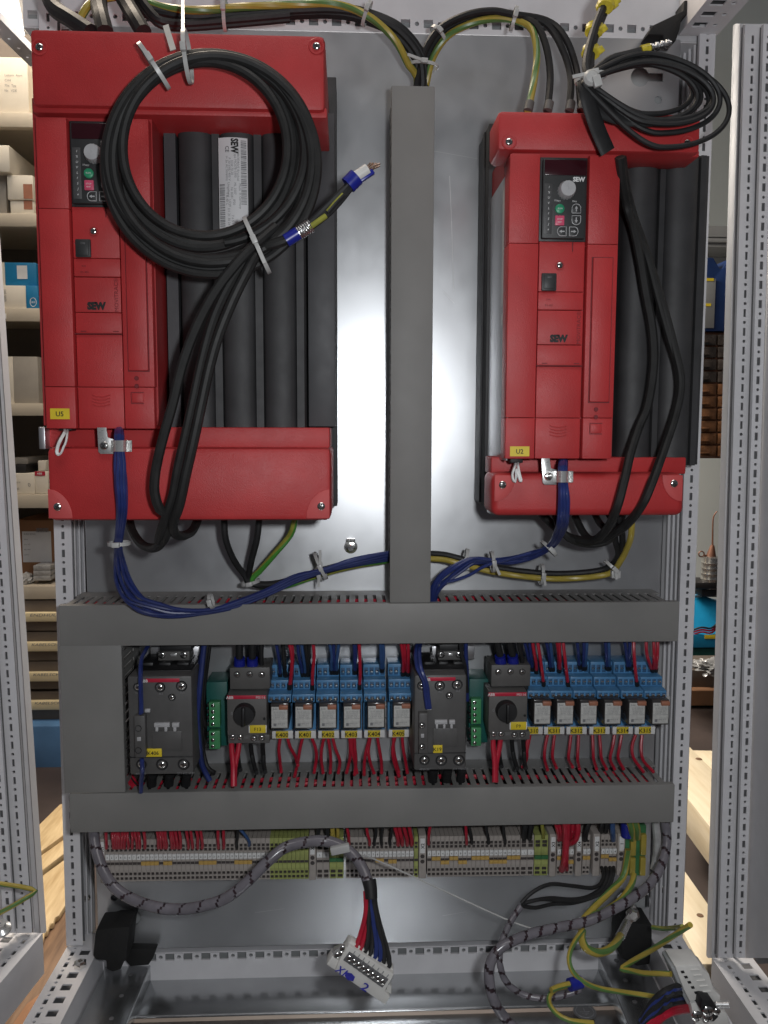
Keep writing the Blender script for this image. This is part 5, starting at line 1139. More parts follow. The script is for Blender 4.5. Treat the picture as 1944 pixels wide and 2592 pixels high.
def earth(c, x0, y0, x1, y1, label):
    a = ext(*n(c, x0, y0), *n(c, x1, y1), YT-.004); t = thing('earth_terminal', label, 'earth terminal', ((a[0]+a[1])/2, 0, a[2]), 'large earth terminals'); H = a[3]-a[2]
    mb = MB(); mb.box(a[0]-.006, a[1]+.001, YT+.002, -.007, a[2]-.004, a[3]+.012, .001); mb.make('block_body', 'termgr', t)
    for f0, f1 in ((-.02, .50), (.56, 1.02)):
        mb = MB(); mb.box(a[0], a[1], YT-.004, YT+.004, a[3]-H*f1, a[3]-H*f0, .0012); mb.make('yellow_cover', 'ylw', t)
earth('T3', 1172, 225, 1218, 545, 'large green and yellow earth terminal next to the end bracket')
earth('T3', 1258, 215, 1304, 545, 'large green and yellow earth terminal closest to the clear hose')
# ================================================================ CABLES, WIRES AND TIES
YK = -0.262
# ---- the coiled black cable hung over the larger drive (crop A pixels)
def coil(turns, Ylist, per=48, start=0.25):
    pts = []; N_ = len(turns)
    for k in range(per*(N_-1)+1):
        f = k/per; i = min(int(f), N_-2); w = f-i; w = w*w*(3-2*w)
        L, T, R_, B = [turns[i][j]*(1-w)+turns[i+1][j]*w for j in range(4)]; Y = Ylist[i]*(1-w)+Ylist[i+1]*w
        a = 2*math.pi*(f+start); c, s = math.cos(a), math.sin(a); cx, cy = (L+R_)/2, (T+B)/2
        pts.append((cx+(R_-L)/2*c, cy+(B-T)/2*s, Y))
    return pts
t = thing('coiled_cable', 'thick black cable coiled into a ring and hung over the larger drive', 'cable', PP('A', 890, 1190, YK))
turns = [(540, 282, 1215, 1030), (446, 208, 1385, 1150), (505, 266, 1262, 1088), (470, 234, 1352, 1170), (525, 254, 1292, 1058), (458, 218, 1370, 1118), (492, 244, 1322, 1178), (550, 288, 1228, 1018), (440, 204, 1392, 1185), (512, 258, 1245, 1072), (480, 226, 1362, 1134), (534, 274, 1310, 1048)]
Yl = [-.248, -.262, -.252, -.268, -.257, -.272, -.263, -.276, -.270, -.258, -.274, -.266]
cp = coil(turns, Yl, start=0.23)
mb = MB(); mb.tube(smooth([PP('A', *p) for p in cp], 0.008), 0.0051, 10); mb.make('ring', 'blk', t)
# lead-outs that hang down and loop up into the drive
for pts, nm in (
  ([(1190, 1000, -.262), (1120, 1090, -.275), (1040, 1190, -.285), (960, 1330, -.285), (880, 1500, -.282), (815, 1680, -.28)], 0), ):
    pass
def leadout(pts, label):
    mb = MB(); mb.tube(smooth(path('C', pts), 0.007), 0.0054, 10); return mb
leads = [([(1190, -130, -.270), (1110, -60, -.282), (1030, 20, -.288), (930, 150, -.288), (850, 300, -.286), (790, 460, -.284), (745, 640, -.282), (700, 800, -.278), (672, 930, -.272), (668, 1020, -.268), (690, 1090, -.262), (720, 1110, -.255), (728, 1150, -.248), (712, 1215, -.235), (668, 1258, -.20), (610, 1240, -.16), (570, 1180, -.13), (556, 1120, -.11)], 'a'),
  ([(1160, -100, -.262), (1090, -10, -.272), (1010, 90, -.276), (930, 250, -.276), (880, 420, -.275), (840, 600, -.274), (805, 760, -.272), (772, 900, -.268), (748, 1030, -.262), (715, 1130, -.255), (692, 1200, -.24), (688, 1230, -.22), (700, 1215, -.19), (715, 1160, -.16), (725, 1110, -.13)], 'b'),
  ([(1130, -60, -.272), (1080, 40, -.284), (1010, 180, -.286), (945, 340, -.285), (905, 480, -.284), (870, 640, -.283), (838, 790, -.281), (806, 930, -.276), (776, 1070, -.268), (748, 1150, -.255), (755, 1195, -.24), (790, 1205, -.21), (830, 1185, -.17), (852, 1140, -.14), (855, 1110, -.12)], 'c')]
for pts, k in leads:
    leadout(pts, '').make('lead', 'blk', t)
# free end with its blue tape, screen and bare strands
c = [(1085, 1075, -.268), (1160, 1060, -.275), (1225, 1040, -.278), (1290, 1005, -.280)]
mb = MB(); mb.tube(smooth(path('A', c), 0.006), 0.0054, 10); mb.make('free_end', 'blk', t)
xq = lambda x, y, dy=0: PP('X', x, y, -.280+dy)
mb = MB(); mb.cyl(xq(140, 1360), xq(330, 1240), 0.0068, k=18); mb.make('blue_tape', 'btape', t)
mb = MB(); mb.cyl(xq(325, 1243), xq(500, 1135), 0.0072, k=18)
for k in range(6): c0 = xq(340+k*30, 1233-k*18.6); d0 = (xq(500, 1135)-xq(325, 1243)).normalized(); mb.lathe(c0, d0, [(0.0072, 0), (0.0080, 0.001), (0.0072, 0.002)], 18)
mb.make('screen_braid', 'braid', t)
for k, (o1, o2, m_) in enumerate(((0, 0, 'blk'), (40, 30, 'blkw'), (-45, -20, 'blkw'))):
    mb = MB(); mb.tube(smooth([xq(480+o1*.3, 1150+o1*.5, -.001*k), xq(700+o1*.8, 960+o1*.8), xq(900+o1*.8, 760+o1*.8), xq(1080+o1*.5, 560+o1*.5), xq(1180, 440+o1*.5)], 0.006), 0.0033, 8); mb.make('core', m_, t)
mb = MB(); mb.tube(smooth([xq(490, 1165, -.004), xq(620, 1070, -.005), xq(740, 985, -.004)], .005), 0.0029, 10, mf=lambda i, j: 0 if j < 6 else 1); mb.tube(smooth([xq(770, 930, -.004), xq(880, 800, -.005), xq(1005, 670, -.004)], .005), 0.0027, 10, mf=lambda i, j: 0 if j < 6 else 1); mb.make('earth_core', ['ygw', 'blkw'], t)
mb = MB(); mb.cyl(xq(1070, 530), xq(1200, 400), 0.0088, k=18); mb.obox(xq(1330, 400), (xq(1390, 365)-xq(1260, 450)).normalized(), (0, 1, 0), (xq(1390, 365)-xq(1260, 450)).normalized().cross(Vector((0, 1, 0))), (0.010, 0.003, 0.0028), .001); mb.make('blue_tape', 'btape', t)
mb = MB(); mb.cyl(xq(1200, 400), xq(1370, 285), 0.0060, k=16); mb.make('ferrule', 'connw', t)
mb = MB()
for k in range(14): a = k*2.4; r_ = .0009*math.sqrt(k); mb.tube([xq(1350, 300)+Vector((math.cos(a)*r_, math.sin(a)*r_, 0)), xq(1480+random.uniform(-25, 25), 215+random.uniform(-25, 25))+Vector((math.cos(a)*r_*1.6, math.sin(a)*r_*1.6, 0))], 0.0010, 5)
mb.make('bare_strands', 'copper', t)
# ties of the ring
def tie_a(c, x, y, Y, dirpx, r, label, tail=None, **k):
    p = PP(c, x, y, Y); q = PP(c, x+dirpx[0], y+dirpx[1], Y); cable_tie(p, q-p, r, label, tail=tail, **k)
tie_a('A', 665, 285, -.264, (-60, 42), (0.018, 0.025), 'pale cable tie on the upper bend of the thick coiled cable')
tie_a('A', 810, 245, -.262, (60, -4), (0.020, 0.025), 'pale hanger cable tie holding the coil from the top rail', tail=PP('A', 805, -40, -.10)-PP('A', 808, 190, -.262))
mb = MB(); mb.obox((PP('A', 722, 130, -.25)+PP('A', 742, 195, -.262))/2, (PP('A', 742, 195, -.262)-PP('A', 722, 130, -.25)).normalized(), (0, 1, 0), Vector((0, 1, 0)).cross((PP('A', 742, 195, -.262)-PP('A', 722, 130, -.25)).normalized()), (.020, .0006, .0035)); tag(mb.make('cable_tie', 'tie'), 'short loose tail of a cable tie above the coil', 'cable tie', 'cable ties')
tie_a('A', 1110, 1060, -.272, (-70, 32), (0.024, 0.030), 'pale cable tie gathering the lower end of the coil near the rating plate', tail=PP('A', 1150, 1130, -.29)-PP('A', 1110, 1040, -.29))

# ---- supply wires from the top rail into the tall duct and over to the smaller drive
YW = -0.05
def bundle(c, base, offs, r, mats, label, group, step=.008, stripe=None):
    for k, (o, m_) in enumerate(zip(offs, mats)):
        pts = [PP(c, p[0]+o[0]*(p[3] if len(p) > 3 else 1), p[1]+o[1]*(p[3] if len(p) > 3 else 1), (p[2] if len(p) > 2 else YW)+o[2]) for p in base]
        nm = {'blkw': 'black', 'yg': 'yellow green', 'bluew': 'dark blue', 'redw': 'red', 'blk': 'thick black', 'midblue': 'mid blue', 'ylw': 'yellow'}[m_]
        wire('wire', pts, r, m_ if m_ != 'yg' else None, label % nm, 'wire', group % nm, 8, step, stripe=(m_ == 'yg'))
bundle('A', [(520, -20, -.09), (640, 40, -.10), (820, 70, -.10), (1000, 62, -.09), (1250, 45, -.08), (1430, 40, -.08), (1560, 60, -.08), (1700, 120, -.08), (1790, 220, -.07), (1815, 310, -.06), (1815, 430, -.05)],
  [(-6, 14, 0), (10, 0, -.006), (0, 24, .004), (22, -8, -.004)], .0048, ['blkw', 'blkw', 'blkw', 'blkw'], '%s supply wire arching from the top rail down into the tall duct', '%s supply wires along the top rail')
wire('wire', path('A', [(345, 90, -.12), (370, 40, -.12), (420, 0, -.11), (560, -15, -.10), (700, 30, -.108), (860, 44, -.112), (1050, 30, -.10), (1250, 22, -.09), (1450, 20, -.09), (1590, 70, -.09), (1700, 165, -.085), (1765, 280, -.07), (1800, 330, -.06), (1800, 430, -.05)]), .0046, None, 'yellow green earth wire arching along the top rail from the larger drive', 'wire', None, stripe=True)
for k, (x0, x1, x2, nm) in enumerate(((205, 240, 390, 'leftmost'), (425, 430, 455, 'middle'), (520, 560, 620, 'right hand'))):
    mb = MB(); mb.tube(smooth([PP('A', x0, -30, -.11), PP('A', x1, 40, -.13), PP('A', (x1+x2)/2, 90, -.15), PP('A', x2, 140, -.16)], .006), .0095, 10); tag(mb.make('conduit_wire', 'blkw'), nm+' thick black supply wire entering the top of the larger drive', 'wire', 'thick supply wires above the larger drive')
bundle('A', [(590, -30, -.11), (660, 60, -.12), (700, 90, -.12), (790, 100, -.11), (1000, 85, -.10), (1250, 62, -.09)], [(0, 0, 0), (0, 20, .006)], .0046, ['blkw', 'blkw'], '%s wire joining the bundle under the top rail', '%s wires under the top rail')
tie_a('A', 972, 58, -.10, (60, 2), (.014, .019), 'pale cable tie round the wires under the middle of the top rail', tail=Vector((0, 0, .03)))
tie_a('A', 1585, 58, -.09, (50, 22), (.012, .014), 'pale cable tie round the wires just before they bend down to the tall duct')
# right branch: up from the duct, over, and down to the smaller drive (crop B)
bb = [(150, 420, -.05), (165, 330, -.06), (195, 220, -.07), (260, 130, -.08), (370, 75, -.09), (480, 58, -.09), (565, 72, -.09)]
ends = [([(640, 130, -.10), (660, 230, -.11), (650, 340, -.12), (622, 480, -.14)], 'yg', (20, 22, 0)), ([(655, 105, -.10), (700, 200, -.11), (718, 330, -.12), (706, 480, -.14)], 'blkw', (4, 4, .004)),
        ([(690, 100, -.09), (760, 190, -.10), (806, 330, -.11), (800, 480, -.14)], 'blkw', (-8, -6, .004)), ([(700, 90, -.088), (780, 160, -.10), (832, 300, -.11), (852, 480, -.14)], 'blkw', (-14, -10, -.004))]
for k, (e, m_, o) in enumerate(ends):
    pts = [(p[0]+o[0], p[1]+o[1], p[2]+o[2]) for p in bb]+[(p[0], p[1], p[2]) for p in e]
    wire('wire', path('B', pts), .0043, m_ if m_ != 'yg' else None, ('yellow green earth' if m_ == 'yg' else ['', 'first', 'second', 'third'][k]+' black')+' wire arching from the tall duct to the top of the smaller drive', 'wire', 'wires to the smaller drive', stripe=(m_ == 'yg'))
    mb = MB(); p = PP('B', e[-1][0], e[-1][1], -.14); q = PP('B', e[-1][0]+8, e[-1][1]-38, -.137); mb.cyl(p, q, .0056, k=12); tag(mb.make('shrink_sleeve', 'contlt'), 'dark sleeve where the '+('earth' if m_ == 'yg' else ['', 'first', 'second', 'third'][k]+' black')+' wire enters the smaller drive', 'sleeve', 'wire sleeves on the smaller drive')
tie_a('B', 235, 150, -.075, (45, -45), (.011, .012), 'pale cable tie on the rising part of the wires beside the tall duct')
tie_a('B', 560, 82, -.09, (50, 14), (.011, .014), 'pale cable tie where the wires split above the smaller drive')
tie_a('B', 170, 285, -.065, (-4, 60), (.012, .018), 'pale cable tie at the mouth of the tall duct', tail=Vector((-.018, 0, .006)))

# ---- taped bundle and the thin black ring at the upper right (crop TR)
t = thing('cable_ring', 'thin black cable wound into a loose flat ring beside the smaller drive', 'cable', PP('TR', 900, 1400, -.2))
ring_t = [(180, 540, 1140, 1050), (175, 600, 1220, 1090), (160, 570, 1300, 1150), (170, 640, 1370, 1180), (160, 500, 1385, 1130), (150, 560, 1500, 1290), (140, 590, 1560, 1420), (165, 610, 1190, 1110), (170, 560, 1260, 1160)]
Yr = [-.235, -.245, -.240, -.252, -.258, -.250, -.262, -.256, -.248]
mb = MB()
pts = []
per = 40
for k in range(per*(len(ring_t)-1)+1):
    f = k/per; i = min(int(f), len(ring_t)-2); w = f-i; w = w*w*(3-2*w); L, T, R_, B = [ring_t[i][j]*(1-w)+ring_t[i+1][j]*w for j in range(4)]; Y = Yr[i]*(1-w)+Yr[i+1]*w
    a = 2*math.pi*(f+.5); c, s = math.cos(a), math.sin(a)
    x = (L+R_)/2+(R_-L)/2*c; yy = (T+B)/2+(B-T)/2*s + 0.30*((L+R_)/2-x)*-0.62*(1 if True else 0)*(0.5 if c < 0 else .55)
    # pinch towards the tie on the left
    g = max(0, -c)**1.5; yy = yy*(1-g*.8)+ (760+s*40)*g*.8
    pts.append(PP('TR', x, yy, Y))
mb.tube(smooth(pts, .006), .0028, 8); mb.make('ring', 'blkw', t)
mb = MB(); mb.tube(smooth(path('TR', [(240, 680, -.25), (400, 560, -.25), (560, 515, -.252), (690, 480, -.255)]), .005), .0036, 8); mb.make('free_end', 'blkw', t)
mb = MB(); a, b_ = PP('TR', 690, 482, -.255), PP('TR', 770, 462, -.255); mb.cyl(a, b_, .0050, k=12); mb.make('yellow_sleeve', 'ytape', t)
mb = MB(); d = (b_-a).normalized()
for k in range(4): mb.lathe(b_+d*k*.0058, d, [(.0028, 0), (.0046, .0012), (.0046, .0034), (.0028, .0046), (.0028, .006)], 12)
mb.make('screw_tip', 'braid', t)
t = thing('taped_cable', 'black cable bundle with yellow tape marks coming down from the top rail', 'cable', PP('TR', 300, 700, -.2))
mb = MB(); mb.tube(smooth(path('TR', [(400, -120, -.20), (340, 40, -.21), (270, 210, -.22), (220, 360, -.23), (180, 520, -.235), (165, 640, -.24), (190, 760, -.245)]), .006), .0052, 10, flat=(1, .9)); mb.tube(smooth(path('TR', [(430, -120, -.19), (372, 30, -.20), (300, 200, -.21), (240, 370, -.22), (205, 540, -.23), (200, 740, -.24)]), .006), .0048, 10); mb.make('sheath', 'blkw', t)
for k, (x, y, ln) in enumerate(((372, 10, .030), (345, 62, .012), (243, 285, .016), (212, 490, .014))):
    mb = MB(); d = (PP('TR', x-22, y+60, -.222)-PP('TR', x, y, -.212)).normalized(); p = PP('TR', x, y, -.2065-.00004*y)
    mb.tube([p+d*ln*(i/6-.5)+Vector((math.sin(i*2.1)*.0006, 0, 0)) for i in range(7)], lambda s, k=k: .0088+.0007*math.sin(s*17+k), 14, flat=(.75, 1.05)); mb.make('yellow_tape', 'ytape', t)
    mb = MB(); mb.obox(p+d*ln*.2+Vector((.009, -.002, .001)), (.8, 0, .6), (0, 1, 0), (-.6, 0, .8), (.005, .0012, .0035), .0005); mb.make('tape_flap', 'ytape', t)
mb = MB(); pts = path('TR', [(190, 760, -.258), (170, 860, -.262), (190, 960, -.262), (240, 1130, -.258), (300, 1290, -.252), (372, 1450, -.248)])
mb.tube(smooth(pts, .006), .0088, 12, flat=(.25, 1)); tag(mb.make('flat_cable', 'blkw'), 'broad flat black cable running down onto the cover of the smaller drive', 'cable')
mb = MB(); mb.tube(smooth(path('TR', [(200, 770, -.25), (180, 850, -.255), (230, 950, -.255), (330, 1050, -.252), (480, 1120, -.25), (640, 1150, -.25), (800, 1160, -.25)]), .006), lambda s: .0135-.008*s, 12, flat=(.4, 1)); tag(mb.make('cable_bunch', 'blkw'), 'bunch of black strands where the thin ring leaves its tie', 'cable')
tie_a('TR', 205, 745, -.25, (10, 60), (.012, .016), 'white cable tie knotting the taped bundle to the thin ring', tail=PP('TR', -10, 790, -.25)-PP('TR', 170, 750, -.25))
mb = MB(); q = PP('TR', 215, 740, -.268); mb.lathe(q, (0, -1, 0), [(.008, -.004), (.0085, 0), (.006, .003), (0, .0045)], 14); mb.obox(q+Vector((.005, -.003, -.005)), (.9, 0, .3), (0, 1, 0), (-.3, 0, .9), (.0045, .003, .006), .001); tag(mb.make('cable_tie', 'tie'), 'knotted white head of cable ties at the thin ring', 'cable tie', 'cable ties')

# ---- two black cables down the ribs of the smaller drive and the loops below it
def loop(c, pts, r, m_, label, grp, **k): return wire('wire', path(c, pts), r, m_, label, 'wire', grp, **k)
for k, (pts, r) in enumerate(([([(1020, -430, -.236), (1030, -330, -.22), (1052, -210, -.20), (1080, -120, -.205), (1105, 0, -.208), (1130, 150, -.208), (1160, 320, -.206), (1165, 470, -.206), (1140, 640, -.21), (1100, 740, -.215), (1065, 850, -.225), (1040, 960, -.238), (1005, 1090, -.24), (960, 1180, -.20), (900, 1225, -.16), (800, 1210, -.13), (720, 1150, -.11), (672, 1100, -.10)], .0052),
    ([(1025, -430, -.232), (1036, -330, -.216), (1060, -230, -.198), (1100, -90, -.20), (1140, 0, -.206), (1180, 150, -.208), (1230, 330, -.208), (1272, 480, -.208), (1275, 600, -.208), (1240, 740, -.215), (1195, 870, -.225), (1150, 990, -.238), (1110, 1080, -.235), (1040, 1160, -.20), (960, 1215, -.16), (900, 1225, -.14), (860, 1190, -.12), (825, 1120, -.10)], .0048),
    ([(1030, -430, -.228), (1044, -320, -.214), (1072, -200, -.198), (1120, -60, -.202), (1160, 60, -.206), (1210, 220, -.209), (1258, 400, -.21), (1285, 540, -.212), (1262, 680, -.216), (1210, 840, -.226), (1160, 980, -.24), (1120, 1070, -.24), (1060, 1150, -.21), (1000, 1190, -.17), (940, 1160, -.13), (910, 1110, -.10)], .0044)])):
    loop('E', pts, r, 'blk', ['inner', 'middle', 'outer'][k]+' black cable hanging down the ribs of the smaller drive and looping up under it', 'cables over the ribs of the smaller drive', k=10)
loop('E', [(740, 1110, -.12), (760, 1170, -.14), (800, 1215, -.14), (880, 1240, -.13), (960, 1230, -.13), (1010, 1180, -.12), (1030, 1110, -.11)], .0050, 'blk', 'short black loop under the smaller drive', 'loops under the smaller drive', k=10)

# ---- blue control wires: larger drive
def blue(c, base, cnt, spread, r, label, group, m_='bluew', seed=3):
    rnd = random.Random(seed)
    for k in range(cnt):
        a = 2*math.pi*k/cnt + .3; pts = []
        for i, p in enumerate(base):
            w = (p[3] if len(p) > 3 else 1.0); pts.append(PP(c, p[0]+math.cos(a)*spread*w+rnd.uniform(-3, 3)*w, p[1]+math.sin(a)*spread*w*(.6)+rnd.uniform(-3, 3)*w, p[2]+math.sin(a)*.006*w))
        wire('wire', pts, r, m_, label, 'wire', group)
blue('C', [(515, 728, -.185, .6), (515, 750, -.216, .6), (515, 778, -.2365, .7), (515, 840, -.2375, .7), (518, 900, -.238, .9), (520, 970, -.238, 1.0), (525, 1100, -.234, .8), (512, 1240, -.20, .5), (515, 1310, -.17, .9), (535, 1410, -.15, 1.6), (590, 1490, -.135, 2.2), (680, 1525, -.125, 2.0), (780, 1540, -.12, 1.2), (915, 1528, -.11, .5), (1020, 1500, -.10, .9), (1150, 1450, -.09, .9), (1280, 1390, -.08, .9), (1400, 1355, -.075, .5), (1540, 1320, -.07, 1.2), (1700, 1290, -.06, 1.4)], 8, 20, .0023, 'thin blue control wire of the bundle sagging from the larger drive to the tall duct', 'blue wires of the larger drive')
tie_a('C', 515, 1238, -.20, (2, 40), (.012, .012), 'white cable tie round the blue wires just below the larger drive')
tie_a('G', 912, 377, -.115, (40, -10), (.010, .009), 'white cable tie round the blue wires where they dip over the long duct')
for k, (pts, st) in enumerate((([(968, 20, -.10), (975, 110, -.095), (1010, 200, -.08), (1060, 270, -.07), (1085, 300, -.07)], 0), ([(1120, 20, -.10), (1110, 110, -.095), (1085, 210, -.08), (1075, 280, -.07), (1095, 305, -.07)], 0), ([(1275, 20, -.10), (1255, 90, -.09), (1190, 170, -.08), (1120, 250, -.07), (1085, 295, -.07)], 1))):
    tail_ = [(1200, 300, -.065), (1370, 250, -.06), (1520, 210, -.06), (1700, 180, -.05)]
    pts = pts+[(p[0], p[1]+[0, 10, 18][k], p[2]+.004*k) for p in tail_]
    wire('wire', path('G', pts), .0042, None if st else 'blkw', ('green and yellow earth' if st else ['first', 'second'][k]+' black')+' wire from under the larger drive to the tall duct', 'wire', 'power wires of the larger drive', k=10, stripe=(['grn', 'ygw'] if st else False))
tie_a('G', 1082, 297, -.068, (10, 40), (.012, .012), 'white cable tie where the three power wires meet', group='cable ties')
tie_a('G', 1385, 225, -.068, (40, -18), (.014, .019), 'pale cable tie on the blue and yellow wires before the tall duct', tail=Vector((0, 0, .02)))
tie_a('G', 1378, 262, -.06, (40, -10), (.009, .009), 'small pale cable tie just below the other one before the tall duct', tail=Vector((0, 0, -.012)))
# ---- smaller drive's wires
blue('H', [(775, -248, -.180, .5), (774, -226, -.210, .6), (773, -196, -.2300, .65), (773, -140, -.2325, .65), (776, -70, -.238, .9), (772, 30, -.225, .9), (760, 80, -.19, .8), (720, 140, -.14, .6), (640, 180, -.11, .9), (560, 200, -.10, .9), (470, 205, -.09, .5), (380, 205, -.085, 1.0), (300, 250, -.085, 1.6), (240, 300, -.085, 1.2), (215, 350, -.08, .7), (205, 420, -.07, .5)], 8, 20, .0023, 'thin blue control wire of the bundle running from the smaller drive into the long duct', 'blue wires of the smaller drive', seed=5)
wire('wire', path('H', [(700, 150, -.12), (560, 190, -.11), (440, 225, -.10), (370, 265, -.095), (300, 290, -.09), (235, 300, -.085)]), .0022, 'bluew', 'single blue wire hanging a little below the bundle of the smaller drive', 'wire')
tie_a('H', 712, 150, -.13, (40, -40), (.012, .012), 'white cable tie at the bend of the blue wires under the smaller drive')
tie_a('H', 468, 208, -.09, (40, -4), (.013, .013), 'white cable tie where blue and yellow wires cross', tail=Vector((.006, 0, -.012)))
pw_ = [(190, 180, -.05), (260, 185, -.055), (340, 205, -.06), (480, 240, -.06), (680, 265, -.065), (830, 265, -.07), (960, 245, -.08), (1010, 190, -.10)]
for k, (o, e, st) in enumerate((((0, -8, 0), [(1000, 120, -.12), (985, 30, -.14), (940, -40, -.15)], 0), ((0, 4, .004), [(1030, 130, -.12), (1025, 60, -.14), (1005, -30, -.15)], 0), ((0, 14, -.002), [(1050, 150, -.12), (1068, 90, -.14), (1072, -20, -.15)], 1))):
    pts = [(p[0]+o[0]+(k*6 if i > 5 else 0), p[1]+o[1], p[2]+o[2]) for i, p in enumerate(pw_)]+e
    wire('wire', path('H', pts), .0040, 'blkw' if not st else None, ('yellow earth' if st else ['first', 'second'][k]+' black')+' wire sagging from the smaller drive to the tall duct', 'wire', 'power wires of the smaller drive', k=10, stripe=(['ylw', 'ylw'] if st else False))
for x, y, Y, d, lb_ in ((350, 195, -.06, (40, 10), 'nearest to the tall duct'), (680, 262, -.066, (40, 2), 'at the lowest point'), (985, 235, -.085, (30, -30), 'at the bend under the smaller drive')):
    tie_a('H', x, y, Y, d, (.010, .013), 'pale cable tie on the black and yellow wires, '+lb_, tail=Vector((.002, 0, -.010)))
mb = MB(); q = PP('H', 1000, 262, -.09); mb.box(q.x-.006, q.x+.006, q.y-.004, q.y+.004, q.z-.005, q.z+.005, .001); tag(mb.make('tie_mount', 'tie'), 'small white tie mount under the bend of the yellow wire', 'tie mount')

# ---- short wires of the middle row
def drop(c, rows, r, group, lab_, Ye=None):
    for k, (pts, m_, nm) in enumerate(rows): wire('wire', path(c, pts), r, m_, lab_ % nm, 'wire', group, step=.005)
ordn = ['first', 'second', 'third', 'fourth', 'fifth', 'sixth', 'seventh', 'eighth', 'ninth', 'tenth', 'eleventh', 'twelfth', 'thirteenth', 'fourteenth', 'fifteenth', 'sixteenth']
red_low = [[(205, 1110), (190, 1230), (200, 1340), (215, 1470)], [(280, 1110), (310, 1210), (360, 1300), (390, 1400)], [(440, 1110), (415, 1210), (390, 1360), (355, 1520)], [(535, 1110), (570, 1200), (585, 1310), (560, 1480)],
  [(665, 1110), (640, 1220), (635, 1340), (655, 1480)], [(705, 1110), (725, 1220), (735, 1340), (730, 1480)], [(755, 1110), (785, 1230), (830, 1350), (815, 1480)], [(935, 1110), (940, 1230), (935, 1330), (900, 1480)], [(960, 1110), (955, 1230), (985, 1350), (1010, 1480)], [(985, 1110), (990, 1230), (1000, 1340), (985, 1500)],
  [(1145, 1110), (1110, 1230), (1090, 1350), (1085, 1500)], [(1150, 1110), (1130, 1250), (1150, 1370), (1190, 1480)], [(1225, 1110), (1245, 1230), (1265, 1350), (1270, 1480)], [(1410, 1100), (1385, 1220), (1395, 1340), (1455, 1520)], [(1395, 1100), (1395, 1240), (1420, 1360), (1450, 1470)], [(1485, 1100), (1495, 1220), (1515, 1330), (1540, 1480)]]
Yp = [-.030, -.036, -.046, -.07]
for k, pts in enumerate(red_low):
    wire('wire', [PP('K2', p[0], p[1], Yp[i]) for i, p in enumerate(pts)], .0023, 'redw', '%s red wire below relays K400 to K405, counted along the row' % ordn[k], 'wire', 'red wires below relays K400 to K405', step=.005)
red_low2 = [[(165, 1030), (145, 1130), (120, 1250), (90, 1350)], [(150, 1030), (130, 1140), (135, 1240), (105, 1340)], [(340, 1030), (315, 1150), (310, 1270), (340, 1380)], [(410, 1030), (395, 1150), (390, 1260), (430, 1360)], [(575, 1030), (560, 1150), (550, 1270), (590, 1350)], [(650, 1030), (645, 1150), (640, 1280), (660, 1370)], [(790, 1030), (795, 1150), (800, 1270), (830, 1370)],
  [(860, 1030), (870, 1160), (880, 1270), (930, 1370)], [(1010, 1030), (990, 1150), (965, 1270), (1010, 1370)], [(1080, 1030), (1060, 1150), (1045, 1260), (1100, 1370)], [(1220, 1030), (1185, 1140), (1200, 1260), (1300, 1400)], [(1285, 1030), (1275, 1150), (1295, 1280), (1400, 1400)]]
for k, pts in enumerate(red_low2):
    wire('wire', [PP('K4', p[0], p[1], Yp[i]) for i, p in enumerate(pts)], .0023, 'redw', '%s red wire below relays K310 to K315, counted along the row' % ordn[k], 'wire', 'red wires below relays K310 to K315', step=.005)
def ups(c, rows, grp, lb_, r=.0023):
    for k, (pts, m_) in enumerate(rows):
        nm = {'redw': 'red', 'blkw': 'black', 'bluew': 'dark blue', 'midblue': 'blue'}[m_]
        w = wire('wire', [PP(c, x, y, Y) for x, y, Y in pts], r, m_, '%s wire, %s of those rising above %s' % (nm, ordn[k], lb_), 'wire', grp, step=.005)
        p, q = Vector(PP(c, *pts[-1])), Vector(PP(c, *pts[-2])); d = (p-q).normalized(); mb = MB(); mb.cyl(p-d*.006, p+d*.003, r*1.25, k=8); tag(mb.make('ferrule', 'blkw'), 'black end sleeve of the %s wire, %s above %s' % (nm, ordn[k], lb_), 'end sleeve', 'end sleeves of the '+grp)
T1_, T2_ = -.043, -.062
ups('K2', [([(150, 60, -.06), (180, 220, -.06), (200, 350, -.055), (205, 460, T1_)], 'bluew'), ([(215, 60, -.05), (245, 230, -.055), (255, 350, -.055), (255, 450, T1_)], 'blkw'), ([(245, 60, -.06), (235, 230, -.06), (250, 350, -.06), (262, 455, T1_-.003)], 'blkw'), ([(285, 60, -.07), (325, 250, -.075), (320, 430, -.072), (300, 580, T2_)], 'redw'), ([(320, 60, -.065), (335, 230, -.07), (325, 430, -.07), (306, 580, T2_)], 'redw'),
  ([(385, 60, -.06), (395, 220, -.06), (420, 340, -.055), (440, 450, T1_)], 'bluew'), ([(420, 60, -.055), (440, 220, -.06), (460, 340, -.055), (470, 450, T1_)], 'midblue'), ([(465, 60, -.06), (480, 230, -.06), (490, 350, -.055), (492, 445, T1_)], 'blkw'), ([(510, 60, -.06), (505, 230, -.06), (498, 350, -.055), (495, 445, T1_-.002)], 'blkw'), ([(545, 60, -.07), (560, 250, -.075), (545, 430, -.072), (542, 585, T2_)], 'redw'),
  ([(705, 60, -.06), (745, 230, -.06), (740, 330, -.055), (745, 420, T1_)], 'midblue'), ([(770, 60, -.06), (765, 230, -.06), (775, 330, -.055), (770, 420, T1_)], 'bluew'), ([(830, 60, -.06), (810, 200, -.06), (795, 330, -.055), (800, 420, T1_)], 'midblue')], 'wires above relays K400 to K402', 'relays K400 to K402')
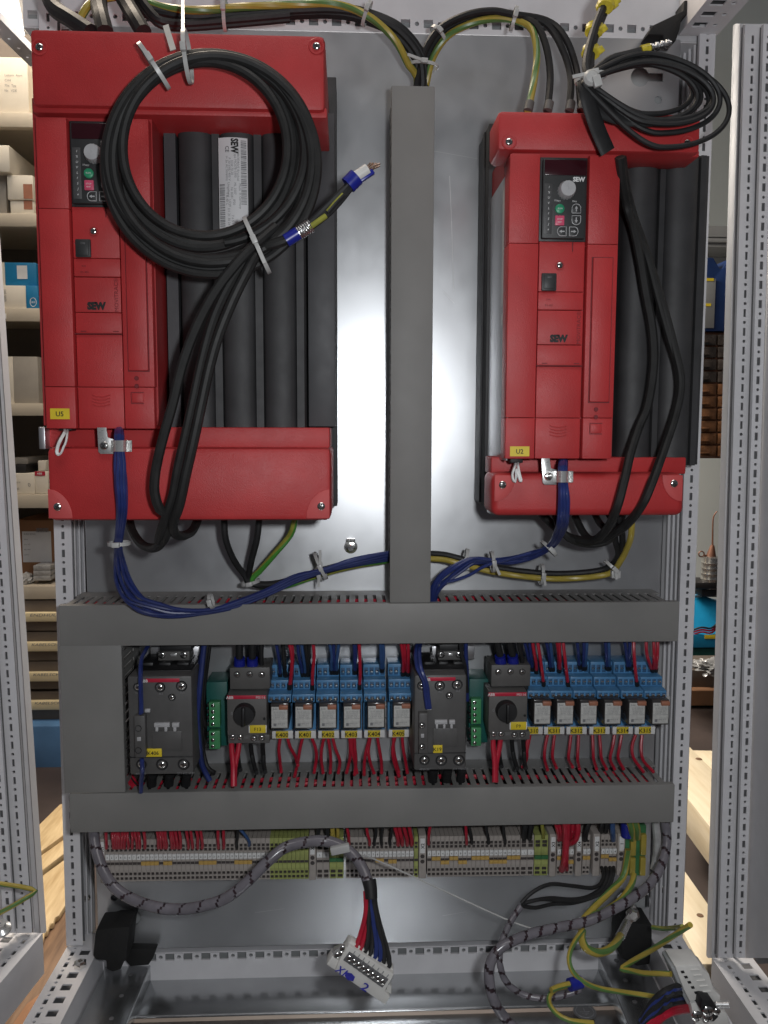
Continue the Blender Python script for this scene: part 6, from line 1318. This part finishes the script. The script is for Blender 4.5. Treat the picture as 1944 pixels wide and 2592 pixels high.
ups('K2', [([(970, 60, -.06), (985, 200, -.06), (985, 320, -.055), (985, 420, T1_)], 'bluew'), ([(1000, 60, -.06), (1000, 220, -.06), (990, 340, -.055), (995, 420, T1_)], 'bluew'), ([(1030, 60, -.07), (1040, 250, -.075), (1045, 430, -.072), (1038, 580, T2_)], 'redw'),
  ([(1250, 60, -.06), (1260, 200, -.06), (1265, 320, -.055), (1268, 400, T1_)], 'midblue'), ([(1275, 60, -.06), (1290, 200, -.06), (1285, 320, -.055), (1280, 400, T1_)], 'midblue'), ([(1465, 60, -.07), (1490, 220, -.07), (1498, 340, -.06), (1492, 440, T1_-.004)], 'redw'), ([(1505, 60, -.07), (1515, 220, -.07), (1530, 340, -.06), (1540, 440, T1_-.004)], 'redw'), ([(1545, 60, -.075), (1550, 230, -.075), (1548, 340, -.065), (1548, 440, T1_-.006)], 'redw'), ([(1490, 60, -.06), (1500, 230, -.062), (1500, 340, -.055), (1500, 440, T1_)], 'redw')], 'wires above relays K403 to K405', 'relays K403 to K405')
ups('K4', [([(100, 60, -.06), (130, 180, -.06), (150, 280, -.055), (155, 370, T1_)], 'bluew'), ([(150, 60, -.06), (170, 190, -.06), (180, 290, -.055), (190, 370, T1_)], 'bluew'), ([(185, 60, -.065), (205, 200, -.068), (225, 310, -.06), (228, 400, T1_-.004)], 'redw'), ([(235, 60, -.07), (260, 220, -.075), (285, 390, -.072), (300, 520, T2_)], 'redw'),
  ([(315, 60, -.06), (345, 180, -.06), (360, 280, -.055), (370, 370, T1_)], 'bluew'), ([(365, 60, -.06), (375, 180, -.06), (385, 280, -.055), (395, 370, T1_)], 'midblue'), ([(430, 60, -.07), (450, 200, -.07), (455, 300, -.062), (455, 385, T1_-.004)], 'redw'), ([(455, 60, -.072), (460, 200, -.073), (465, 300, -.065), (462, 385, T1_-.006)], 'redw'), ([(490, 60, -.07), (510, 230, -.075), (530, 400, -.072), (545, 525, T2_)], 'redw'),
  ([(630, 60, -.06), (645, 180, -.06), (650, 250, -.055), (660, 350, T1_)], 'bluew')], 'wires above relays K310 to K312', 'relays K310 to K312')
ups('K4', [([(700, 60, -.06), (705, 180, -.06), (700, 280, -.055), (695, 360, T1_)], 'bluew'), ([(735, 60, -.06), (730, 180, -.06), (720, 280, -.055), (715, 360, T1_)], 'midblue'), ([(915, 60, -.06), (925, 180, -.06), (930, 280, -.055), (935, 360, T1_)], 'bluew'), ([(950, 60, -.06), (955, 180, -.06), (955, 280, -.055), (960, 360, T1_)], 'midblue'), ([(1105, 60, -.06), (1125, 180, -.06), (1135, 280, -.055), (1140, 360, T1_)], 'bluew'), ([(1165, 60, -.06), (1160, 180, -.06), (1160, 280, -.055), (1165, 360, T1_)], 'bluew'), ([(1200, 60, -.07), (1205, 220, -.075), (1220, 400, -.072), (1235, 520, T2_)], 'redw')], 'wires above relays K312 to K314', 'relays K312 to K314')
ups('K4', [([(1325, 60, -.07), (1330, 200, -.072), (1355, 300, -.065), (1385, 380, T1_-.005)], 'redw'), ([(1400, 60, -.07), (1405, 200, -.072), (1405, 300, -.065), (1400, 380, T1_-.005)], 'redw'), ([(1440, 60, -.07), (1440, 200, -.072), (1432, 300, -.065), (1425, 380, T1_-.005)], 'redw')], 'wires above relay K315', 'relay K315')
# wires of the motor switches
for tx, q in (('F13', mq1), ('F9', mq2)):
    for k, (x, m_, r) in enumerate(((1270, 'blkw', .0050), (1405, 'blkw', .0050), (1500, 'blkw', .0030))):
        nm = ['first thick', 'second thick', 'thin'][k]
        wire('wire', [q(x-(0 if tx == 'F13' else 60-k*10), 30, .02), q(x-(0 if tx == 'F13' else 30), 180, .022), q(x, 300, .026), q(x+4, 400, .03)], r, m_, nm+' black wire entering motor switch %s from above' % tx, 'wire', 'wires above switch '+tx, k=10)
        if k < 2: mb = MB(); mb.cyl(q(x+(-8 if tx != 'F13' else 0), 275, .0235), q(x+2, 385, .029), .0072, .0082, 14); tag(mb.make('sleeve', 'btape'), 'dark blue sleeve of the %s wire above switch %s' % (nm, tx), 'sleeve', 'blue sleeves above the motor switches')
    for k, (pts, m_, r, nm) in enumerate((([(1188, 1160, .012), (1190, 1260, .004), (1205, 1400, -.008), (1205, 1620, -.020)], 'redw', .0036, 'first red'), ([(1268, 1160, .012), (1250, 1280, .004), (1220, 1420, -.006), (1215, 1620, -.018)], 'redw', .0036, 'second red'), ([(1388, 1170, .02), (1400, 1290, .03), (1425, 1400, .02), (1450, 1480, .005)], 'blkw', .0030, 'first black'), ([(1512, 1170, .02), (1520, 1290, .03), (1525, 1400, .02), (1540, 1470, .005)], 'blkw', .0030, 'second black'), ([(1235, 1170, .03), (1255, 1300, .04), (1262, 1380, .035), (1280, 1450, .02)], 'blkw', .0030, 'third black'))):
        wire('wire', [q(*p) for p in pts], r, m_, nm+' wire dropping from motor switch %s into the lower duct' % tx, 'wire', 'wires below switch '+tx, k=10)
# wires beside the contactors
k1 = lambda pts: [PP('K1', *p) for p in pts]
for k, pts in enumerate(([(360, 40, -.07), (325, 120, -.08), (290, 190, -.10), (245, 280, -.12), (235, 450, -.135), (240, 650, -.136), (245, 850, -.136)], [(350, 40, -.07), (315, 120, -.08), (275, 200, -.105), (235, 300, -.125), (225, 480, -.138), (230, 680, -.138), (232, 860, -.136)])):
    wire('wire', k1(pts), .0022, 'bluew', ['first', 'second'][k]+' dark blue wire bent in front of contactor K406', 'wire', 'blue wires on contactor K406')
wire('wire', k1([(245, 1330, -.138), (250, 1450, -.136), (240, 1560, -.12), (235, 1680, -.11)]), .0028, 'bluew', 'dark blue wire leaving the foot of contactor K406', 'wire')
for k, (pts, m_) in enumerate((([(905, 60, -.07), (880, 300, -.08), (850, 600, -.09), (830, 900, -.09), (850, 1200, -.08), (880, 1400, -.07), (960, 1560, -.07)], 'bluew'), ([(960, 60, -.06), (930, 300, -.06), (905, 500, -.05), (880, 800, -.05), (880, 1200, -.05), (930, 1420, -.055), (1010, 1480, -.06)], 'blkw'), ([(900, 60, -.06), (860, 350, -.07), (830, 650, -.08), (815, 900, -.08), (840, 1100, -.07)], 'bluew'), ([(940, 60, -.065), (900, 350, -.066), (870, 700, -.06), (900, 960, -.05), (940, 990, -.045)], 'blkw'), ([(880, 1000, -.05), (870, 1300, -.055), (900, 1430, -.06), (960, 1500, -.065)], 'blkw'))):
    wire('wire', k1(pts), .0036, m_, ['first', 'second', 'third', 'fourth', 'fifth'][k]+' wire running down between contactor K406 and the teal module', 'wire', 'wires between contactor K406 and teal module')
k3 = lambda pts: [PP('K3', *p) for p in pts]
for k, (pts, m_) in enumerate((([(190, 40, -.07), (170, 130, -.08), (150, 250, -.105), (170, 420, -.13), (240, 560, -.137), (265, 750, -.136), (285, 890, -.134)], 'bluew'), ([(220, 40, -.07), (205, 130, -.08), (190, 250, -.11), (210, 430, -.135), (275, 600, -.138), (295, 760, -.136), (312, 890, -.134)], 'bluew'))):
    wire('wire', k3(pts), .0028, m_, ['first', 'second'][k]+' dark blue wire crossing the face of the contactor with the tag ending in 19', 'wire', 'blue wires on the narrower contactor')
for k, (pts, m_) in enumerate((([(670, 60, -.08), (680, 250, -.08), (720, 400, -.08), (745, 700, -.07)], 'blkw'), ([(735, 60, -.07), (735, 250, -.07), (745, 450, -.07), (750, 800, -.06)], 'bluew'), ([(760, 800, -.045), (800, 790, -.045), (820, 810, -.05)], 'blkw'), ([(755, 930, -.045), (800, 940, -.045), (830, 930, -.05)], 'blkw'), ([(755, 1130, -.045), (800, 1120, -.045), (830, 1140, -.05)], 'blkw'), ([(755, 1250, -.045), (800, 1270, -.045), (830, 1250, -.05)], 'blkw'))):
    wire('wire', k3(pts), .0028, m_, ['first', 'second', 'third', 'fourth', 'fifth', 'sixth'][k]+' wire between the narrower contactor and the teal module beside F9', 'wire', 'wires beside switch F9 module')
# red tangle at the inner corner of the lower duct
for k in range(4):
    wire('wire', k1([(70+k*18, 1430+k*12, -.055), (90+k*20, 1530, -.06), (130+k*25, 1600, -.07), (180+k*30, 1650, -.075)]), .0026, 'redw' if k != 2 else 'blkw', ordn[k]+' wire curling at the inner corner beside contactor K406', 'wire', 'wires in the duct corner')
# ---- wires entering the terminal row from above
YA = [-.065, -.066, -.060, -.052]
def into(c, xs, y0, y1, m_, label, grp, r=.0021, lean=0):
    for k, x in enumerate(xs):
        wire('wire', [PP(c, x+lean+random.uniform(-6, 6), y0, YA[0]), PP(c, x+lean*.4+random.uniform(-6, 6), y0+(y1-y0)*.45, YA[1]), PP(c, x+random.uniform(-2, 2), y0+(y1-y0)*.8, YA[2]), PP(c, x, y1, YA[3])], r, m_, label % (ordn[k] if k < 16 else str(k)), 'wire', grp, step=.005)
into('T1', [192, 240, 252, 268, 282, 300, 318, 345, 372], 110, 268, 'redw', '%s red wire of the dense first group at the start of the terminal row', 'first red group', lean=-4)
into('T1', [405, 425, 460, 555, 575, 595, 612], 110, 268, 'redw', '%s red wire of the second group in the terminal row', 'second red group', lean=-12)
into('T1', [650, 668, 690, 710, 765, 795, 832, 862], 110, 268, 'redw', '%s red wire of the third group in the terminal row', 'third red group', lean=-18)
into('T1', [975, 1012], 110, 268, 'redw', '%s of two red wires curving apart in the terminal row', 'pair of red wires', lean=0)
into('T1', [1105], 110, 262, 'blkw', '%s black wire beside the lone blue one in the terminal row', 'lone black wire')
into('T1', [1190], 110, 250, 'midblue', '%s lone blue wire slanting into the terminal row', 'lone blue wire', lean=-80)
into('T2', [235, 297], 100, 230, 'blkw', '%s of two black wires behind the hose bend', 'black wires behind the hose bend', .0032)
into('T2', [330, 348, 372], 90, 230, 'ylw', '%s yellow wire behind the hose bend', 'yellow wires behind the hose bend', .0024, -6)
into('T2', [452, 595], 100, 245, 'redw', '%s single red wire after the hose bend', 'single red wires after the hose bend', lean=-22)
into('T2', [630, 680, 740], 100, 245, 'blkw', '%s black wire in the middle run of terminals', 'black wires of the middle run', lean=14)
into('T2', [795, 825, 860, 890], 90, 245, 'redw', '%s red wire of the slanting group before bracket X2', 'slanting red group', .0027, -28)
into('T2', [1010], 90, 240, 'redw', '%s red wire just after bracket X2', 'red wire after bracket X2', lean=14)
into('T2', [1275], 90, 240, 'redw', '%s red wire in the run with many jumpers', 'red wire of the jumper run', lean=-14)
into('T2', [1310, 1428, 1545], 90, 235, 'blkw', '%s black wire in the run with many jumpers', 'black wires of the jumper run', lean=-18)
into('T3', [285, 330], 90, 235, 'blkw', '%s thick black wire over the wide grey pair', 'thick black wires', .0040, 20)
into('T3', [445], 90, 230, 'ygw', '%s yellow green wire over the wide green pair', 'yellow green wire', .0026, -10)
into('T3', [575, 600], 90, 245, 'redw', '%s red wire leading into the terminals marked X3', 'red wires at X3', .0034, -30)
wire('wire', path('T3', [(620, 60, -.08), (635, 200, -.078), (632, 330, -.076), (622, 440, -.072), (600, 495, -.056)]), .0048, 'redw', 'thick red wire hanging in front of the terminals marked X3', 'wire')
wire('wire', path('T3', [(655, 60, -.08), (650, 200, -.080), (642, 330, -.078), (638, 440, -.072), (640, 495, -.056)]), .0030, 'redw', 'second red wire hanging in front of the terminals marked X3', 'wire')
wire('wire', path('T3', [(725, 60, -.07), (735, 150, -.075), (720, 240, -.075), (670, 280, -.066), (650, 260, -.055)]), .0040, 'redw', 'red loop curling back towards the terminals marked X3', 'wire')
wire('wire', path('T3', [(690, 60, -.065), (690, 160, -.07), (670, 260, -.058)]), .0036, 'redw', 'short red wire inside the curling red loop', 'wire')
into('T3', [785, 800], 90, 250, 'blkw', '%s black wire over the small pair marked X4', 'black wires at X4', .0028, 40)
into('T3', [930, 965], 90, 180, 'blkw', '%s short black wire near the blue sleeve', 'short black wires', .0034, 10)
into('T3', [1028], 90, 250, 'midblue', '%s blue wire before the earth terminals', 'blue wire before the earth terminals', .0036)
mb = MB(); mb.cyl(PP('T3', 1140, 100, -.06), PP('T3', 1142, 215, -.058), .0085, k=14); tag(mb.make('sleeve', 'btape'), 'dark blue sleeve above the large earth terminals', 'sleeve')
# black bundle leaving under the terminals
for k, pts in enumerate(([(930, 480, -.055), (950, 530, -.07), (925, 610, -.08), (850, 650, -.09), (700, 635, -.10), (500, 620, -.11), (350, 690, -.12), (260, 780, -.125)], [(965, 480, -.055), (980, 530, -.07), (940, 640, -.08), (820, 720, -.09), (680, 745, -.10), (500, 735, -.11), (340, 760, -.12), (265, 790, -.125)], [(1000, 480, -.055), (1010, 530, -.07), (960, 650, -.08), (850, 720, -.09), (720, 760, -.10), (520, 750, -.11), (420, 745, -.12), (290, 775, -.125)], [(1030, 480, -.055), (1030, 530, -.07), (985, 650, -.08), (880, 720, -.09), (700, 775, -.10), (520, 785, -.11), (380, 815, -.12), (265, 800, -.125)])):
    wire('wire', path('T3', pts), .0026, 'blkw', ordn[k]+' black wire of the bundle leaving below the last terminals towards the spiral hose', 'wire', 'black wires below the terminals')
# earth wires
for k, pts in enumerate(([(1150, 330, -.07), (1140, 420, -.072), (1110, 560, -.08), (1000, 680, -.10), (880, 800, -.12), (790, 900, -.14), (740, 970, -.15)], [(1200, 540, -.065), (1180, 620, -.08), (1100, 740, -.10), (980, 830, -.12), (860, 880, -.135), (770, 950, -.15)])):
    wire('wire', path('T3', pts), .0044, None, ['first', 'second'][k]+' yellow green earth wire curving down from the earth terminals', 'wire', 'earth wires', k=10, stripe=True)
for k, (x, y0, y1) in enumerate(((1180, 90, 240), (1225, 90, 230))):
    wire('wire', path('T3', [(x-20, y0, -.07), (x, y0+60, -.07), (x+6, y1, -.058)]), .0048, None, ['first', 'second'][k]+' earth wire entering a large earth terminal from above', 'wire', 'earth wires above', k=10, stripe=True)
# ---- hoses of spiral wrap
def spiral(name, label, c, pts, r, pitch, cat='hose', rin=.86, mats=('wrap', 'wrapcore'), group=None, wid=.82):
    """wires inside a spiral band: a helical strip with a narrow open gap"""
    t = thing(name, label, cat, PP(c, *pts[len(pts)//2]), group); sp = smooth(path(c, pts), pitch/10.0)
    k = 14; L = [0]
    for a, b in zip(sp, sp[1:]): L.append(L[-1]+(b-a).length)
    mb = MB(); mb.tube(sp, r*rin, 10); mb.make('wires', mats[1], t)
    mb = MB(); mb.tube(sp, lambda s: r, k, skip=lambda i, j: ((L[i]/pitch+j/k) % 1.0) > wid, cap=False); o = mb.make('spiral_band', mats[0], t); return t
spiral('spiral_hose', 'smoky spiral hose sagging across the long terminal run', 'I', [(405, 150, -.075), (405, 260, -.085), (415, 340, -.10), (450, 440, -.12), (500, 510, -.13), (580, 560, -.14), (680, 592, -.15), (780, 600, -.155), (880, 585, -.16), (980, 550, -.165), (1070, 480, -.165), (1150, 400, -.16), (1230, 335, -.15), (1320, 310, -.14), (1400, 305, -.135), (1470, 325, -.14), (1530, 370, -.15), (1570, 430, -.165), (1595, 500, -.18), (1605, 530, -.185)], .0070, .026, wid=.88)
mb = MB()
t = thing('plug_connector', 'cream plug connector with a row of eight screws and blue marker writing, hanging on wires', 'connector', PP('W', 600, 1000, -.24))
YQ = -.235
wq = lambda x, y, d=0.0: PP('W', x, y, YQ+d)
# the plug body: a tilted box, its face spanned by the photograph's corners
o = wq(360, 570); ux = (wq(975, 1180)-wq(240, 700)).normalized(); ax_ = (wq(1090, 760)-wq(455, 350)).normalized(); nz = ax_.cross(Vector((0, 1, 0))).normalized(); nz = nz if nz.z > 0 else -nz
def pb(name, m, pts, dep, dy=0.0, bev=.0012, parent=None): b = MB(); b.poly([wq(x, y, dy) for x, y in pts], (0, dep, 0), bev=bev); return b.make(name, m, parent or t)
body = pb('plug_body', 'connw', [(455, 345), (1090, 755), (1030, 880), (960, 990), (1035, 1070), (970, 1185), (265, 705), (330, 545)], .022)
pb('strain_relief', 'connw', [(225, 505), (325, 560), (265, 700), (145, 620)], .018, .003)
pb('ridge', 'connw', [(480, 275), (1085, 690), (1085, 755), (455, 345)], .012, .006)
pb('clip', 'connw', [(1010, 880), (1060, 930), (1055, 1040), (975, 990)], .012, .004)
pb('metal_lug', 'zinc', [(240, 440), (330, 390), (430, 400), (330, 540), (225, 490)], .010, .004)
for x, y in ((375, 395), (350, 470), (295, 490)):
    b = MB(); screw(b, wq(x, y, .0035), .0038); b.make('lug_screw', ['screw', 'ink'], t)
for k in range(8):
    x, y = 465+k*66.5, 520+k*47.5
    b = MB(); c_ = wq(x, y, -.0004); b.obox(c_, ax_, (0, 1, 0), nz, (.0042, .0008, .0062), .0003); se = b.make('screw_window', 'postdark', t)
    b = MB(); screw(b, wq(x, y+8, -.0012), .0036); b.make('screw', ['screw', 'ink'], se)
for k in range(9):
    x, y = 440+k*66.5, 455+k*47
    b = MB(); b.obox(wq(x+75, y+20, -.0006), ax_, (0, 1, 0), nz, (.0004, .0006, .005)); b.make('divider', 'greyrail', body)
b = MB(); b.text('X1', wq(355, 700, -.0008), ax_, nz, .0085, .014, shear=.2, bold=.03); b.poly([wq(x, y, -.0006) for x, y in [(420, 720), (500, 740), (545, 790), (520, 850), (440, 830), (400, 770)]], (0, -.0004, 0)); b.text('2', wq(690, 930, -.0008), ax_, nz, .0095, .0085, bold=.02); b.make('marker_writing', 'blueink', t)
# wires between the spiral hose and the plug
S0 = (985, 2275)
for k, (m_, x1, y1, x0) in enumerate((('redw', 555, 375, 905), ('redw', 610, 425, 908), ('blkw', 680, 450, 915), ('blkw', 745, 490, 920), ('bluew', 815, 530, 927), ('bluew', 880, 570, 932), ('blkw', 935, 600, 938), ('blkw', 1010, 660, 944))):
    e = PP('W', x1, y1, -.228); st = P(936+(k-3.5)*3.2, 2255, -.184+.003*(k % 3))
    mid_ = P(938+(k-3.5)*4+2, 2310, -.195+.004*(k % 2)); e0 = PP('W', x1+(-k+4)*6+30, y1-140, -.222)
    wire('wire', [st, mid_, e0, e], .0029, m_, '%s %s wire fanning out from the spiral hose to the hanging plug' % (ordn[k], {'redw': 'red', 'blkw': 'black', 'bluew': 'dark blue'}[m_]), 'wire', 'wires to the hanging plug')
mb = MB(); mb.tube(smooth([P(934, 2228, -.178), P(938, 2250, -.183), P(940, 2275, -.188)], .004), lambda s: .0088-.001*s, 12); tag(mb.make('tape_wrap', 'blkw'), 'black tape wound where the wires leave the spiral hose', 'tape')
mb = MB(); mb.tube([p for p in smooth(path('I', [(1430, 345, -.16), (1560, 365, -.14), (1700, 420, -.12), (1659+520, 640, -.13), (1659+700, 700, -.16)]), .01)], .0011, 6); tag(mb.make('tie_tail', 'tie'), 'long thin cable tie tail crossing the terminal row', 'cable tie')
mb = MB(); q = PP('I', 1470, 340, -.158); mb.obox(q, (1, 0, .2), (0, 1, 0), (-.2, 0, 1), (.012, .004, .005), .0015); tag(mb.make('cable_tie', 'tie'), 'pale cable tie head on the bend of the spiral hose', 'cable tie', 'cable ties')
# right hand hose: from the duct down, across and round to the lower right
spiral('spiral_hose', 'clear spiral hose coming down beside the earth terminals and sweeping back across the bottom', 'J', [(1210, 210, -.07), (1222, 300, -.08), (1205, 390, -.10), (1165, 470, -.12), (1100, 535, -.14), (1010, 590, -.155), (920, 635, -.165), (850, 660, -.17), (740, 682, -.18), (640, 705, -.19), (550, 740, -.20), (490, 780, -.205), (458, 840, -.21), (455, 910, -.215), (470, 980, -.22), (500, 1040, -.22), (560, 1110, -.22), (640, 1180, -.22)], .0064, .021, wid=.80, mats=('wrap', 'wrapcore'))
spiral('spiral_hose', 'thin spiral hose dropping from the black wires and bending along the floor panel', 'J', [(590, 590, -.13), (555, 640, -.14), (525, 700, -.15), (505, 760, -.16), (500, 830, -.17), (520, 900, -.175), (560, 945, -.18), (620, 975, -.185), (700, 985, -.19), (780, 970, -.19), (850, 945, -.19)], .0042, .015, wid=.76, mats=('wrap', 'wrapcore'))
mb = MB(); mb.tube(smooth(path('J', [(1172, 210, -.05), (1180, 300, -.05), (1176, 370, -.05), (1165, 430, -.055)]), .006), .0055, 10); tag(mb.make('clear_tube', 'bag'), 'short clear tube beside the right hose under the duct', 'tube')
# large earth loop and lugs at the lower right (crop R)
wire('wire', path('R', [(230, 220, -.17), (170, 310, -.19), (130, 400, -.21), (125, 480, -.22), (160, 560, -.225), (240, 630, -.23), (350, 675, -.23), (500, 700, -.225), (650, 720, -.22), (800, 742, -.22)]), .0031, None, 'long yellow green earth wire looping towards the cream connector', 'wire', None, k=10, stripe=True)
wire('wire', path('R', [(225, 230, -.165), (220, 290, -.175), (250, 360, -.18), (310, 395, -.18), (370, 400, -.175), (440, 370, -.165), (490, 320, -.15), (520, 270, -.13)]), .0052, None, 'thick yellow green earth wire bent up to its bright lug', 'wire', None, k=10, stripe=True)
t = thing('cable_lug', 'bright crimped cable lug bolted beside the black corner bracket', 'cable lug', PP('R', 600, 130, -.08))
mb = MB(); mb.cyl(PP('R', 518, 275, -.13), PP('R', 570, 170, -.10), .0062, .0058, 16); mb.make('barrel', 'braid', t)
mb = MB(); a, b_ = PP('R', 570, 170, -.10), PP('R', 625, 75, -.085); d = (b_-a).normalized(); mb.obox((a+b_)/2, d, d.cross(Vector((0, -1, 0))), (0, -1, 0), ((b_-a).length/2+.006, .009, .0014), .001); mb.make('palm', 'screw', t)
mb = MB(); mb.lathe(PP('R', 610, 98, -.088), (0, -1, 0), [(.0095, 0), (.0095, .005), (.006, .0062), (0, .0062)], 6); mb.make('bolt', 'screw', t, sharp=20)
mb = MB(); mb.lathe(P(1577, 2274, -.006), (0, -1, 0), [(.0095, 0), (.0095, .005), (.006, .0062), (0, .0062)], 6); tag(mb.make('earth_bolt', 'screw', sharp=20), 'bright bolt shining beside the clear hose near the keyhole', 'bolt')
# bare ended earth wire at the right and its branch
wire('wire', path('R', [(910, 565, -.30), (820, 562, -.29), (700, 560, -.27), (600, 540, -.25), (530, 530, -.24), (560, 500, -.24), (640, 450, -.25), (760, 380, -.27), (900, 290, -.30), (1060, 185, -.33)]), .0031, None, 'stiff yellow green earth wire folded into a pointed bend over the corner bracket', 'wire', None, k=10, stripe=True, step=.004)
wire('wire', path('R', [(770, 205, -.12), (850, 215, -.14), (930, 210, -.17), (1000, 200, -.21)]), .0030, None, 'thin green earth wire crossing the foot of the rear post', 'wire', None, k=10, stripe=['ygw', 'grw'])
wire('wire', path('R', [(-15, 690, -.24), (40, 665, -.235), (130, 640, -.23)]), .0033, None, 'short yellow green earth wire bending from the floor panel to the blue sleeve', 'wire', None, k=10, stripe=True)
wire('wire', path('J', [(800, 930, -.20), (740, 945, -.21), (715, 975, -.22), (715, 1010, -.23), (745, 1050, -.24), (800, 1080, -.25), (905, 1092, -.25)]), .0031, None, 'yellow green earth wire lying on the floor panel at the bottom edge', 'wire', None, k=10, stripe=True)
mb = MB(); mb.cyl(PP('R', 125, 650, -.23), PP('R', 215, 625, -.225), .0075, k=14); tag(mb.make('sleeve', 'btape'), 'dark blue sleeve lying over the thin spiral hose', 'sleeve')
# emblem sticker on the floor panel
mb = MB(); c_ = PZ(*n('J', 867, 1046), ZFL-.004)+Vector((0, 0, .001)); mb.lathe(c_, (0, 0, 1), [(.016, 0), (.016, .0004), (0, .0004)], 28); t = tag(mb.make('earth_sticker', 'postdark'), 'round dark earth sticker on the floor panel', 'sticker')
mb = MB(); mb.tube([c_+Vector((math.cos(a)*.0125, math.sin(a)*.0125, .0006)) for a in (2*math.pi*i/24 for i in range(25))], .0006, 5)
for k, w_ in enumerate((.007, .0045, .002)): mb.box(c_.x-w_, c_.x+w_, c_.y-.001-k*.003, c_.y-k*.003, c_.z+.0004, c_.z+.0007)
mb.box(c_.x-.0006, c_.x+.0006, c_.y, c_.y+.007, c_.z+.0004, c_.z+.0007); mb.make('earth_symbol', 'inkgrey', t)
# cream connector block with red and dark wires at the lower right
t = thing('plug_connector', 'cream multipole connector block resting on the floor rail with red and dark wires', 'connector', PP('R', 1120, 800, -.30))
YB2 = -.31
def rb(name, m, pts, dep, dy=0.0, bev=.0015): b = MB(); b.poly([PP('R', x, y, YB2+dy) for x, y in pts], (0, dep, 0), bev=bev); return b.make(name, m, t)
rb('plug_body', 'connw', [(940, 505), (1145, 495), (1165, 535), (1205, 565), (1245, 690), (1295, 735), (1290, 790), (1240, 785), (1190, 770), (1150, 790), (1095, 770), (1060, 790), (1010, 690)], .03)
rb('plug_side', 'greyrail', [(912, 520), (940, 510), (1010, 690), (1060, 790), (1040, 810), (985, 700)], .03, .004)
rb('lower_body', 'connw', [(1060, 790), (1150, 790), (1260, 830), (1340, 870), (1370, 960), (1100, 960)], .03, .002)
for k in range(6): rb('contact_slot', 'contblk', [(985+k*26, 545+k*40), (1010+k*26, 541+k*40), (1018+k*26, 558+k*40), (993+k*26, 562+k*40)], .002, -.0008, .0002)
for k in range(5): rb('moulded_rib', 'connw', [(1060+k*24, 535+k*42), (1130+k*22, 530+k*42), (1134+k*22, 538+k*42), (1064+k*24, 543+k*42)], .002, -.0012, .0004)
rb('locking_lever', 'contblk', [(1150, 760), (1230, 770), (1270, 830), (1280, 900), (1240, 940), (1170, 900), (1140, 840)], .02, -.014)
for x, y, r_ in ((1195, 850, .006), (1265, 855, .004), (1110, 890, .006), (1195, 905, .005)):
    b = MB(); screw(b, PP('R', x, y, YB2-.015), r_); b.make('screw', ['screw', 'ink'], t)
b = MB(); b.cyl(PP('R', 1260, 800, YB2-.005), PP('R', 1360, 800, YB2-.01), .004, k=12); b.make('lever_pin', 'zinc', t)
for k in range(9):
    m_ = ('redw' if k > 5 else ('bluew' if k in (1, 4) else 'blkw'))
    y0 = 640+k*24; a = PP('R', 1010+k*5, y0+10, -.29)
    wire('wire', [a, PP('R', 930-k*4, y0+25+k*2, -.315-.003*(k % 3)), PP('R', 840-k*6, y0+70+k*6, -.32), PP('R', 760-k*10, y0+150+k*8, -.315), PP('R', 690-k*10, y0+260+k*8, -.31)], .0033, m_, '%s %s wire leaving the cream connector block on the floor rail' % (ordn[k], {'redw': 'red', 'bluew': 'dark blue', 'blkw': 'black'}[m_]), 'wire', 'wires of the cream connector block', k=8)
# small things at the left post
wire('wire', [P(-40, 2232, -.14), P(20, 2240, -.14), P(60, 2246, -.14), P(90, 2256, -.14), P(62, 2275, -.15), P(20, 2300, -.16), P(-40, 2330, -.17)], .0031, None, 'yellow green earth wire folded into a hook before the left frame', 'wire', None, k=10, stripe=True)
mb = MB(); mb.lathe(P(5, 2355, -.10), (0, -.4, 1), [(.012, 0), (.012, .004), (.007, .008), (.007, .014), (0, .014)], 14); tag(mb.make('bolt', 'zinc'), 'dull steel bolt at the foot of the left frame', 'bolt')
